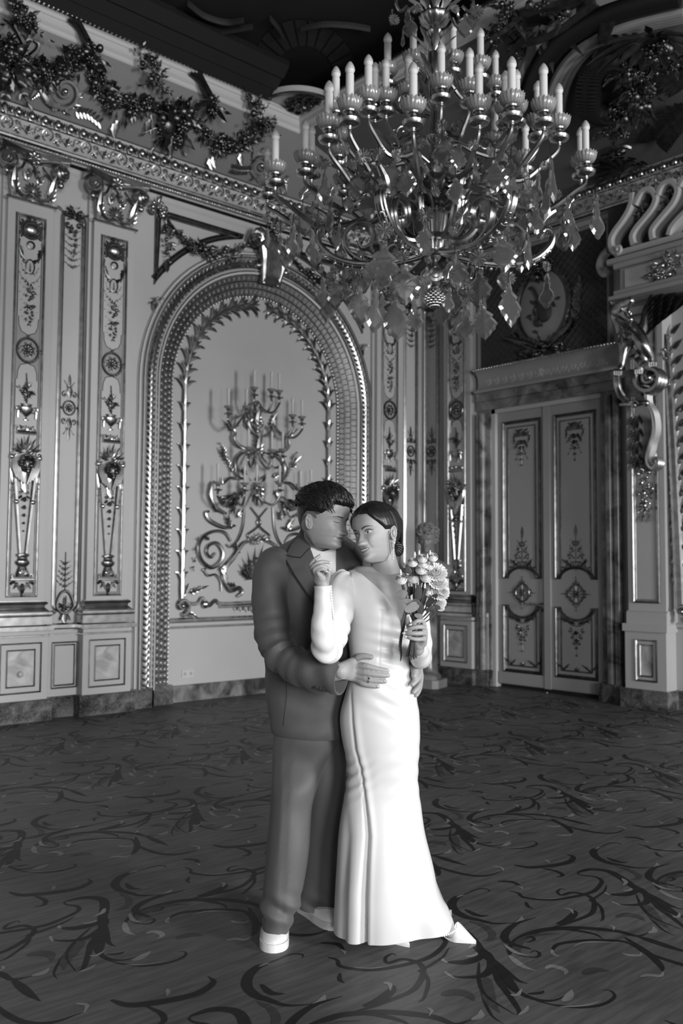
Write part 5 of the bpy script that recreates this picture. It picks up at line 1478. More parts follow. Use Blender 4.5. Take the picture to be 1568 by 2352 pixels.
# ================================================================ chandelier
M_CRYS = mat('crystal', .55, .10, trans=.92, spec=.45)
M_CRYS.node_tree.nodes['Principled BSDF'].inputs['IOR'].default_value = 1.5
M_CUPG = mat('fluted_glass', .45, .16, trans=.45, spec=.7)
M_GOLDB = mat('gilding_soft', .26, .36, metal=1., noise_amt=.3, noise_scale=14)
M_CANDLE = mat('candle_sleeve', .62, .55)
M_BULB = mat('frosted_bulb', .42, .3)
DC = 5.3
ax0 = at(998, 500, DC)
ZB = at(998, 706, DC).z
ch = thing('chandelier', 'large gilded crystal chandelier with electric candles hanging above the couple', 'chandelier', (ax0.x, ax0.y, ZB), YAW-PI/2)
MI = (Matrix.Translation((ax0.x, ax0.y, ZB)) @ Matrix.Rotation(YAW-PI/2, 4, 'Z')).inverted()
def lp(px, py, dep=0): return MI @ at(px, py, DC+dep)
zc = lambda py: lp(998, py).z
kr = DC/FPX
def body(name, prof, m=M_GOLD, n=24, **k):
    mb = MB(); mb.lathe([(hw*kr, zc(py)) for hw, py in prof], n, **k); return mb.build(name, m, ch, sharp=45)
mb = MB(); R = random.Random(2)
for i in range(9):
    f = i/8; z = zc(706)+(zc(668)-zc(706))*f; r = .056*math.sin(PI*(.12+.8*f))
    for k in range(12): a = 2*PI*(k+.5*(i % 2))/12; mb.ell((r*math.cos(a), r*math.sin(a), z), .0135, 6, 5)
mb.ell((0, 0, (zc(706)+zc(668))/2), (.045, .045, .052), 10, 8)
mb.build('pine_cone_finial', M_GOLD, ch)
body('lower_boss', [(5, 668), (8, 664), (14, 660), (28, 655), (32, 648), (30, 636), (24, 628), (14, 622), (7, 616), (6, 604), (12, 598), (15, 592), (10, 588)])
mb = MB(); 
for k in range(6): a = 2*PI*k/6+.5; i0 = len(mb.v); mb.lathe([(0, .02), (.02, .018), (.024, .008), (.04, .004), (.042, -.01)], 14); mb.xf(Matrix.Rotation(a, 4, 'Z') @ Matrix.Translation((.07, 0, zc(642))) @ Matrix.Rotation(PI/2, 4, 'Y'), i0)
mb.build('boss_roundel', M_GOLD, ch)
body('fluted_vase', [(10, 590), (18, 584), (19, 575), (21, 555), (25, 525), (28, 500), (29, 488), (24, 482), (16, 478)], lobes=16, lobe=.06, n=64)
body('lobed_bowl', [(14, 480), (34, 472), (52, 460), (64, 444), (67, 432), (62, 424), (66, 420), (52, 414), (28, 408), (18, 400), (0, 400)], M_GOLDD, lobes=14, lobe=.05, n=56)
body('stem', [(10, 402), (14, 390), (22, 380), (12, 370), (11, 330), (20, 322), (24, 312), (14, 304), (10, 296), (10, 250), (22, 240), (24, 232), (11, 224), (13, 190), (15, 120), (14, 75), (20, 70), (22, 62), (12, 55), (13, 46), (30, 36), (37, 24), (36, 20), (12, 18), (10, -20), (9, -160)], lobes=12, lobe=.05, n=48)
mb = MB()
for k in range(8):
    a = 2*PI*k/8; d = V(math.cos(a), math.sin(a), 0); z0 = zc(20)
    mb.leaf(d*.05+V(0, 0, z0), d*.5+V(0, 0, 1), d, .2, .07, .4, 6, lob=1)
    mb.tube(crom([d*.03+V(0, 0, z0), d*.12+V(0, 0, z0+.12), d*.22+V(0, 0, z0+.10), d*.2+V(0, 0, z0+.03), d*.16+V(0, 0, z0+.06)], 5), .01, 6)
    m2 = MB()
    for z1, rr in ((zc(232), .05), (zc(170), .035), (zc(110), .035)): m2.leaf(d*rr+V(0, 0, z1), d*.4+V(0, 0, 1), d, .14, .05, .35, 5, lob=1)
    m2.build('stem_leaf', M_GOLD, ch)
mb.build('leaf_corolla', M_GOLD, ch)
# candles : (x, tip y, rim y) as seen, depth from their apparent height
CND = [(948.7, 48, 125), (1040, 48.6, 125.5), (1103, 61.7, 138.6), (890, 73, 152), (1013, 95, 180), (938, 120, 199), (1078, 107, 191), (1137.5, 113, 182), (886, 130, 212), (845.7, 123, 209), (861, 141, 222), (803, 139, 230), (948.7, 140, 233), (1100, 140, 230), (1175, 127, 218.6), (1160, 160, 240), (1186, 157, 238), (1248, 143, 233), (1235, 183, 268), (1283, 189, 272), (771, 150, 235), (755, 183, 272), (776, 225, 302), (700, 273.5, 353), (715, 285, 362), (632, 295.5, 376.6), (614.5, 335, 410), (1344.6, 274.6, 353), (1333, 290, 364), (1206.6, 280, 352)]
pos = []
for x, a_, b_ in CND:
    t = FPX*.205/(b_-a_); p = lp(x, b_, t-DC)
    pos.append(p)
for i in (9, 11, 12, 13, 14, 17, 18, 21): pos.append(V(-pos[i].x, -pos[i].y, pos[i].z))
mb = MB(); mb.lathe([(.0215, -.06), (.0215, .135), (.017, .14)], 14); cm = mb.build('candle', M_CANDLE, ch)
mb = MB(); mb.lathe([(.016, .138), (.019, .142), (.0255, .155), (.026, .163)], 14); mb.lathe([(.026, .163), (.0245, .174), (.0185, .188), (.009, .202), (0, .208)], 14, mi=1); bl = mb.build('bulb', [M_CANDLE, M_BULB], cm, sharp=0)
mb = MB(); n = 72
def frill(z, r): return [(r*(1+.045*math.cos(18*2*PI*k/n))*math.cos(2*PI*k/n), r*(1+.045*math.cos(18*2*PI*k/n))*math.sin(2*PI*k/n), z+(.005*math.cos(18*2*PI*k/n) if r > .055 else 0)) for k in range(n)]
L = [frill(-.056, .026), frill(-.052, .046), frill(-.034, .060), frill(-.004, .066), frill(.0, .0655), frill(-.031, .055), frill(-.048, .038)]
mb.add([p for l in L for p in l], [(i*n+k, i*n+(k+1) % n, (i+1)*n+(k+1) % n, (i+1)*n+k) for i in range(6) for k in range(n)])
bo = mb.build('glass_cup', M_CUPG, ch)
mb = MB(); mb.lathe([(0, -.155), (.012, -.15), (.014, -.14), (.03, -.135), (.05, -.128), (.056, -.118), (.058, -.108), (.05, -.104), (.03, -.102), (.022, -.095), (.02, -.075), (.034, -.068), (.036, -.06), (.02, -.056), (0, -.056)], 20); so = mb.build('candle_socket', M_GOLD, ch)
for i, p in enumerate(pos):
    for src, kids in ((cm, (bl,)), (bo, ()), (so, ())):
        o = src if i == 0 else src.copy()
        if i: COL.objects.link(o)
        o.parent = ch; o.location = p
        if i:
            for k_ in kids: c = k_.copy(); COL.objects.link(c); c.parent = o
    r = math.hypot(p.x, p.y); d = V(p.x/r, p.y/r, 0); q = p-V(0, 0, .15)
    zh = q.z-.10-.12*r; ri = .22*r+.03
    mb = MB()
    pth = crom([q, q-V(0, 0, .04)-d*.01, q-V(0, 0, .095)-d*.06*(.4+r), d*(r*.72)+V(0, 0, zh-.015), d*(r*.5)+V(0, 0, zh+.0), d*ri+V(0, 0, zh+.04), d*.02+V(0, 0, zh+.0)], 5)
    nn = len(pth); mb.tube(pth, [.009+.006*math.sin(PI*j/nn) for j in range(nn)], 7)
    up = V(0, 0, 1); c0 = d*(r*.62)+V(0, 0, zh+.05); 
    mb.tube([c0+d*(.045*(1-j/18)*math.cos(j*.5))+up*(.045*(1-j/18)*math.sin(j*.5)) for j in range(18)], .006, 5)
    mb.ell(q-V(0, 0, .0), .014, 7, 5)
    mb.build('branch', M_GOLDB, ch)
# large scrolling arms, traced from the one seen in profile and set round the bowl
arm1 = [(964, 588), (930, 598), (880, 607), (820, 609), (770, 596), (738, 570), (727, 545), (733, 530), (745, 527), (752, 536), (748, 545)]
arm2 = [(752, 540), (757, 520), (750, 500), (735, 488), (722, 480)]
arm3 = [(880, 606), (835, 603), (805, 585), (790, 560), (795, 532), (820, 514), (850, 520), (858, 545), (848, 566), (832, 572), (824, 562), (830, 555)]
arm4 = [(985, 545), (950, 556), (922, 545), (903, 520), (893, 490), (890, 462), (880, 440), (862, 428)]
arm5 = [(955, 552), (935, 530), (923, 500), (925, 470), (940, 452), (960, 450), (978, 462), (985, 480)]
def prof(a): return [(abs(lp(px, py).x), lp(px, py).z) for px, py in a]
for k in range(6):
    a = 2*PI*k/6+PI; d = V(math.cos(a), math.sin(a), 0); s = V(-d.y, d.x, 0)
    def P(a_): return crom([d*r+V(0, 0, z) for r, z in prof(a_)], 5)
    mb = MB(); p = P(arm1); n = len(p)
    for o_, r_ in ((-.02, .017), (0, .027), (.02, .017)): mb.tube([q+s*o_ for q in p], [r_*(1-.45*i/n) for i in range(n)], 8)
    acc = 0
    for i in range(6, n-8, 2): mb.tube([p[i]+s*math.cos(w)*.030+V(0, 0, math.sin(w)*.027) for w in (PI*j/3 for j in range(6))], .004, 4, closed=True)
    for i in range(8, n-22, 3): mb.ell(p[i]-V(0, 0, .026), .011, 6, 5)
    p = P(arm2); mb.tube(p, [.034-.02*i/len(p) for i in range(len(p))], 8)
    p = P(arm3)
    for o_ in (-.01, .01): mb.tube([q+s*o_ for q in p], .012, 6)
    mb.build('scroll_arm', M_GOLD, ch)
    if k % 2 == 0 or True:
        mb = MB(); p = P(arm4)
        for o_ in (-.018, 0, .018): mb.tube([q+s*o_ for q in p], [.020]*len(p), 7)
        for i in (10, 14, 18, 22, 26, 30): mb.leaf(p[i], V(d.x*.7, d.y*.7, .7), d, .11, .05, .4, 5, lob=1)
        p = P(arm5)
        for o_ in (-.012, .012): mb.tube([q+s*o_ for q in p], .01, 6)
        mb.build('inner_scroll', M_GOLD, ch)
# crystal drops
def crystal(outline, th=.010, inner=.55):
    n = len(outline); mb = MB(); cx = sum(p[0] for p in outline)/n; cz = sum(p[1] for p in outline)/n
    ins = [((x-cx)*inner+cx, (z-cz)*inner+cz) for x, z in outline]
    vs = [(x, 0, z) for x, z in outline]
    for y in (-th, th): vs += [(x, y, z) for x, z in ins]+[(cx, y*1.12, cz)]
    fs = []
    for k in range(n):
        l = (k+1) % n
        fs += [(k, l, n+l, n+k), (n+k, n+l, 2*n), (l, k, 2*n+1+k, 2*n+1+l), (2*n+1+l, 2*n+1+k, 3*n+1)]
    mb.add(vs, fs); return mb
def lobed(w, seedv):
    base = [(0, 0), (.05, -.03), (.09, -.10), (.07, -.16), (.14, -.22), (.24, -.30), (.20, -.38), (.27, -.46), (.33, -.56), (.27, -.64), (.26, -.72), (.18, -.78), (.13, -.87), (.06, -.93), (0, -1.0)]
    if seedv == 1: base = [(0, 0), (.05, -.04), (.08, -.12), (.05, -.2), (.10, -.3), (.09, -.42), (.16, -.52), (.22, -.62), (.23, -.72), (.17, -.82), (.1, -.9), (.07, -.96), (0, -1.0)]
    if seedv == 2: base = [(0, 0), (.04, -.05), (.05, -.15), (.04, -.3), (.08, -.45), (.09, -.6), (.12, -.75), (.08, -.88), (0, -1.0)]
    return [(x*w, z) for x, z in base]+[(-x*w, z) for x, z in base[-2:0:-1]]
PR = []
for s_ in (0, 1, 2):
    mb = crystal(lobed(1.15, s_), .032, .76); o = mb.build('crystal_pendant', M_CRYS, ch, sharp=1, smooth=False); PR.append(o)
def star():
    mb = MB(); n = 13; vs = [(0, -.16, 0), (0, .16, 0)]
    for k in range(2*n):
        a = PI*k/n; r = 1 if k % 2 == 0 else .78; vs.append((r*math.cos(a), (-.10 if k % 2 == 0 else .0), r*math.sin(a)))
        vs.append((r*math.cos(a), (.10 if k % 2 == 0 else .0), r*math.sin(a)))
    m = 2*n; fs = []
    for k in range(m):
        l = (k+1) % m; fs += [(0, 2+2*l, 2+2*k), (1, 3+2*k, 3+2*l), (2+2*k, 2+2*l, 3+2*l, 3+2*k)]
    mb.add(vs, fs); return mb.build('crystal_rosette', M_CRYS, ch, smooth=False)
ST = star()
PEN = [(792, 402, 54, 1), (746, 434, 70, 1), (615, 549, 48, 1), (644, 562, 45, 1), (674, 554, 80, 1), (687, 549, 75, 2), (717, 568, 75, 1), (762, 493, 80, 2), (741, 670, 64, 1), (824, 702, 84, 0), (864, 712, 100, 1), (883, 611, 96, 0), (905, 729, 100, 0), (928, 656, 86, 0), (950, 704, 40, 1), (962, 386, 70, 0), (901, 412, 80, 0), (821, 428, 62, 0), (872, 420, 80, 0), (695, 509, 67, 0), (842, 630, 46, 0), (976, 554, 64, 0),
       (1092, 395, 62, 1), (1135, 405, 70, 0), (1173, 389, 45, 0), (1167, 424, 70, 0), (1208, 437, 80, 1), (1237, 432, 70, 1), (1259, 459, 90, 2), (1291, 539, 75, 1), (1315, 539, 72, 0), (1368, 502, 88, 1), (1301, 486, 48, 1), (1256, 668, 75, 1), (1154, 582, 80, 0), (1167, 700, 94, 0), (1100, 665, 86, 0), (1044, 625, 76, 0), (1108, 740, 75, 0), (1071, 743, 80, 1), (1033, 689, 54, 1), (1015, 344, 80, 0), (1007, 392, 66, 0), (1186, 585, 80, 2), (1210, 571, 90, 2), (1264, 411, 100, 2), (1055, 362, 58, 0), (848, 470, 70, 0), (800, 460, 60, 1), (730, 520, 60, 1), (1120, 470, 70, 0), (1230, 500, 70, 1), (930, 420, 60, 0), (1200, 470, 66, 0), (1045, 440, 60, 0), (780, 545, 60, 2), (660, 590, 50, 1), (980, 640, 50, 1)]
ROS = [(612, 499.6, 10), (644, 520, 13), (792, 340, 14), (742, 376, 14), (698, 445, 14), (869, 354, 16), (832, 359, 18), (909, 355, 13), (966, 329, 13), (976, 493, 20), (883, 530, 20), (925, 587, 15), (821, 637, 14), (738, 619, 8), (810, 378, 13), (1013, 290, 16), (1173, 317, 13), (1087, 333, 13), (1175, 346, 12), (1127, 349, 13), (1277, 448, 13), (1063, 496, 20), (1157, 526, 15), (1098, 593, 20), (1255, 612, 12), (1168, 638, 17), (1076, 679, 15), (1031, 625, 15), (1310, 467, 12), (1015, 315, 14), (850, 390, 14), (1040, 530, 12), (905, 640, 13), (905, 678, 13), (1108, 700, 12), (865, 655, 12), (1368, 455, 9), (674, 505, 11), (1203, 395, 11), (1040, 390, 12), (1250, 380, 11), (760, 440, 11), (930, 345, 12), (1000, 440, 13)]
R = random.Random(21)
def dep(px, py):
    lat = (px-998)*kr; Rm = .85 if py < 480 else .68
    return -math.sqrt(max(.0, Rm*Rm-lat*lat))*R.uniform(.35, .95)+R.uniform(-.05, .05)
used = set()
def put(src, loc, sc, rz, rx=0):
    o = src if src not in used else src.copy()
    if src in used: COL.objects.link(o)
    used.add(src); o.parent = ch; o.location = loc; o.scale = sc; o.rotation_euler = (rx, R.uniform(-.12, .12), rz); return o
wires = MB()
for px, py, h, k in PEN:
    dd = dep(px, py); p = lp(px, py-h*.55, dd); s = h*1.12*(DC+dd)/FPX
    put(PR[k], p, (s, s, s), R.uniform(-.8, .8))
    wires.tube([p, p+V(0, 0, .05)], .0025, 4)
for px, py, r in ROS:
    dd = dep(px, py); p = lp(px, py, dd); s = r*1.1*(DC+dd)/FPX
    put(ST, p, (s, s, s), R.uniform(-.6, .6)); wires.tube([p, p+V(0, 0, .04)], .0025, 4)
for i in range(34):                        # the far side
    a = R.uniform(.15, PI-.15); r = R.uniform(.4, .85); z = R.uniform(zc(640), zc(400)); p = V(r*math.cos(a), r*math.sin(a), z)
    put(PR[i % 2], p, (.19,)*3, R.uniform(-.8, .8)); wires.tube([p, p+V(0, 0, .05)], .0025, 4)
    put(ST, p+V(0, 0, .06), (.035,)*3, R.uniform(-.6, .6))
for a in (-.5, .3, 1.3, 2.2, 3.4):        # crystals hung on the top corolla
    d = V(math.cos(a), -abs(math.sin(a)), 0)
for px, py, h, k in ((935, 55, 70, 1), (1070, 60, 60, 0), (900, 40, 40, 2), (925, 90, 40, 2), (1085, 35, 60, 1)):
    p = lp(px, py-h*.5, -.05); put(PR[k], p, (h*kr,)*3, R.uniform(-.6, .6))
for px, py, r in ((905, 45, 14), (1095, 25, 16), (955, 20, 12), (1045, 20, 12)): put(ST, lp(px, py, -.1), (r*kr,)*3, R.uniform(-.6, .6))
wires.build('hanging_wire', M_GOLDD, ch)
# ================================================================ wall candelabrum inside the arch, bust
WF = -.12
sc0 = uA(592, 1100, WF)
sc = thing('wall_candelabrum', 'sprawling gilded rococo candelabrum on the wall inside the arch behind the couple', 'candelabrum', (sc0[0], YA+.12, sc0[1]))
def q_(px, py, w): u, v = uA(px, py, WF+w); return V(u-sc0[0], -w, v-sc0[1])
def mir(pts): return [V(-p.x, p.y, p.z) for p in pts]
def both(mb, px, rad, w=.03, n=5, prof=None):
    p = crom([q_(x, y, w) if len(c) == 2 else q_(x, y, c[2]) for c in px for x, y in [c[:2]]], n); m = len(p)
    r = [rad*(.55+.45*math.sin(PI*(i+.5)/m)) for i in range(m)]
    mb.tube(p, r, 7); mb.tube(mir(p), r, 7)
mb = MB()
both(mb, [(530, 1243), (517, 1224), (493, 1220), (468, 1232), (455, 1256), (462, 1286), (484, 1303), (506, 1290), (511, 1268), (498, 1248), (480, 1252), (474, 1268), (484, 1280), (494, 1270)], .026)
both(mb, [(540, 1207), (520, 1212), (496, 1204), (478, 1192), (472, 1178), (480, 1174)], .024)
both(mb, [(545, 1370), (556, 1360), (548, 1350), (530, 1356), (515, 1330), (516, 1305), (534, 1283), (548, 1262), (562, 1246), (590, 1238)], .03, .04)
both(mb, [(562, 1160), (560, 1190), (556, 1215), (546, 1240), (530, 1256), (520, 1250)], .016)
both(mb, [(576, 1165), (598, 1198), (586, 1215), (569, 1228), (573, 1240)], .014)
both(mb, [(508, 1358), (506, 1335), (495, 1320), (478, 1322), (470, 1312), (466, 1308), (474, 1306)], .014)
both(mb, [(590, 1040), (566, 1036), (546, 1050), (541, 1072), (548, 1095), (560, 1100)], .022, .06)
both(mb, [(520, 1180), (496, 1165), (484, 1140), (486, 1115), (492, 1105)], .024, .06)
both(mb, [(548, 1100), (528, 1098), (512, 1110), (510, 1096)], .018, .06)
both(mb, [(566, 1030), (548, 1022), (538, 1008), (540, 994), (536, 985)], .022, .08)
both(mb, [(590, 1000), (575, 985), (570, 968), (577, 955)], .02, .06)
mb.build('scroll_frame', M_GOLD, sc)
mb = MB()
for s in (1, -1):
    for px, py, a, L, w in ((500, 1176, 2.4, .14, .07), (530, 1215, 2.0, .2, .1), (545, 1190, 1.2, .14, .08), (480, 1240, 2.6, .12, .06), (505, 1300, 5.2, .16, .08), (520, 1060, 2.2, .2, .08), (540, 1150, 4.4, .2, .1), (535, 990, 2.4, .18, .08), (560, 1120, 4.2, .16, .09), (575, 975, 1.9, .2, .09), (540, 1345, 3.0, .15, .08), (566, 1090, 2.6, .14, .07), (550, 1270, 2.3, .16, .08)):
        p = q_(px, py, .04); a_ = a if s > 0 else PI-a; m2 = MB(); acan(m2, p.x*s, p.z, a_, L, w, .35, 3, .05); m2.build('acanthus_leaf', M_GOLD, sc)
    p = q_(528, 1146, .06); m2 = MB(); shell(m2, p.x*s, p.z+.03, .12, 9, PI*1.05, PI*1.95, .06); m2.ell((p.x*s, -.05, p.z-.02), (.1, .05, .07), 10, 7); m2.build('shell', M_GOLDD, sc)
    m2 = MB()
    for i, (px, py) in enumerate(((452, 1240), (447, 1262), (446, 1285), (440, 1305))): p = q_(px, py, .03); cluster(m2, (p.x*s, -.03, p.z), .028, 5, 200+i)
    m2.build('flower_drop', M_GOLDD, sc); m2 = MB()
    for i, (px, py) in enumerate(((520, 1040), (523, 1055), (530, 1070), (535, 1085))): p = q_(px, py, .04); sprig(m2, p.x*s, p.z, PI/2+s*.6, .12, 3, .04, s*.5, h=.04)
    m2.build('leaf_spray', M_GOLD, sc)
m3 = MB()
for k in range(9): a = PI*(.18+.64*k/8); p = q_(590, 1330, .05); acan(m3, p.x+.1*math.cos(a), p.z, a, .40-.05*abs(k-4), .1, .3, 3, .05)
m3.build('plume', M_GOLD, sc)
p = q_(590, 1045, .05); acan(mb, p.x, p.z, PI/2, .3, .14, .3, 4, .08); cluster(mb, (p.x, -.1, p.z+.05), .06, 12, 4); p = q_(590, 980, .05); acan(mb, p.x, p.z, PI/2, .26, .14, .3, 4, .06); cluster(mb, (p.x, -.08, p.z), .07, 12, 6)
p = q_(590, 1130, .05); acan(mb, p.x, p.z+.1, -PI/2, .26, .16, .3, 4, .08); cluster(mb, (p.x, -.08, p.z+.06), .08, 14, 8); p = q_(590, 1238, .05); cluster(mb, (p.x, -.06, p.z), .07, 12, 9)
mb.build('leaf_relief', M_GOLD, sc)
SCN = [(583.6, 846, 890), (623, 848, 894), (640.6, 853, 897), (524, 887, 933), (566, 890, 933), (671.5, 908, 953), (693, 914, 957), (570.5, 982, 1027), (624, 989, 1033), (649, 987, 1031.5), (500, 1060, 1107), (561.5, 1061, 1109), (589.5, 1061, 1109), (642, 1061, 1109), (690, 1075, 1120), (714, 1073, 1118)]
hub = [(590, 930, .22)]*3+[(560, 960, .16)]*2+[(628, 985, .16)]*2+[(590, 1040, .2)]*3+[(540, 1140, .12)]*2+[(590, 1140, .12)]*2+[(650, 1150, .14)]*2
wv = [.36, .40, .30, .34, .30, .34, .30, .34, .34, .26, .30, .3, .36, .3, .3, .26]
mb = MB(); mb.lathe([(.013, -.03), (.013, .155), (.016, .165), (.018, .178), (.012, .20), (0, .22)], 10); cm2 = mb.build('candle', M_CANDLE, sc, sharp=0)
mb = MB(); mb.lathe([(0, -.115), (.012, -.11), (.02, -.10), (.05, -.09), (.054, -.082), (.03, -.078), (.016, -.07), (.015, -.05), (.026, -.04), (.02, -.03), (0, -.03)], 16); so2 = mb.build('candle_socket', M_GOLD, sc)
mb = MB(); mb.lathe([(.018, -.028), (.035, -.022), (.052, 0), (.05, .002), (.033, -.016), (.018, -.024)], 20); gc2 = mb.build('glass_cup', M_CUPG, sc)
for i, ((px, a_, b_), h_, w) in enumerate(zip(SCN, hub, wv)):
    p = q_(px, b_, w)
    for src in (cm2, so2, gc2):
        o = src if i == 0 else src.copy()
        if i: COL.objects.link(o)
        o.parent = sc; o.location = p
    h = q_(*h_); q = p-V(0, 0, .11); mb = MB()
    pth = crom([q, q+V(0, 0, -.05), q*.7+h*.3+V(0, 0, -.13), q*.3+h*.7+V(0, .02, -.06), h+V(0, 0, .04), V(h.x, -.02, h.z+.02)], 5)
    mb.tube(pth, .014, 7); mb.leaf(pth[12], (h-q)+V(0, 0, .05), V(0, -.2, 1), .1, .05, .3, 4, lob=1)
    mb.build('branch', M_GOLD, sc)
# ================================================================ people
from mathutils.bvhtree import BVHTree
M_SKIN = mat('skin', .33, .5, noise_amt=.04, noise_scale=20, sss=.08, bump=.04, bump_scale=220)
M_SKINM = mat('skin_man', .34, .5, noise_amt=.05, noise_scale=20, sss=.08, bump=.05, bump_scale=220)
M_BROW = mat('brow', .035, .7)
M_LASH = mat('lash', .02, .6)
M_SHADE = mat('eye_makeup', .14, .6)
M_LIP = mat('lip', .13, .4)
M_LIPM = mat('lip_man', .21, .45)
M_EYE = mat('eye_white', .62, .15)
M_IRIS = mat('iris', .05, .1)
M_TOOTH = mat('teeth', .75, .2)
M_HAIR = mat('dark_hair', .012, .38, noise_amt=.4, noise_scale=60)
M_HAIRF = mat('short_hair', .06, .7, noise_amt=.3, noise_scale=150)
M_SUIT = mat('suit_wool', .08, .62, noise_amt=.06, noise_scale=180, sheen=.12)
M_SUITD = mat('suit_seam', .012, .7)
M_TEE = mat('white_cotton', .78, .7)
M_SATIN = mat('white_satin', .70, .34, spec=.35, sheen=.1)
M_PEARL = mat('pearl', .85, .12, coat=.5)
M_SHOE = mat('white_leather', .80, .4)
M_SOLE = mat('white_rubber', .72, .6)
M_NAIL = mat('nail', .52, .15)
M_NAILM = mat('nail_man', .46, .3)
M_SILVER = mat('silver', .8, .12, metal=1.)
T0 = 3.70
CFH = Vector((CF.x, CF.y, 0)).normalized()
def sp3(px, py, dep=0.): return at(px, py, T0+dep)
def proj(p):
    d = Vector(p)-CAM; z = d.dot(CF); return 784+FPX*d.dot(CR)/z, 1176-FPX*d.dot(CU)/z
def lerp_rings(R, per):
    """rings: (Lx,Ly,Rx,Ry,dep,front,back) -> Catmull-Rom resampled"""
    out = []; m = len(R)
    for i in range(m-1):
        a, b_, c, d = R[max(i-1, 0)], R[i], R[i+1], R[min(i+2, m-1)]
        k = max(2, int(per*abs((c[1]+c[3])-(b_[1]+b_[3]))/2))
        for j in range(k):
            t = j/k; out.append(tuple(.5*(2*q+(r-p)*t+(2*p-5*q+4*r-s)*t*t+(3*q-p-3*r+s)*t**3) for p, q, r, s in zip(a, b_, c, d)))
    out.append(tuple(R[-1])); return out
def loft(rings, n=64, per=.25, sq=1., disp=None, caps=True):
    rs = lerp_rings(rings, per); mb = MB(); vs = []
    for (lx, ly, rx, ry, dep, fr, bk) in rs:
        L, Rr = sp3(lx, ly, dep), sp3(rx, ry, dep); c = (L+Rr)/2; h = (Rr-L)/2
        for k in range(n):
            a = 2*PI*k/n; ca, sa = math.cos(a), math.sin(a)
            ca = math.copysign(abs(ca)**sq, ca); sa = math.copysign(abs(sa)**sq, sa)
            p = c+h*ca+CFH*(sa*(bk if sa > 0 else fr))
            if disp:
                nrm = (h.normalized()*ca+CFH*sa).normalized(); x, y = proj(p); p = p+nrm*disp(x, y, sa, p)
            vs.append(p)
    m = len(rs); fs = [(i*n+k, i*n+(k+1) % n, (i+1)*n+(k+1) % n, (i+1)*n+k) for i in range(m-1) for k in range(n)]
    if caps: fs += [tuple(range(n-1, -1, -1)), tuple((m-1)*n+k for k in range(n))]
    mb.add(vs, fs); return mb
def limb(pts, n=28, per=7, disp=None, sq=1., flat=1., hollow=False):
    """pts: (px,py,dep,radius_px) tube with folds"""
    P = [sp3(x, y, d) for x, y, d, r in pts]; rad = [r*(T0+d)/FPX for x, y, d, r in pts]
    c = crom(P, per); rr = [p.x for p in crom([V(r, 0, 0) for r in rad], per)]
    mb = MB(); T, N = frames(c, up=-CFH); vs = []; L = 0
    for i, (p, t, nn, r) in enumerate(zip(c, T, N, rr)):
        b_ = t.cross(nn)
        if i: L += (c[i]-c[i-1]).length
        for k in range(n):
            a = 2*PI*k/n; d = b_*math.cos(a)+nn*math.sin(a)*flat
            q = p+d*r
            if disp: q = q+d*disp(i/(len(c)-1), a, L, q)
            vs.append(q)
    m = len(c)
    if hollow:                            # open cuff
        last = vs[-n:]; cc = c[-1]
        for s_, b_ in ((.93, 0.), (.90, .012), (.84, .05)): vs += [cc+(q-cc)*s_-T[-1]*b_ for q in last]
        m += 3
    fs = [(i*n+k, i*n+(k+1) % n, (i+1)*n+(k+1) % n, (i+1)*n+k) for i in range(m-1) for k in range(n)]
    fs += [tuple(range(n-1, -1, -1)), tuple((m-1)*n+k for k in range(n))]
    mb.add(vs, fs); return mb
def fold(q, s=(9, 9, 9), amp=.006, seed=0.):
    return amp*(noise.noise(Vector((q.x*s[0]+seed, q.y*s[1], q.z*s[2]))) + .5*noise.noise(Vector((q.x*s[0]*2+seed, q.y*s[1]*2, q.z*s[2]*2.1+5))))
def modmesh(mb, name, mods):
    o = mb.build(name, M_SKIN, recalc=True)
    for ty, kw in mods:
        md_ = o.modifiers.new(ty, ty)
        for k, v in kw.items(): setattr(md_, k, v)
    dg = bpy.context.evaluated_depsgraph_get(); dg.update()
    me = bpy.data.meshes.new_from_object(o.evaluated_get(dg)); r = ([tuple(v.co) for v in me.vertices], [tuple(p.vertices) for p in me.polygons])
    bpy.data.objects.remove(o); bpy.data.meshes.remove(me); return r
def fuse(mb, voxel=.0028, it=3):
    return modmesh(mb, 'tmp', [('REMESH', dict(mode='VOXEL', voxel_size=voxel)), ('SMOOTH', dict(factor=.5, iterations=it+2))])
def fing(mb, pts, n=16):
    P = [sp3(x, y, d) for x, y, d, r in pts]; rad = [r*(T0+d)/FPX for x, y, d, r in pts]
    c = crom(P, 3); rr = [p.x for p in crom([V(r, 0, 0) for r in rad], 3)]
    mb.tube(c, rr, n); mb.ell(c[-1], rr[-1]*1.0, 14, 10); mb.ell(c[0], rr[0], 14, 10)
def at_floor(px, py): p = onZ(px, py, 0); return p

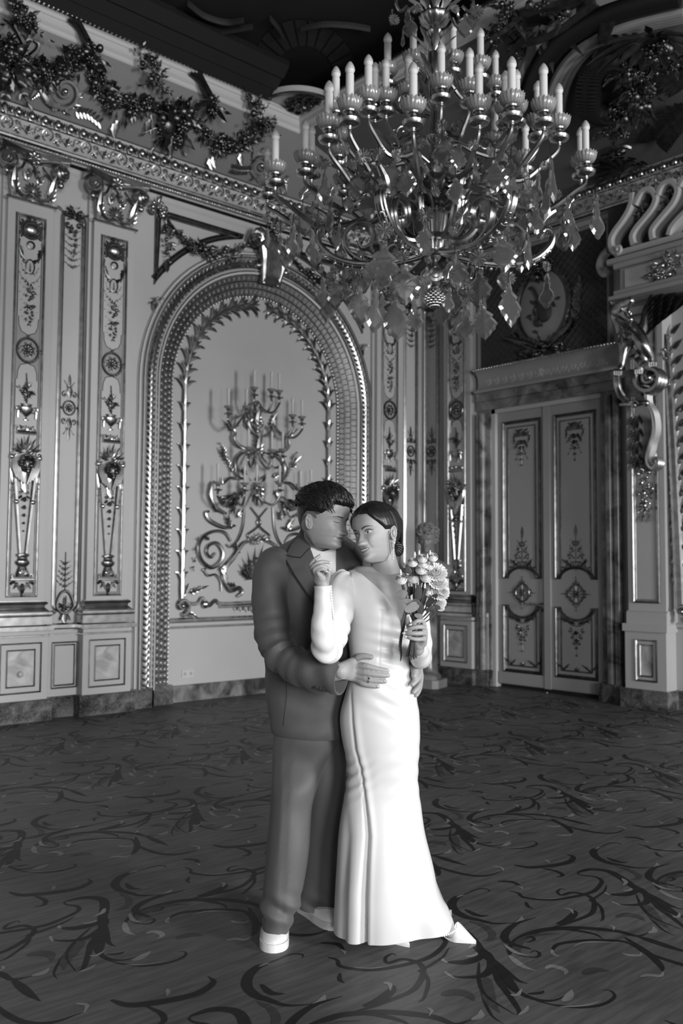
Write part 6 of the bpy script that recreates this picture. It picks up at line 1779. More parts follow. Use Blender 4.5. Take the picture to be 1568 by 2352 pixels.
# ---------- heads
def G(x, s): return math.exp(-.5*(x/s)**2)
_TC = {}
def table(T, z):                          # smoothed profile curve
    if id(T) not in _TC:
        raw = []
        for k in range(-40, 441):
            q = min(1, max(0, k/400))
            for (a, va), (b_, vb) in zip(T, T[1:]):
                if q <= b_: raw.append(va+(vb-va)*(q-a)/(b_-a)); break
        w = [math.exp(-.5*(d/7.)**2) for d in range(-20, 21)]; sw = sum(w)
        sm_ = [sum(raw[k+40+d]*w[d+20] for d in range(-20, 21))/sw for k in range(401)]
        for k in range(401):                # keep the ends of the curve
            e = min(1, min(k, 400-k)/16); sm_[k] = sm_[k]*e+raw[k+40]*(1-e)
        _TC[id(T)] = sm_
    L = _TC[id(T)]; q = min(399.999, max(0, z*400)); k = int(q); return L[k]+(L[k+1]-L[k])*(q-k)
FRONT = [(0, .27), (.03, .365), (.08, .395), (.135, .372), (.18, .385), (.215, .382), (.25, .398), (.30, .383), (.36, .385), (.45, .385), (.5, .385), (.56, .402), (.66, .41), (.76, .385), (.85, .32), (.93, .22), (.975, .12), (1, 0)]
BACK = [(0, .02), (.05, .08), (.1, .12), (.2, .22), (.3, .32), (.4, .39), (.5, .43), (.6, .445), (.7, .435), (.8, .385), (.9, .28), (.96, .17), (1, 0)]
WIDE = [(0, .07), (.04, .135), (.08, .172), (.15, .21), (.25, .252), (.35, .283), (.45, .302), (.55, .322), (.65, .335), (.75, .325), (.85, .275), (.93, .19), (.975, .10), (1, 0)]
def head_surface(z, a, K):
    """unit head: x to the wearer's left side of the picture, y<0 the face, z up from the chin"""
    f, bk, w = table(FRONT, z), table(BACK, z), table(WIDE, z)*K.get('w', 1)
    ca, sa = math.cos(a), math.sin(a)
    w *= 1-K.get('jaw', .04)*max(0, 1-z/.42)
    rr = (abs(ca)**2.25+abs(sa)**2.25)**(-1/2.25)
    x = w*ca*rr; y = (bk if sa > 0 else f)*sa*rr
    if sa < 0:
        ax = abs(x); fr = min(1, -sa*1.25); fr = fr*fr*(3-2*fr); d = 0
        t = min(1, max(0, (.51-z)/.18)); inn = 1 if .30 < z < .53 else (G(z-.53, .02) if z >= .53 else G(z-.30, .012))
        d += inn*(.012+.105*K.get('nose', 1)*t**1.35)*G(x, .022+.022*t)
        d += .036*G(ax-.052, .020)*G(z-.322, .020)
        d -= .040*G(ax-.125, .055)*G(z-.485, .034); d += .026*G(ax-.135, .045)*G(z-.482, .024)
        d += .012*G(ax-.11, .07)*G(z-.555, .018)
        d += .022*G(ax-.19, .06)*G(z-.37, .06); d -= .008*G(ax-.2, .05)*G(z-.2, .06)
        sm = K.get('smile', 0); zz = z-sm*.9*ax*ax*3.0; mw = .075+.03*sm; lf_ = max(0, 1-(ax/(mw*1.75))**2)**2
        d += lf_*( .020*G(zz-.243, .013)*G(x, mw)-.006*G(x, .012)*G(z-.27, .02)+.024*G(zz-.185, .015)*G(x, mw*.85)
            -.018*G(zz-.216, .008+.006*sm)*G(x, mw*1.25)); d -= .010*G(ax-mw*1.35, .016)*G(zz-.216, .02)
        d += .018*sm*G(ax-.15, .045)*G(z-.31, .04)-.012*sm*G(ax-.115, .012)*G(z-.27, .05)
        d += .014*G(x, .06)*G(z-.075, .03)
        y -= d*fr
    if z < .32: z = .32-(.32-z)*K.get('short', 1)
    return V(x, y, z)
def face_material(x, z, front, K):
    if not front: return 0
    ax = abs(x); sm = K.get('smile', 0); zz = z-sm*.9*ax*ax*3.0; mw = .085+.025*sm
    bz = .552+.028*(1-((ax-.15)/.09)**2)*K.get('arch', .6)+.0*ax
    if .055 < ax < .225 and abs(z-bz) < K.get('bt', .012)*(1.15-.9*(max(0, ax-.12)/.11)): return 1
    ex = (ax-.135)/.058; tilt = .10*(ax-.135)
    if abs(ex) < 1:
        up = .021*math.sqrt(1-ex*ex)*K.get('eye', 1); lo = .015*math.sqrt(1-ex*ex)*K.get('eye', 1); q = z-.482-tilt
        if K.get('closed'):
            if abs(q+.010-.006*ex*ex) < .0045: return 2
        else:
            if up < q < up+.010: return 2
            if up+.010 <= q < up+.028: return 8
            if -lo < q < up:
                gx = (x-(.135 if x > 0 else -.135)-K.get('gaze', 0)*.022)
                return 5 if gx*gx+(q-.004)**2 < .019**2 else 4
            if -lo-.005 < q < -lo: return 8
    elif K.get('wing') and 1 <= ex < 1.35 and abs(z-.482-tilt-.012-.03*(ex-1)) < .005: return 2
    if ax < mw:
        s = 1-(ax/mw)**2
        if sm and not K.get('lips') and abs(zz-.214) < .016*s**.7 and ax < mw*.86: return 6
        if .214 <= zz < .214+.036*s**.6-.006*G(x, .014): return 3
        if .214-.040*s**.7 < zz < .214: return 3
    return 0
def add_ear(mb, sx, H):
    i0 = len(mb.v)
    ring = [V(0, .055*math.cos(t)*.85, .105*math.sin(t)*(1 if math.sin(t) > 0 else .95)) for t in (2*PI*i/20 for i in range(20))]
    mb.tube(ring, [.017]*20, 7, closed=True); mb.ell((-.006, 0, 0), (.018, .05, .095), 10, 8)
    mb.tube(crom([V(.008, .03, .05), V(.014, -.005, .03), V(.014, -.01, -.03), V(.01, .02, -.06)], 4), .011, 6); mb.ell((.004, -.015, -.088), (.018, .028, .03), 8, 6)
    mb.ell((.008, -.035, -.01), (.014, .014, .022), 7, 5)
    mb.xf(Matrix.Translation((sx*.315, .045, .415)) @ Matrix.Rotation(-sx*.42, 4, 'Z') @ Matrix.Rotation(-.22, 4, 'X') @ Matrix.Scale(sx, 4, (1, 0, 0)), i0)
def head_mb(K, na=230, nz=210):
    mb = MB(); vs = []; zs = [(i/nz) for i in range(nz+1)]; zs = [.002+.996*z for z in zs]
    A = []
    for k in range(na):
        t = k/na; A.append(-PI/2+(t*2*PI-PI)+.62*math.sin(t*2*PI)*1.0 if False else -PI/2+2*PI*(t-.5)-.55*math.sin(2*PI*(t-.5)))
    for z in zs:
        for a in A: vs.append(head_surface(z, a, K))
    fs = []; ms = []
    for i in range(nz):
        for k in range(na):
            l = (k+1) % na; f = (i*na+k, i*na+l, (i+1)*na+l, (i+1)*na+k); fs.append(f)
            c = (vs[f[0]]+vs[f[2]])/2; ms.append(face_material(c.x, c.z if c.z > .32 else .32-(.32-c.z)/K.get('short', 1), c.y < -.12, K))
    o = len(mb.v); mb.v += [tuple(p) for p in vs]; mb.f += fs; mb.m += ms
    mb.f.append(tuple(range(na-1, -1, -1))); mb.m.append(0); mb.f.append(tuple(nz*na+k for k in range(na))); mb.m.append(0)
    for s in (1, -1): add_ear(mb, s, 1)
    return mb
def head_matrix(px, py, dep, H, yaw, pitch, roll):
    """places the unit head; px,py is the picture point of the head centre. yaw>0 turns to picture right, pitch>0 looks down, roll>0 tips clockwise"""
    c = sp3(px, py, dep)
    B = Matrix((CR, CFH, V(0, 0, 1))).transposed().to_4x4()
    Rm = Matrix.Rotation(roll, 4, 'Y') @ Matrix.Rotation(yaw, 4, 'Z') @ Matrix.Rotation(pitch, 4, 'X')
    return Matrix.Translation(c) @ B @ Rm @ Matrix.Scale(H, 4) @ Matrix.Translation((0, 0, -.5))
SKINSET = lambda man: [M_SKINM if man else M_SKIN, M_BROW, M_LASH, M_LIPM if man else M_LIP, M_EYE, M_IRIS, M_TOOTH, M_NAIL, M_SHADE]

# ================================================================ groom
gb = at_floor(640, 2160)
gm = thing('person', 'man in a dark grey suit and white sneakers hugging the woman from behind', 'person', (gb.x, gb.y, 0))
OFF = Matrix.Translation((-gb.x, -gb.y, 0))
def part(mb, name, m, root, **k):
    mb.xf(OFF); return mb.build(name, m, root, **k)
KM = dict(nose=.95, closed=1, bt=.009, arch=.35, smile=.35, w=1.02, lips=1, short=.86)
HM = head_matrix(742, 1192, .06, .256, math.radians(58), math.radians(3), math.radians(6))
hm = head_mb(KM); hm.xf(HM)
mbN = limb([(742, 1294, .20, 42), (738, 1264, .165, 38), (733, 1238, .12, 35), (730, 1205, .10, 34)], 32); hm.add(mbN.v, mbN.f, 0)
# right hand spread on her waist, left hand round her hip : added after the dress exists
jk_r = [(694, 1205, 786, 1222, 0.215, .05, .07), (680, 1232, 812, 1244, 0.180, .075, .10), (640, 1256, 850, 1262, 0.180, .10, .12), (612, 1290, 880, 1296, 0.180, .125, .13), (606, 1350, 888, 1352, 0.170, .145, .13), (606, 1430, 872, 1430, 0.160, .15, .12), (607, 1510, 850, 1510, 0.150, .145, .12), (607, 1560, 836, 1560, 0.140, .14, .12), (613, 1620, 822, 1622, 0.130, .14, .12), (622, 1665, 812, 1672, 0.120, .14, .12), (626, 1680, 806, 1690, 0.120, .137, .118)]
jk = loft(jk_r, 72, .3, .86, lambda x, y, s, p: fold(p, (7, 7, 9), .008, 3)*(1 if y > 1300 else .2))
BJ = BVHTree.FromPolygons([Vector(v) for v in jk.v], jk.f)
def hit(bvh, px, py, off=0., fall=0.):
    d = ray(px, py).normalized(); r = bvh.ray_cast(CAM, d)
    if r[0] is not None: return r[0]-d*off
    q = bvh.find_nearest(sp3(px, py, fall))[0]; t = (q-CAM).dot(CF)
    return at(px, py, t)-d*off
def drape(bvh, poly, off, th=.004, name=None, step=6, fall=0.):
    """a cloth piece whose outline is given in the picture, laid on a body surface"""
    bm = bmesh.new(); vs = [bm.verts.new((x, 0, y)) for x, y in poly]; f = bm.faces.new(vs)
    bmesh.ops.triangulate(bm, faces=[f])
    for _ in range(3):
        es = [e for e in bm.edges if e.calc_length() > step]
        if not es: break
        bmesh.ops.subdivide_edges(bm, edges=es, cuts=1, use_grid_fill=False); bmesh.ops.triangulate(bm, faces=bm.faces[:])
    bm.verts.ensure_lookup_table(); bm.verts.index_update()
    front = [hit(bvh, v.co.x, v.co.z, off, fall) for v in bm.verts]; fs = [tuple(v.index for v in f.verts) for f in bm.faces]
    be = [(e.verts[0].index, e.verts[1].index) for e in bm.edges if len(e.link_faces) == 1]; n = len(front); bm.free()
    mb = MB(); mb.add(front+[p+CF*th for p in front], fs+[tuple(n+i for i in f[::-1]) for f in fs]+[(a, b_, n+b_, n+a) for a, b_ in be]); return mb
part(jk, 'jacket', M_SUIT, gm)
tee = drape(BJ, [(704, 1238), (716, 1256), (728, 1264), (742, 1267), (758, 1262), (768, 1250), (774, 1270), (782, 1320), (786, 1380), (768, 1420), (752, 1380), (738, 1330), (722, 1290), (708, 1262)], .006); part(tee, 'shirt', M_TEE, gm, sharp=60)
lp_ = drape(BJ, [(700, 1262), (712, 1258), (724, 1290), (742, 1335), (756, 1380), (764, 1425), (752, 1432), (735, 1408), (706, 1362), (676, 1318), (660, 1290), (650, 1272), (672, 1277), (690, 1279)], .014, .006); part(lp_, 'lapel', M_SUIT, gm, sharp=60)
co = drape(BJ, [(694, 1219), (700, 1228), (706, 1243), (714, 1259), (704, 1268), (691, 1280), (672, 1277), (658, 1272), (668, 1251), (684, 1234)], .018, .007); part(co, 'collar', M_SUIT, gm, sharp=60)
lp2 = drape(BJ, [(776, 1246), (788, 1240), (812, 1250), (834, 1280), (826, 1340), (800, 1420), (776, 1440), (782, 1380), (780, 1310), (772, 1262)], .014, .006); part(lp2, 'lapel', M_SUIT, gm, sharp=60)
sm = MB(); sm.tube([hit(BJ, x, y, .022) for x, y in ((652, 1274), (672, 1279), (690, 1281), (702, 1268), (712, 1258))], .0012, 4); sm.tube([hit(BJ, x, y, .0165) for x, y in ((650, 1274), (662, 1297), (676, 1320), (706, 1364), (735, 1410), (752, 1434))], .0022, 4); sm.tube([hit(BJ, x, y, .002) for x, y in ((657, 1552), (658, 1600), (653, 1640), (650, 1668))], .0012, 4); part(sm, 'seam', M_SUITD, gm)
pk = drape(BJ, [(632, 1548), (660, 1556), (690, 1566), (690, 1574), (660, 1566), (630, 1560)], .006, .004); part(pk, 'pocket_flap', M_SUIT, gm, sharp=60)
def slv(u, a, L, q):
    el = G(u-.52, .10); return fold(q, (10, 10, 13), .007, 1)+el*.006*math.sin(L*110+2*math.sin(a))+.004*G(u-.8, .2)*math.sin(L*70+a)
sl = limb([(650, 1268, .12, 24), (628, 1300, .10, 40), (621, 1350, .06, 42), (624, 1420, .02, 43), (634, 1480, -.04, 42), (655, 1512, -.08, 40), (690, 1532, -.12, 42), (730, 1545, -.17, 42), (765, 1554, -.20, 40), (784, 1558, -.215, 38)], 40, 7, slv, hollow=True); part(sl, 'sleeve', M_SUIT, gm)
sl2 = limb([(850, 1272, .14, 26), (868, 1300, .16, 36), (884, 1360, .20, 38), (902, 1430, .20, 38), (924, 1490, .14, 34), (938, 1522, .07, 30)], 32, 6, lambda u, a, L, q: fold(q, (10, 10, 12), .006, 7)); part(sl2, 'sleeve', M_SUIT, gm)
bt = MB()
for x, y in ((727, 1579), (736, 1581), (744, 1583), (752, 1586)): i0 = len(bt.v); bt.ell((0, 0, 0), (.0065, .0025, .0065), 10, 6); bt.tube([V(.0055*math.cos(a), -.002, .0055*math.sin(a)) for a in (2*PI*i/12 for i in range(12))], .0015, 5, closed=True); bt.xf(Matrix.Translation(sp3(x, y, -.245)) @ Matrix.Rotation(YAW-PI/2, 4, 'Z'), i0)
part(bt, 'cuff_button', M_SUITD, gm)
# trousers
def tr(x, y, s, p):
    return fold(p, (9, 9, 3.5), .006, 9)+(.010*G(y-2095, 22)*math.sin(p.z*70+x*.07) if y > 2030 else 0)+(-.004*G(x-(660+(y-1700)*-.03), 3) if s < 0 else 0)
lgs = loft([(628, 1660, 800, 1664, .12, .095, .10), (626, 1700, 782, 1704, .10, .10, .10), (625, 1745, 752, 1748, .055, .105, .11), (624, 1800, 732, 1800, .0, .105, .105), (620, 1860, 715, 1860, -.02, .095, .10), (612, 1950, 709, 1950, -.05, .09, .095), (604, 2050, 692, 2050, -.075, .085, .09), (599, 2096, 682, 2090, -.085, .085, .085), (603, 2122, 668, 2120, -.09, .075, .08), (606, 2138, 662, 2136, -.09, .068, .08)], 48, .3, .9, tr)
part(lgs, 'trouser_leg', M_SUIT, gm)
lgb = loft([(700, 1660, 800, 1664, .12, .09, .10), (704, 1740, 796, 1740, .14, .09, .10), (708, 1850, 792, 1850, .16, .09, .10), (700, 1950, 782, 1950, .17, .085, .09), (688, 2040, 780, 2040, .165, .085, .085), (684, 2068, 774, 2072, .17, .08, .08), (690, 2080, 770, 2086, .17, .075, .075)], 44, .3, .9, tr)
part(lgb, 'trouser_leg', M_SUIT, gm)
def sneaker(name, toe, heel, root, w=.053, h=.09):
    t_, h_ = at_floor(*toe), at_floor(*heel); d = (h_-t_); L = d.length; d.normalize(); sd = V(-d.y, d.x, 0)
    # outline along the length: half width and upper height
    mbu, mbs = MB(), MB(); n = 18; vs = []; m = 14
    for i in range(n+1):
        u = (i/n)**1.5; hw = w*(math.sqrt(max(.0, 1-max(0, (.24-u)/.24)**2.4)) if u < .4 else 1-.16*math.sin(PI*(u-.4)/.6*.8)); hw *= (1 if u < .9 else math.sqrt(max(.05, 1-((u-.9)/.105)**2)))
        top = .030+(h-.030)*min(1, max(0, u/.55))**.55 if u < .55 else h+.012*math.sin(PI*(u-.55)/.9)
        for k in range(m+1):
            a = PI*k/m; vs.append(t_+d*(L*u)+sd*(hw*math.cos(a)*(1 if abs(math.cos(a)) > .1 else 1))+V(0, 0, .018+(top-.018)*math.sin(a)**.75))
    mbu.add(vs, [(i*(m+1)+k, i*(m+1)+k+1, (i+1)*(m+1)+k+1, (i+1)*(m+1)+k) for i in range(n) for k in range(m)]+[tuple(range(m, -1, -1)), tuple(n*(m+1)+k for k in range(m+1))])
    pts = []
    for i in range(n+1):
        u = (i/n)**1.5; hw = w*1.06*(math.sqrt(max(.02, 1-max(0, (.24-u)/.24)**2.6)) if u < .4 else 1-.16*math.sin(PI*(u-.4)/.6*.8))*(1 if u < .9 else math.sqrt(max(.05, 1-((u-.9)/.106)**2))); pts.append((u, hw))
    ol = [t_+d*(L*u-.004)+sd*hw for u, hw in pts]+[t_+d*(L*u-.004)-sd*hw for u, hw in pts[::-1]]; q = len(ol)
    mbs.add([p+V(0, 0, z) for z in (.0, .004, .026, .030) for p in ol], [tuple(range(q-1, -1, -1)), tuple(3*q+k for k in range(q))]+[(j*q+k, j*q+(k+1) % q, (j+1)*q+(k+1) % q, (j+1)*q+k) for j in range(3) for k in range(q)])
    seam = MB()
    for s in (1, -1): seam.tube(crom([t_+d*(L*.16)+V(0, 0, .062), t_+d*(L*.24)+sd*s*w*.6+V(0, 0, .066), t_+d*(L*.4)+sd*s*w*.88+V(0, 0, .055), t_+d*(L*.6)+sd*s*w*.95+V(0, 0, .05)], 5), .0015, 4)
    for j in range(5): seam.tube([t_+d*(L*(.34+.06*j))+sd*.022+V(0, 0, .082+.004*j), t_+d*(L*(.34+.06*j))+V(0, 0, .09+.004*j), t_+d*(L*(.34+.06*j))-sd*.022+V(0, 0, .082+.004*j)], .004, 5)
    u = part(mbu, 'sneaker', M_SHOE, root, sharp=60); s_ = part(mbs, 'sole', M_SOLE, root, sharp=50); s_.parent = u; e = part(seam, 'stitching', M_SOLE, root); e.parent = u
sneaker('sneaker', (628, 2189), (634, 2108), gm)
sneaker('sneaker', (776, 2136), (694, 2086), gm, .046, .08)

# ================================================================ bride
bb = at_floor(880, 2150)
br = thing('person', 'woman in a long white satin dress holding a bouquet of roses', 'person', (bb.x, bb.y, 0))
DD = -.05
DR = [(818, 1300, 905, 1302, DD+.03, .045, .06), (800, 1311, 925, 1314, DD+.02, .06, .075), (778, 1322, 944, 1326, DD+.01, .08, .085), (776, 1350, 956, 1350, DD, .10, .09), (788, 1385, 958, 1385, DD, .118, .09), (797, 1420, 955, 1420, DD, .122, .088), (799, 1465, 946, 1462, DD, .108, .082), (803, 1505, 940, 1500, DD, .10, .08), (803, 1545, 942, 1540, DD, .102, .085), (793, 1590, 953, 1585, DD, .112, .10), (781, 1640, 962, 1635, DD, .12, .115), (783, 1685, 964, 1680, DD, .12, .118), (794, 1740, 962, 1735, DD, .115, .11), (797, 1780, 960, 1775, DD, .11, .105), (791, 1820, 962, 1815, DD, .112, .105), (784, 1860, 967, 1855, DD, .12, .11), (777, 1920, 974, 1915, DD, .135, .125), (773, 1990, 988, 1980, DD, .155, .14), (769, 2060, 999, 2046, DD, .17, .15), (767, 2100, 1026, 2085, DD, .175, .155), (765, 2136, 1040, 2117, DD, .175, .155)]
SEAM = [(806, 1560), (805, 1600), (808, 1660), (815, 1720), (828, 1770), (836, 1830), (842, 1880), (845, 1920), (841, 1990), (838, 2060), (837, 2180)]
def seamx(y):
    for (xa, ya), (xb, yb) in zip(SEAM, SEAM[1:]):
        if y <= yb: return xa+(xb-xa)*(y-ya)/(yb-ya)
    return 837
def drs(x, y, s, p):
    d = 0.
    if s < .2:
        if y > 1570:
            sx = seamx(y); k = min(1, (y-1570)/120); k2 = min(1, max(0, (y-1800)/250))
            d += -.012*k*(1+1.6*k2)*G(x-sx, 2.5+2.5*k2) + .005*k*G(x-sx-9, 6)
            d += k2*(.020*G(x-(sx-26), 16)-.012*G(x-(sx-46), 8)+.012*G(x-(sx+38), 26)-.012*G(x-(915+(y-1850)*.17), 22)+.014*G(x-(950+(y-1850)*.2), 18))
            d += .004*G(y-1785, 30)*math.sin((y+.55*x)*.22)*G(x-815, 26)
        d += .0042*G(x-905, 32)*math.sin(y*.24-.05*x)*G(y-1490, 45)
        if y > 1640: d += .0022*G(y-1770, 45)*math.sin(y*.16+x*.04)*G(x-930, 40)
        d += .0035*G(y-1600, 35)*math.sin((y-.5*x)*.17)*G(x-905, 35)
        d += .006*G(x-(858+(y-1390)*.1), 20)*G(y-1400, 30)
        if y < 1530: d += -.002*G(x-(875-(y-1420)*.05), 1.6)*(1 if y > 1400 else 0)
    return d+fold(p, (6, 6, 3), .0025, 2)*(1 if y > 1560 else .4)
DN, DPER = 200, .55
dress = loft(DR, DN, DPER, .93, drs)
BD = BVHTree.FromPolygons([Vector(v) for v in dress.v], dress.f)
sk = loft([(l, a, r, b_, d, f-.006, k-.004) for l, a, r, b_, d, f, k in DR[:10]], 64, .3, .93, lambda x, y, s, p: -.002-.016*G(x-(915-(1400-y)*.25), 13)*(1 if s < 0 else 0)*G(y-1425, 50)+.005*G(y-1334-(x-880)*.05, 5)*(1 if s < 0 else 0))
NECK = [(808, 1290), (815, 1312), (830, 1318), (845, 1331), (863, 1346), (880, 1363), (895, 1382), (910, 1407), (919, 1428), (921, 1447), (917, 1466), (915, 1484), (919, 1505), (918, 1521), (922, 1514), (923, 1500), (922, 1484), (924, 1466), (928, 1448), (932, 1430), (936, 1405), (941, 1375), (944, 1345), (938, 1318), (926, 1296), (880, 1275)]
def inside(x, y, poly):
    c = False; j = len(poly)-1
    for i in range(len(poly)):
        xi, yi = poly[i]; xj, yj = poly[j]
        if (yi > y) != (yj > y) and x < (xj-xi)*(y-yi)/(yj-yi)+xi: c = not c
        j = i
    return c
PV = [proj(v) for v in dress.v]; ctr = {}
def front_v(i): return (i % DN) >= DN//2 or i % DN == 0
nf = []
for f in dress.f:
    if len(f) > 4:
        nf.append(f); continue
    cx = sum(PV[i][0] for i in f)/4; cy = sum(PV[i][1] for i in f)/4
    row = f[0]//DN
    if cy < 1560 and ((all(front_v(i) for i in f) and inside(cx, cy, NECK)) or cy < 1309): continue
    nf.append(f)
nf = [f for f in nf if not (len(f) > 4 and max(f) < DN)]
dress.f = nf; dress.m = [0]*len(nf)
ec = {}
for f in nf:
    for i in range(len(f)):
        e = tuple(sorted((f[i], f[(i+1) % len(f)]))); ec[e] = ec.get(e, 0)+1
NK = [(V(*a, 0), V(*b_, 0)) for a, b_ in zip(NECK[1:], NECK[2:-2])]
for i in {i for e, c in ec.items() if c == 1 for i in e}:
    x, y = PV[i]
    if 1311 < y < 1540:
        q = V(x, y, 0); best = None
        for a, b_ in NK:
            t = max(0, min(1, (q-a).dot(b_-a)/(b_-a).length_squared)); c = a+(b_-a)*t
            if best is None or (c-q).length < (best-q).length: best = c
        if (best-q).length < 7: dress.v[i] = tuple(hit(BD, best.x, best.y, .001))
part(dress, 'dress', M_SATIN, br, sharp=0)
KB = dict(nose=.85, smile=.62, bt=.011, arch=.9, eye=1.3, wing=1, gaze=-.35, w=.97, jaw=.20)
HB = head_matrix(865, 1222, -.08, .238, math.radians(-45), math.radians(-8), math.radians(-17))
hb = head_mb(KB); hb.xf(HB)
nk = limb([(884, 1345, -.03, 46), (884, 1318, -.03, 38), (882, 1296, -.03, 31), (878, 1272, -.03, 30), (876, 1245, -.03, 30)], 36)
hb.add(nk.v, nk.f, 0); hb.add(sk.v, sk.f, 0)
# right sleeve with gathered shoulder; forearm raised
def puff(u, a, L, q):
    return fold(q, (12, 12, 14), .006, 4)+.006*G(u-.50, .12)*math.sin(L*120+2.5*math.sin(a+.6))+.005*G(u-.03, .09)*math.sin(a*7)
s1 = limb([(800, 1322, -.07, 12), (788, 1332, -.09, 26), (778, 1362, -.12, 37), (771, 1405, -.16, 39), (763, 1450, -.20, 38), (756, 1485, -.24, 31), (748, 1497, -.27, 25), (742, 1480, -.30, 27), (741, 1440, -.31, 27), (742, 1395, -.31, 22), (742, 1365, -.31, 19.5), (741, 1345, -.31, 19)], 44, 8, puff, hollow=True); part(s1, 'sleeve', M_SATIN, br, sharp=0)
s2 = limb([(938, 1332, -.02, 16), (950, 1356, -.02, 26), (958, 1410, -.0, 27), (964, 1460, .0, 26), (968, 1498, -.03, 24), (966, 1512, -.08, 24), (964, 1504, -.16, 23), (962, 1492, -.21, 20), (960, 1482, -.235, 18)], 36, 7, lambda u, a, L, q: fold(q, (12, 12, 14), .005, 5)+.003*math.sin(L*90+a)*G(u-.6, .2)); part(s2, 'sleeve', M_SATIN, br, sharp=0)
pb = MB()
for i in range(13): f = i/12; pb.ell(sp3(759+2*f+6*f*f, 1347+74*f, -.325+.0*f), .0052, 8, 6)
part(pb, 'pearl_button', M_PEARL, br)

# ---------- hands
def hand(defs, palm, voxel=.0026):
    mb = MB()
    for d in defs: fing(mb, d)
    for c, r, ro in palm: mb.ell(c, r, 14, 10, ro)
    return fuse(mb, voxel)
Bm = Matrix((CR, CFH, V(0, 0, 1))).transposed()
def onD(px, py, r, o=0.): p = hit(BD, px, py, 0, -.16); t = (p-CAM).dot(CF)-T0; return (px, py, t-r*(T0)/FPX*.85-o, r)
k_ = [onD(x, y, r, o) for x, y, r, o in ((808, 1541, 17, .012), (826, 1545, 19, .008))]
defs = []
W0 = (782, 1541, -.222, 19)
for pts in ([(812, 1518, 10), (824, 1509, 8.5), (838, 1507, 7.2), (852, 1509, 6.2)],
            [(812, 1530, 11), (838, 1530, 7.8), (856, 1534, 6.9), (874, 1538, 6.3), (889, 1540.5, 5.4)],
            [(812, 1541, 12), (840, 1546, 7.8), (860, 1549, 7), (877, 1550.5, 6.3), (891, 1551.5, 5.4)],
            [(812, 1550, 11), (840, 1560, 7.4), (856, 1563, 6.6), (872, 1564.5, 6), (884, 1565, 5.2)],
            [(810, 1556, 10), (832, 1570, 6.6), (846, 1574, 5.8), (858, 1576, 5.3), (868, 1577, 4.7)]):
    defs.append([W0]+[onD(x, y, r, .003) for x, y, r in pts])
hv, hf = hand(defs, [(sp3(812, 1540, onD(812, 1540, 14)[2]+.004), (.040, .018, .038), Bm.copy())])
hm.add(hv, hf, 0)
defs = [[(938, 1520, .02, 17), (947, 1528, -.04, 12), (952, 1540, -.09, 9), (951, 1553, -.12, 7)],
        [(944, 1520, .02, 16), (958, 1530, -.03, 11), (964, 1546, -.07, 7.5), (958, 1560, -.11, 6.8), (947, 1572, -.135, 6)],
        [(944, 1525, .03, 16), (962, 1545, -.02, 10), (965, 1564, -.06, 7), (960, 1578, -.10, 6.6), (950, 1590, -.125, 5.6)],
        [(944, 1530, .03, 14), (962, 1558, -.01, 9), (964, 1576, -.05, 6.4), (960, 1589, -.08, 6), (956, 1597, -.10, 5)]]
hv, hf = hand(defs, []); hm.add(hv, hf, 0)
for L in ([(732, 1290, .17, 40), (730, 1400, .16, 60), (725, 1520, .16, 50), (720, 1650, .16, 40)], [(690, 1300, .16, 30), (640, 1300, .10, 26), (622, 1400, .03, 26), (636, 1490, -.05, 24), (690, 1532, -.12, 23), (750, 1546, -.19, 21), (790, 1541, -.222, 18)], [(780, 1300, .17, 30), (860, 1300, .16, 24), (890, 1400, .19, 22), (925, 1490, .13, 19), (942, 1522, .03, 16)],
          [(705, 1640, .14, 26), (690, 1760, .07, 22), (664, 1900, .0, 20), (642, 2060, -.07, 14), (634, 2150, -.085, 12)], [(745, 1640, .15, 26), (750, 1760, .17, 22), (745, 1900, .175, 20), (732, 2040, .17, 14), (728, 2090, .17, 12)]):
    q_b = limb(L, 14, 4); hm.add(q_b.v, q_b.f, 0)
hm.xf(OFF)
ho = hm.build('body', SKINSET(True), gm, sharp=0)
rg = MB()
def ringat(mb, px, py, dep, r, ax, th=.0022):
    c = sp3(px, py, dep); ax = ax.normalized(); u_ = ax.cross(V(0, 0, 1)); u_ = u_.normalized() if u_.length > .1 else V(1, 0, 0); v_ = ax.cross(u_)
    mb.tube([c+u_*r*math.cos(a)+v_*r*math.sin(a) for a in (2*PI*i/24 for i in range(24))], th, 6, closed=True, flat=1)
d4 = onD(846, 1561.5, 7, .003); 
for o_ in (-1, 0, 1): ringat(rg, 846+o_*1.1, 1561.5, d4[2], .0133, sp3(872, 1564.5, d4[2])-sp3(840, 1560, d4[2]), .0016)
part(rg, 'wedding_ring', M_SILVER, gm)
nl = MB()
for x, y, a in ((852, 1508, .2), (888, 1539.5, .2), (890, 1551, .1), (883, 1564.5, 0), (867, 1576.5, .1)):
    d = onD(x, y, 5, .003); nl.ell(sp3(x, y, d[2]-.007), (.0075, .003, .0048), 10, 6, Bm @ Matrix.Rotation(a, 3, 'Y'))
part(nl, 'fingernail', M_NAILM, gm)
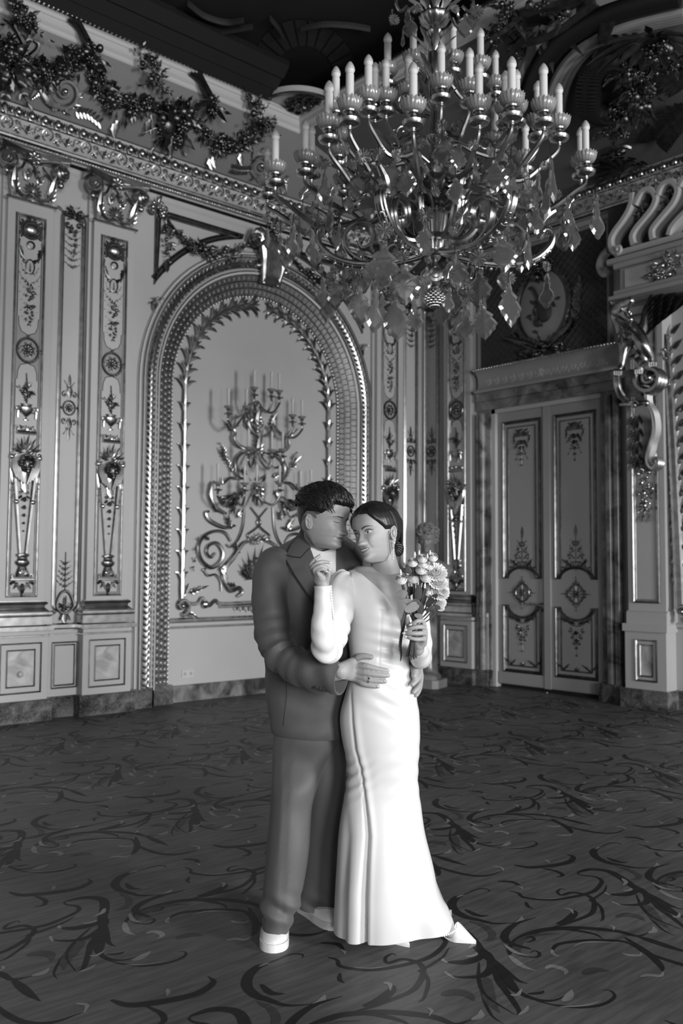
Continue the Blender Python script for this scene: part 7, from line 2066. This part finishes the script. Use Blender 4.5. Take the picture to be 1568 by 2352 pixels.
# bride's raised right hand
DH_ = -.315
defs = [[(737, 1335, DH_, 15), (722, 1316, DH_-.005, 8), (713.5, 1300, DH_-.015, 5.2), (722, 1286, DH_-.015, 4.8), (735, 1276, DH_-.01, 3.8)],
        [(738, 1335, DH_, 15), (724, 1317, DH_-.015, 8), (717, 1304, DH_-.03, 5.2), (731, 1292, DH_-.035, 4.8), (745, 1290.5, DH_-.03, 4.4), (755, 1292, DH_-.025, 3.6)],
        [(739, 1335, DH_, 15), (728, 1318, DH_-.025, 7.5), (721, 1308.5, DH_-.04, 5.0), (736, 1299.5, DH_-.045, 4.6), (747, 1302, DH_-.04, 4.2), (754, 1306.5, DH_-.035, 3.4)],
        [(741, 1335, DH_, 14), (733, 1320, DH_-.03, 7), (728, 1312, DH_-.045, 4.6), (740, 1307, DH_-.05, 4.2), (748, 1310.5, DH_-.045, 3.3)],
        [(742, 1338, DH_, 14), (750, 1328, DH_-.01, 8.5), (754, 1317, DH_-.02, 6), (750, 1309, DH_-.025, 4.8), (744, 1303.5, DH_-.02, 3.8)],
        [(741, 1356, DH_, 15), (741, 1342, DH_, 15), (739, 1330, DH_, 15)]]
hv, hf = hand(defs, [(sp3(735, 1327, DH_-.005), (.026, .015, .028), Bm)], .0022); hb.add(hv, hf, 0)
# left hand closed round the stems
HL = -.285
defs = [[(966, 1474, HL+.03, 13), (972, 1450, HL+.02, 9), (971, 1428, HL, 6), (960, 1426, HL-.02, 5.4), (950, 1430.5, HL-.02, 4.9), (944, 1434, HL-.012, 4)],
        [(968, 1476, HL+.03, 13), (974, 1457, HL+.01, 8.5), (974, 1442, HL-.005, 6), (960, 1440, HL-.028, 5.6), (944, 1443, HL-.03, 5), (934, 1446, HL-.022, 4)],
        [(966, 1478, HL+.03, 13), (974, 1464, HL+.01, 8), (974, 1455, HL-.005, 6), (959, 1455, HL-.03, 5.6), (942, 1455, HL-.032, 5), (930, 1454.5, HL-.024, 4)],
        [(964, 1480, HL+.03, 13), (972, 1472, HL+.01, 7.5), (971, 1468, HL-.005, 5.6), (957, 1468.5, HL-.026, 5.2), (943, 1466, HL-.028, 4.6), (934, 1463, HL-.022, 3.7)],
        [(962, 1482, HL+.03, 13), (952, 1462, HL+.03, 9), (941, 1444, HL+.02, 6.6), (936, 1430, HL+.01, 5.6), (935, 1418, HL, 4.4)],
        [(960, 1492, HL+.04, 14), (962, 1480, HL+.035, 14)]]
hv, hf = hand(defs, [(sp3(966, 1455, HL+.028), (.016, .016, .034), Bm)], .0022); hb.add(hv, hf, 0)
# feet : only the instep of the front one shows
ft = limb([(1018, 2090, -.06, 19), (1020, 2118, -.075, 18), (1030, 2138, -.085, 15), (1040, 2148, -.09, 9)], 20); hb.add(ft.v, ft.f, 0)
for L in ([(880, 1330, -.04, 30), (876, 1420, -.04, 46), (872, 1520, -.04, 44), (872, 1650, -.03, 52), (876, 1760, -.03, 48)], [(830, 1335, -.05, 22), (790, 1345, -.10, 20), (766, 1440, -.19, 19), (750, 1492, -.26, 17), (742, 1440, -.31, 15), (741, 1350, -.315, 13)], [(920, 1335, -.02, 20), (950, 1360, -.02, 16), (962, 1440, .0, 15), (966, 1508, -.07, 14), (962, 1490, -.22, 13)],
          [(850, 1740, -.05, 32), (848, 1900, -.05, 28), (846, 2060, -.05, 20), (855, 2130, -.06, 15)], [(900, 1740, -.03, 32), (930, 1900, -.04, 28), (985, 2040, -.05, 21), (1020, 2110, -.075, 17)]):
    q_b = limb(L, 14, 4); hb.add(q_b.v, q_b.f, 0)
hb.xf(OFF); OFFb = Matrix.Translation((gb.x-bb.x, gb.y-bb.y, 0)); hb.xf(OFFb)
bo_ = hb.build('body', SKINSET(False), br, sharp=0)
for o in list(br.children):
    if o.name.split('.')[0] != 'body': o.data.transform(OFFb)
OFF = Matrix.Translation((-bb.x, -bb.y, 0))
nl = MB()
for x, y, dp, a, l in ((736, 1274.5, DH_-.012, -.8, .008), (757, 1292.5, DH_-.029, .2, .009), (756, 1308, DH_-.04, .6, .008), (749.5, 1312, DH_-.05, .6, .007), (942, 1435, HL-.024, -.5, .009), (931, 1447, HL-.034, -.2, .008), (927, 1454.5, HL-.036, 0, .008), (931, 1462, HL-.034, .4, .008), (935, 1415, HL-.012, -1.5, .009)):
    nl.ell(sp3(x, y, dp), (l*.8, .003, .0042), 10, 6, Bm @ Matrix.Rotation(a, 3, 'Y'))
part(nl, 'fingernail', M_NAIL, br)
rg = MB(); ringat(rg, 715.5, 1306, DH_-.03, .0098, sp3(721, 1312, DH_)-sp3(714, 1300, DH_), .0014); rg.ell(sp3(713, 1306, DH_-.045), .003, 6, 5); ringat(rg, 727, 1289, DH_-.02, .0085, sp3(735, 1276, DH_)-sp3(722, 1286, DH_), .0012)
part(rg, 'finger_ring', M_SILVER, br)
# earring : a string of pearls
er = MB()
for i, (x, y) in enumerate(((905, 1239), (904.5, 1247), (904, 1255), (903.5, 1263), (903, 1271), (902.5, 1277), (902, 1283))): er.ell(sp3(x, y, -.125), .0042 if i in (0, 1, 5, 6) else .0026, 8, 6)
er.tube([sp3(905, 1237, -.125), sp3(903, 1265, -.125), sp3(901, 1294, -.125)], .0009, 4)
part(er, 'pearl_earring', M_PEARL, br)
# shoes
def pump(toe, heel, ht, root):
    t_, h_ = at_floor(*toe), at_floor(*heel); d = h_-t_; L = d.length; d.normalize(); sd = V(-d.y, d.x, 0); n = 20; m = 12; vs = []
    for i in range(n+1):
        u = i/n; hw = .040*(u/.35)**.75 if u < .35 else .040-.012*math.sin(PI*(u-.35)/1.3)
        hw = max(hw, .001); top = .012+.066*min(1, u/.5)**1.1; z0 = .001+ht*max(0, (u-.45)/.55)**1.6
        if u > .42: top = max(.03, .05-.03*(u-.42)/.58)
        for k in range(m+1):
            a = PI*k/m; vs.append(t_+d*(L*u)+sd*(hw*math.cos(a))+V(0, 0, z0+top*math.sin(a)**.8))
    mb = MB(); mb.add(vs, [(i*(m+1)+k, i*(m+1)+k+1, (i+1)*(m+1)+k+1, (i+1)*(m+1)+k) for i in range(n) for k in range(m)]+[(i*(m+1)+m, i*(m+1), (i+1)*(m+1), (i+1)*(m+1)+m) for i in range(n)]+[tuple(n*(m+1)+k for k in range(m+1))])
    mb.tube([h_-d*.02+V(0, 0, ht+.01), h_-d*.015+V(0, 0, .0)], [.016, .006], 8)
    return part(mb, 'pump', M_SHOE, root, sharp=60)
p1 = pump((1093, 2168), (985, 2140), .07, br)
p2 = pump((941, 2177), (850, 2130), .07, br)
st = MB(); sp_ = crom([sp3(1001, 2149, -.145), sp3(1020, 2149, -.155), sp3(1038, 2142, -.155), sp3(1048, 2133, -.14), sp3(1050, 2122, -.11)], 8)
for p in sp_[::2]: st.ell(p, .0042, 7, 5)
e = part(st, 'pearl_strap', M_PEARL, br); e.parent = p1

# ================================================================ hair
def scalp(K, M, mask, off, na=110, nz=90, z0=.0):
    """hair shell over the head: mask(z,a) in 0..1 scales the lift"""
    vs = []; ok = []; A = [2*PI*k/na for k in range(na)]
    for i in range(nz+1):
        z = .05+.9495*i/nz
        for a in A:
            p = head_surface(z, a, K); c = V(0, 0, min(z, .62)); nrm = (p-c).normalized(); mk = mask(z, a); vs.append(M @ (p+nrm*(off(z, a, mk) if mk > 0 else max(-.03, mk*.05)-.004))); ok.append(mk > -.5)
    fs = [(i*na+k, i*na+(k+1) % na, (i+1)*na+(k+1) % na, (i+1)*na+k) for i in range(nz) for k in range(na)]
    fs = [f for f in fs if all(ok[j] for j in f)]+[tuple(nz*na+k for k in range(na))]
    mb = MB(); mb.add(vs, fs); return mb
def ang(a): # 0 at the face, PI at the back
    d = abs((a+PI/2+PI) % (2*PI)-PI); return d
def mask_m(z, a):
    t = ang(a)
    hl = .74 if t < .75 else (.74-.16*min(1, (t-.75)/.35) if t < 1.15 else (.56 if t < 1.8 else .56-.36*min(1, (t-1.8)/.8)))
    return max(-1, min(1, (z-hl)/.05))
def off_m(z, a, mk):
    t = ang(a); fade = min(1, max(0, (z-.55)/.2)) if t > 1.0 else 1
    return mk*(.012+.075*fade*min(1, max(.0, (z-.5)/.3))*(1 if t < 2.4 else .7))-.004
hr = scalp(KM, HM, mask_m, off_m)
R = random.Random(8)
sh = MB()
for f_ in range(1500):
    a = R.uniform(-PI, PI); z = 1-.36*R.random()**1.3; t = ang(a)
    if z < (.80 if t < .9 else .68): continue
    z = min(z, .992); p = head_surface(z, a, KM); c = V(0, 0, .6); nrm = (p-c).normalized(); p = p+nrm*(.035+.055*min(1, max(0, (z-.62))/.25))
    dirn = V(.25*math.sin(a*3)+R.uniform(-.3, .3), -1, -.2-.9*(1-z)); dirn = (dirn-nrm*dirn.dot(nrm)*.85).normalized()
    L = R.uniform(.16, .30); s0 = p-dirn*L*.5-nrm*.02; u_ = R.uniform(.005, .03)
    sh.tube(crom([s0, s0+dirn*L*.4+nrm*(.012+u_), s0+dirn*L*.8+nrm*(.010+u_*.6), s0+dirn*L-nrm*.012], 2), [.006, .009, .011, .010, .008, .005, .002], 4)
for i in range(70):                        # fringe
    f = i/69; a = -PI/2+(f-.5)*1.9; p = head_surface(.80, a, KM); nrm = (p-V(0, 0, .6)).normalized(); s0 = p+nrm*.05+V(0, 0, .05)
    e = head_surface(.735+R.uniform(-.02, .02), a+.05, KM); e = e+nrm*.03
    sh.tube([s0, (s0+e)/2+nrm*.02, e], [.012, .015, .004], 4)
sh.xf(HM); hr.add(sh.v, sh.f, 0)
for i in range(60):                       # flyaway strands at the back of the crown
    a = R.uniform(PI*.1, PI*1.0); z = R.uniform(.80, .95); p = head_surface(z, a, KM); nrm = (p-V(0, 0, .6)).normalized(); p = p+nrm*.07
    d = (nrm*.7+V(R.uniform(-.4, .4), .3, R.uniform(-.1, .5))).normalized(); hr.tube([HM @ p, HM @ (p+d*.05), HM @ (p+d*.09+V(0, .01, -.01))], [.0012, .001, .0004], 4)
OFF = Matrix.Translation((-gb.x, -gb.y, 0))
part(hr, 'hair', M_HAIR, gm, sharp=0)
lowf = lambda a: (.47 if ang(a) < 1.45 else (.47+.06*min(1, (ang(a)-1.45)/.2) if ang(a) < 1.8 else .50-.20*min(1, (ang(a)-1.8)/.6)))
fd_ = scalp(KM, HM, lambda z, a: max(-1, min(1, (z-lowf(a)-.07)/.03, (ang(a)-1.22+.35*(z-.5))/.12, (.76-z)/.02)), lambda z, a, m_: .010*m_-.004, 220, 140)
part(fd_, 'faded_side_hair', M_HAIRF, gm, sharp=0)
fd2 = scalp(KM, HM, lambda z, a: max(-1, min(1, (z-lowf(a))/.03, (ang(a)-1.30)/.12, (lowf(a)+.16-z)/.03)), lambda z, a, m_: .008*m_-.004, 220, 140)
part(fd2, 'faded_nape_hair', mat('shaved_hair', .13, .7, noise_amt=.3, noise_scale=150), gm, sharp=0)
OFF = Matrix.Translation((-bb.x, -bb.y, 0))
def mask_b(z, a):
    t = ang(a)
    hl = .80-.04*t if t < .55 else (.778-.30*min(1, (t-.55)/.75) if t < 1.3 else (.478 if t < 1.75 else .478-.30*min(1, (t-1.75)/.7)))
    return max(-1, min(1, (z-hl)/.06))
def off_b(z, a, mk):
    t = ang(a); x = math.cos(a); part_ = G(x, .06)*(1 if t < 1.2 else 0)
    return mk**.6*(.030+.012*math.sin(z*3))-.012*part_-.004+.0016*math.sin(a*46+z*30)
hw_ = scalp(KB, HB, mask_b, off_b, 160, 110)
i0 = len(hw_.v)
for j in range(14):                        # low bun : coiled strands
    a = 2*PI*j/14; c = V(.02, .40, .20); hw_.tube([HB @ (c+V(.085*math.cos(a+b_*.5)*math.sin(b_), .075*math.cos(b_), .115*math.sin(a+b_*.5)*math.sin(b_))) for b_ in (PI*i/10 for i in range(11))], .0068, 6)
hw_.ell(HB @ V(.02, .40, .20), .019, 10, 8)
for j in range(16):                        # strands swept from ear to bun
    f = j/15; hw_.tube(crom([HB @ (head_surface(.45+.3*f, .30-.25*f, KB)*1.02+V(.022, 0, 0)), HB @ (head_surface(.40+.2*f, .8, KB)*1.02+V(.02, .02, 0)), HB @ V(.1-.08*f, .42, .27+.03*f)], 5), [.006]*10+[.004], 5)
part(hw_, 'hair', M_HAIR, br, sharp=0)
tn = MB()
for a0, z0, L in ((-.10, .45, .36), (.0, .44, .28)): tn.tube(crom([HB @ (head_surface(z0, a0, KB)+V(.01, 0, 0)), HB @ (head_surface(z0-.1, a0-.06, KB)+V(.03, 0, 0)), HB @ (head_surface(max(.06, z0-L), a0+.1, KB)+V(.04, .02, -.02))], 6), [.0011]*12+[.0005], 4)
part(tn, 'loose_strand', M_HAIR, br)

# ================================================================ bouquet
bqc = sp3(952, 1455, HL)
bq = thing('bouquet', 'bouquet of white roses and grey-green leaves in the bride\'s hand', 'bouquet', tuple(bqc))
M_PETAL = mat('white_petal', .80, .55, sss=.1); M_LEAFL = mat('eucalyptus_leaf', .22, .5, noise_amt=.15, noise_scale=30); M_LEAFD = mat('dark_leaf', .035, .45); M_STEM = mat('stem', .05, .5)
def petal(mb, a, r, h, op, w, seed=0, ruf=0.):
    n, m = 7, 6; vs = []
    for i in range(n+1):
        u = i/n
        for k in range(m+1):
            q = (k/m-.5); ww = w*math.sin(PI*(.16+.46*u))**.6; b_ = a+q*ww*2
            rr = r*(.30+.70*math.sin(PI*.5*min(1, u*1.7)))*(1+op*u**3)*(1-.12*max(0, u-.6)/.4)+ruf*math.sin(k*2.3+seed)*u; z = h*(u-.35)-op*h*.45*u**3-abs(q)*.10*h*u+ruf*math.cos(k*3.1+seed)*u
            vs.append(V(rr*math.cos(b_), rr*math.sin(b_), z))
    o = [v*1.0 for v in vs]; N = len(vs); inner = [V(v.x*.95, v.y*.95, v.z-.02*h) for v in vs]
    mb.add(o+inner, [(i*(m+1)+k, i*(m+1)+k+1, (i+1)*(m+1)+k+1, (i+1)*(m+1)+k) for i in range(n) for k in range(m)]+[(N+i*(m+1)+k, N+(i+1)*(m+1)+k, N+(i+1)*(m+1)+k+1, N+i*(m+1)+k+1) for i in range(n) for k in range(m)])
def rose(kind):
    mb = MB(); R = random.Random(kind)
    if kind == 0:
        for j in range(3): petal(mb, j*2.1, .22, 1.35, -.3, 1.1, j)
        for j in range(4): petal(mb, j*1.57+.4, .42, 1.40, -.22, .95, j, .01)
        for j in range(4): petal(mb, j*1.57, .62, 1.45, -.16, .95, j, .02)
        for j in range(5): petal(mb, j*1.26+.7, .82, 1.42, -.08, .82, j, .02)
        for j in range(5): petal(mb, j*1.26+.3, .98, 1.25, .06, .80, j, .03)
        mb.ell((0, 0, -.32), (.5, .5, .3), 10, 6)
    elif kind == 1:
        for q in range(5):
            for j in range(9): petal(mb, j*.7+q, .25+.2*q, .9-.08*q, .1+.12*q, .42, j+q, .09)
    else:
        for j in range(4): petal(mb, j*1.57, .55, 1.7, -.6, .95, j)
        mb.ell((0, 0, -.35), (.5, .5, .5), 10, 7)
    mb.v = [(x, y, z) for x, y, z in mb.v]
    return mb.build('rose' if kind == 0 else ('ruffled_bloom' if kind == 1 else 'rosebud'), M_PETAL, bq, sharp=50, recalc=False)
RO = [rose(k) for k in range(3)]
BL = [(952, 1277, 8, 2), (962, 1271, 6, 2), (969, 1286, 11, 0), (993, 1283, 11.5, 0), (987, 1271, 6, 2), (981, 1279, 6, 2), (947, 1295, 11.5, 0), (971, 1299, 12, 0), (954, 1310, 12.5, 0), (928, 1300, 7, 2), (920, 1317, 8, 2), (921, 1334, 13, 0), (950, 1331, 13.5, 0), (978, 1329, 14, 0), (999, 1316, 18, 1), (1005, 1338, 15, 1), (982, 1362, 11, 0), (1007, 1361, 16, 1), (1005, 1383, 13, 1), (1010, 1396, 7, 1), (1018, 1358, 9, 1), (985, 1345, 8, 2), (975, 1347, 7, 2), (938, 1343, 7, 2), (966, 1312, 12, 0), (985, 1303, 10, 0)]
R = random.Random(4); usd = set(); tips = []
for x, y, r, k in BL:
    dp = HL+R.uniform(-.03, .03)-(.02 if k == 0 and y > 1320 else 0); p = sp3(x, y, dp)-bqc; src = RO[k]; o = src if k not in usd else src.copy()
    if k in usd: COL.objects.link(o)
    usd.add(k); s = r*(T0+HL)/FPX*(1.06 if k < 2 else .8); o.parent = bq; o.location = p; o.scale = (s, s, s)
    ax = (p-V(0, 0, -.02)-CF*.55*(.12 if k < 2 else .0)).normalized(); up = (V(0, 0, 1)*.5+ax*.5-CFH*(1.0 if k != 2 else .1)).normalized()
    o.rotation_mode = 'QUATERNION'; o.rotation_quaternion = V(0, 0, 1).rotation_difference(up) @ Matrix.Rotation(R.uniform(0, 6), 3, 'Z').to_quaternion(); tips.append(p-up*s*.5)
mb = MB()
for i, p in enumerate(tips):
    e = V(*(sp3(952+R.uniform(-4, 4), 1440, HL+.0)-bqc)); f = sp3(940+(i % 13)*1.25+R.uniform(-1, 1) if i % 2 else 932+i*.8, 1508+R.uniform(-4, 8), HL-.015+R.uniform(-.01, .012))-bqc
    mb.tube(crom([p, (p+e)/2+V(0, 0, -.01), e, (e+f)/2, f], 4), .0026, 6)
mb.build('stem', M_STEM, bq)
def lf(px, py, w, h, a, dep, m, tilt=0.):
    mb = MB(); n = 10; ol = []
    for i in range(24):
        t = 2*PI*i/24; ol.append(V(w*math.cos(t)*(1-.15*math.sin(t)), .16*w*math.cos(t)**2, h*math.sin(t)))
    mb.add(ol+[V(0, -.05*w, 0)]+[p+V(0, .0012/(T0/FPX), 0) for p in ol]+[V(0, -.05*w+1, 0)], [(i, (i+1) % 24, 24) for i in range(24)]+[((i+1) % 24+25, i+25, 49) for i in range(24)]+[(i, i+25, (i+1) % 24+25, (i+1) % 24) for i in range(24)])
    s = (T0+HL)/FPX; mb.xf(Matrix.Translation(sp3(px, py, dep)-bqc) @ Bm.to_4x4() @ Matrix.Rotation(a, 4, 'Y') @ Matrix.Rotation(tilt, 4, 'X') @ Matrix.Rotation(tilt*.6, 4, 'Z') @ Matrix.Scale(s, 4))
    mb.build('leaf', m, bq, sharp=60)
for a in ((924, 1366, 14, 13, .3, HL-.02, M_LEAFL, .5), (938, 1383, 13, 10, .9, HL-.035, M_LEAFL, -.6), (947, 1395, 19, 13, -.2, HL-.045, M_LEAFL, .5), (957, 1385, 12, 9, 1.0, HL-.04, M_LEAFL, .7), (961, 1361, 9, 19, .05, HL-.03, M_LEAFD, .2), (972, 1372, 9, 18, .2, HL-.01, M_LEAFD, .3), (991, 1379, 8, 20, .7, HL-.02, M_LEAFD, .3), (988, 1398, 12, 6, -.3, HL-.02, M_LEAFD, .4), (966, 1400, 8, 14, .2, HL-.02, M_LEAFD, .2), (978, 1330, 10, 12, .2, HL+.02, M_LEAFD, 0), (942, 1358, 8, 12, .4, HL+.01, M_LEAFD, .3), (962, 1415, 11, 6, .4, HL-.03, M_LEAFL, .4), (1003, 1395, 9, 6, .2, HL-.01, M_LEAFD, .2), (935, 1405, 8, 5, .6, HL-.03, M_LEAFD, .2)): lf(*a)

# ================================================================ stone bust (shares the head builder)
KS = dict(nose=.9, bt=0, w=1.0)
sb_ = MB(); hs = head_mb(dict(nose=.9, w=1.0, closed=1), 60, 60)
hs.m = [0]*len(hs.m); hs.xf(Matrix.Translation((0, 0, .60)) @ Matrix.Rotation(-.35, 4, 'Z') @ Matrix.Rotation(.18, 4, 'X') @ Matrix.Scale(.33, 4) @ Matrix.Translation((0, 0, -.5)))
sb_.add(hs.v, hs.f)
sb_.tube([V(0, .02, .18), V(0, .01, .34), V(-.0, 0, .50)], [.14, .085, .085], 16)
R = random.Random(6)
ts = [(.10, .08, .0), (.17, .11, .05), (.27, .13, .12), (.32, .135, .20), (.30, .12, .26), (.2, .1, .31), (.1, .09, .36)]
n = 28; vs = []
for w, d, z in ts:
    for k in range(n): a = 2*PI*k/n; vs.append(V(w*math.cos(a), d*math.sin(a), z))
sb_.add(vs, [(i*n+k, i*n+(k+1) % n, (i+1)*n+(k+1) % n, (i+1)*n+k) for i in range(len(ts)-1) for k in range(n)]+[tuple(range(n-1, -1, -1)), tuple((len(ts)-1)*n+k for k in range(n))])
sb_.lathe([(0, -.0), (.11, 0), (.11, .02), (.06, .05), (.09, .1)], 20)
sb_.build('body', M_BUST, bu, sharp=0)
ch_ = MB(); MM = Matrix.Translation((0, 0, .60)) @ Matrix.Rotation(-.35, 4, 'Z') @ Matrix.Rotation(.18, 4, 'X') @ Matrix.Scale(.33, 4) @ Matrix.Translation((0, 0, -.5))
for i in range(170):
    a = R.uniform(-PI, PI); t = ang(a); z = R.uniform(.30 if t > 1.5 else (.5 if t > 1.1 else .70), .99); p = head_surface(z, a, KS)
    c = MM @ (p*1.07); ch_.tube([c+V(.03*math.cos(q), -.006*math.sin(q*2), .022*math.sin(q))*(1-.1*j) for j, q in ((j, j*.7+i) for j in range(8))], [.013]*7+[.006], 5)
ch_.build('curly_hair', M_BUST, bu, sharp=0)
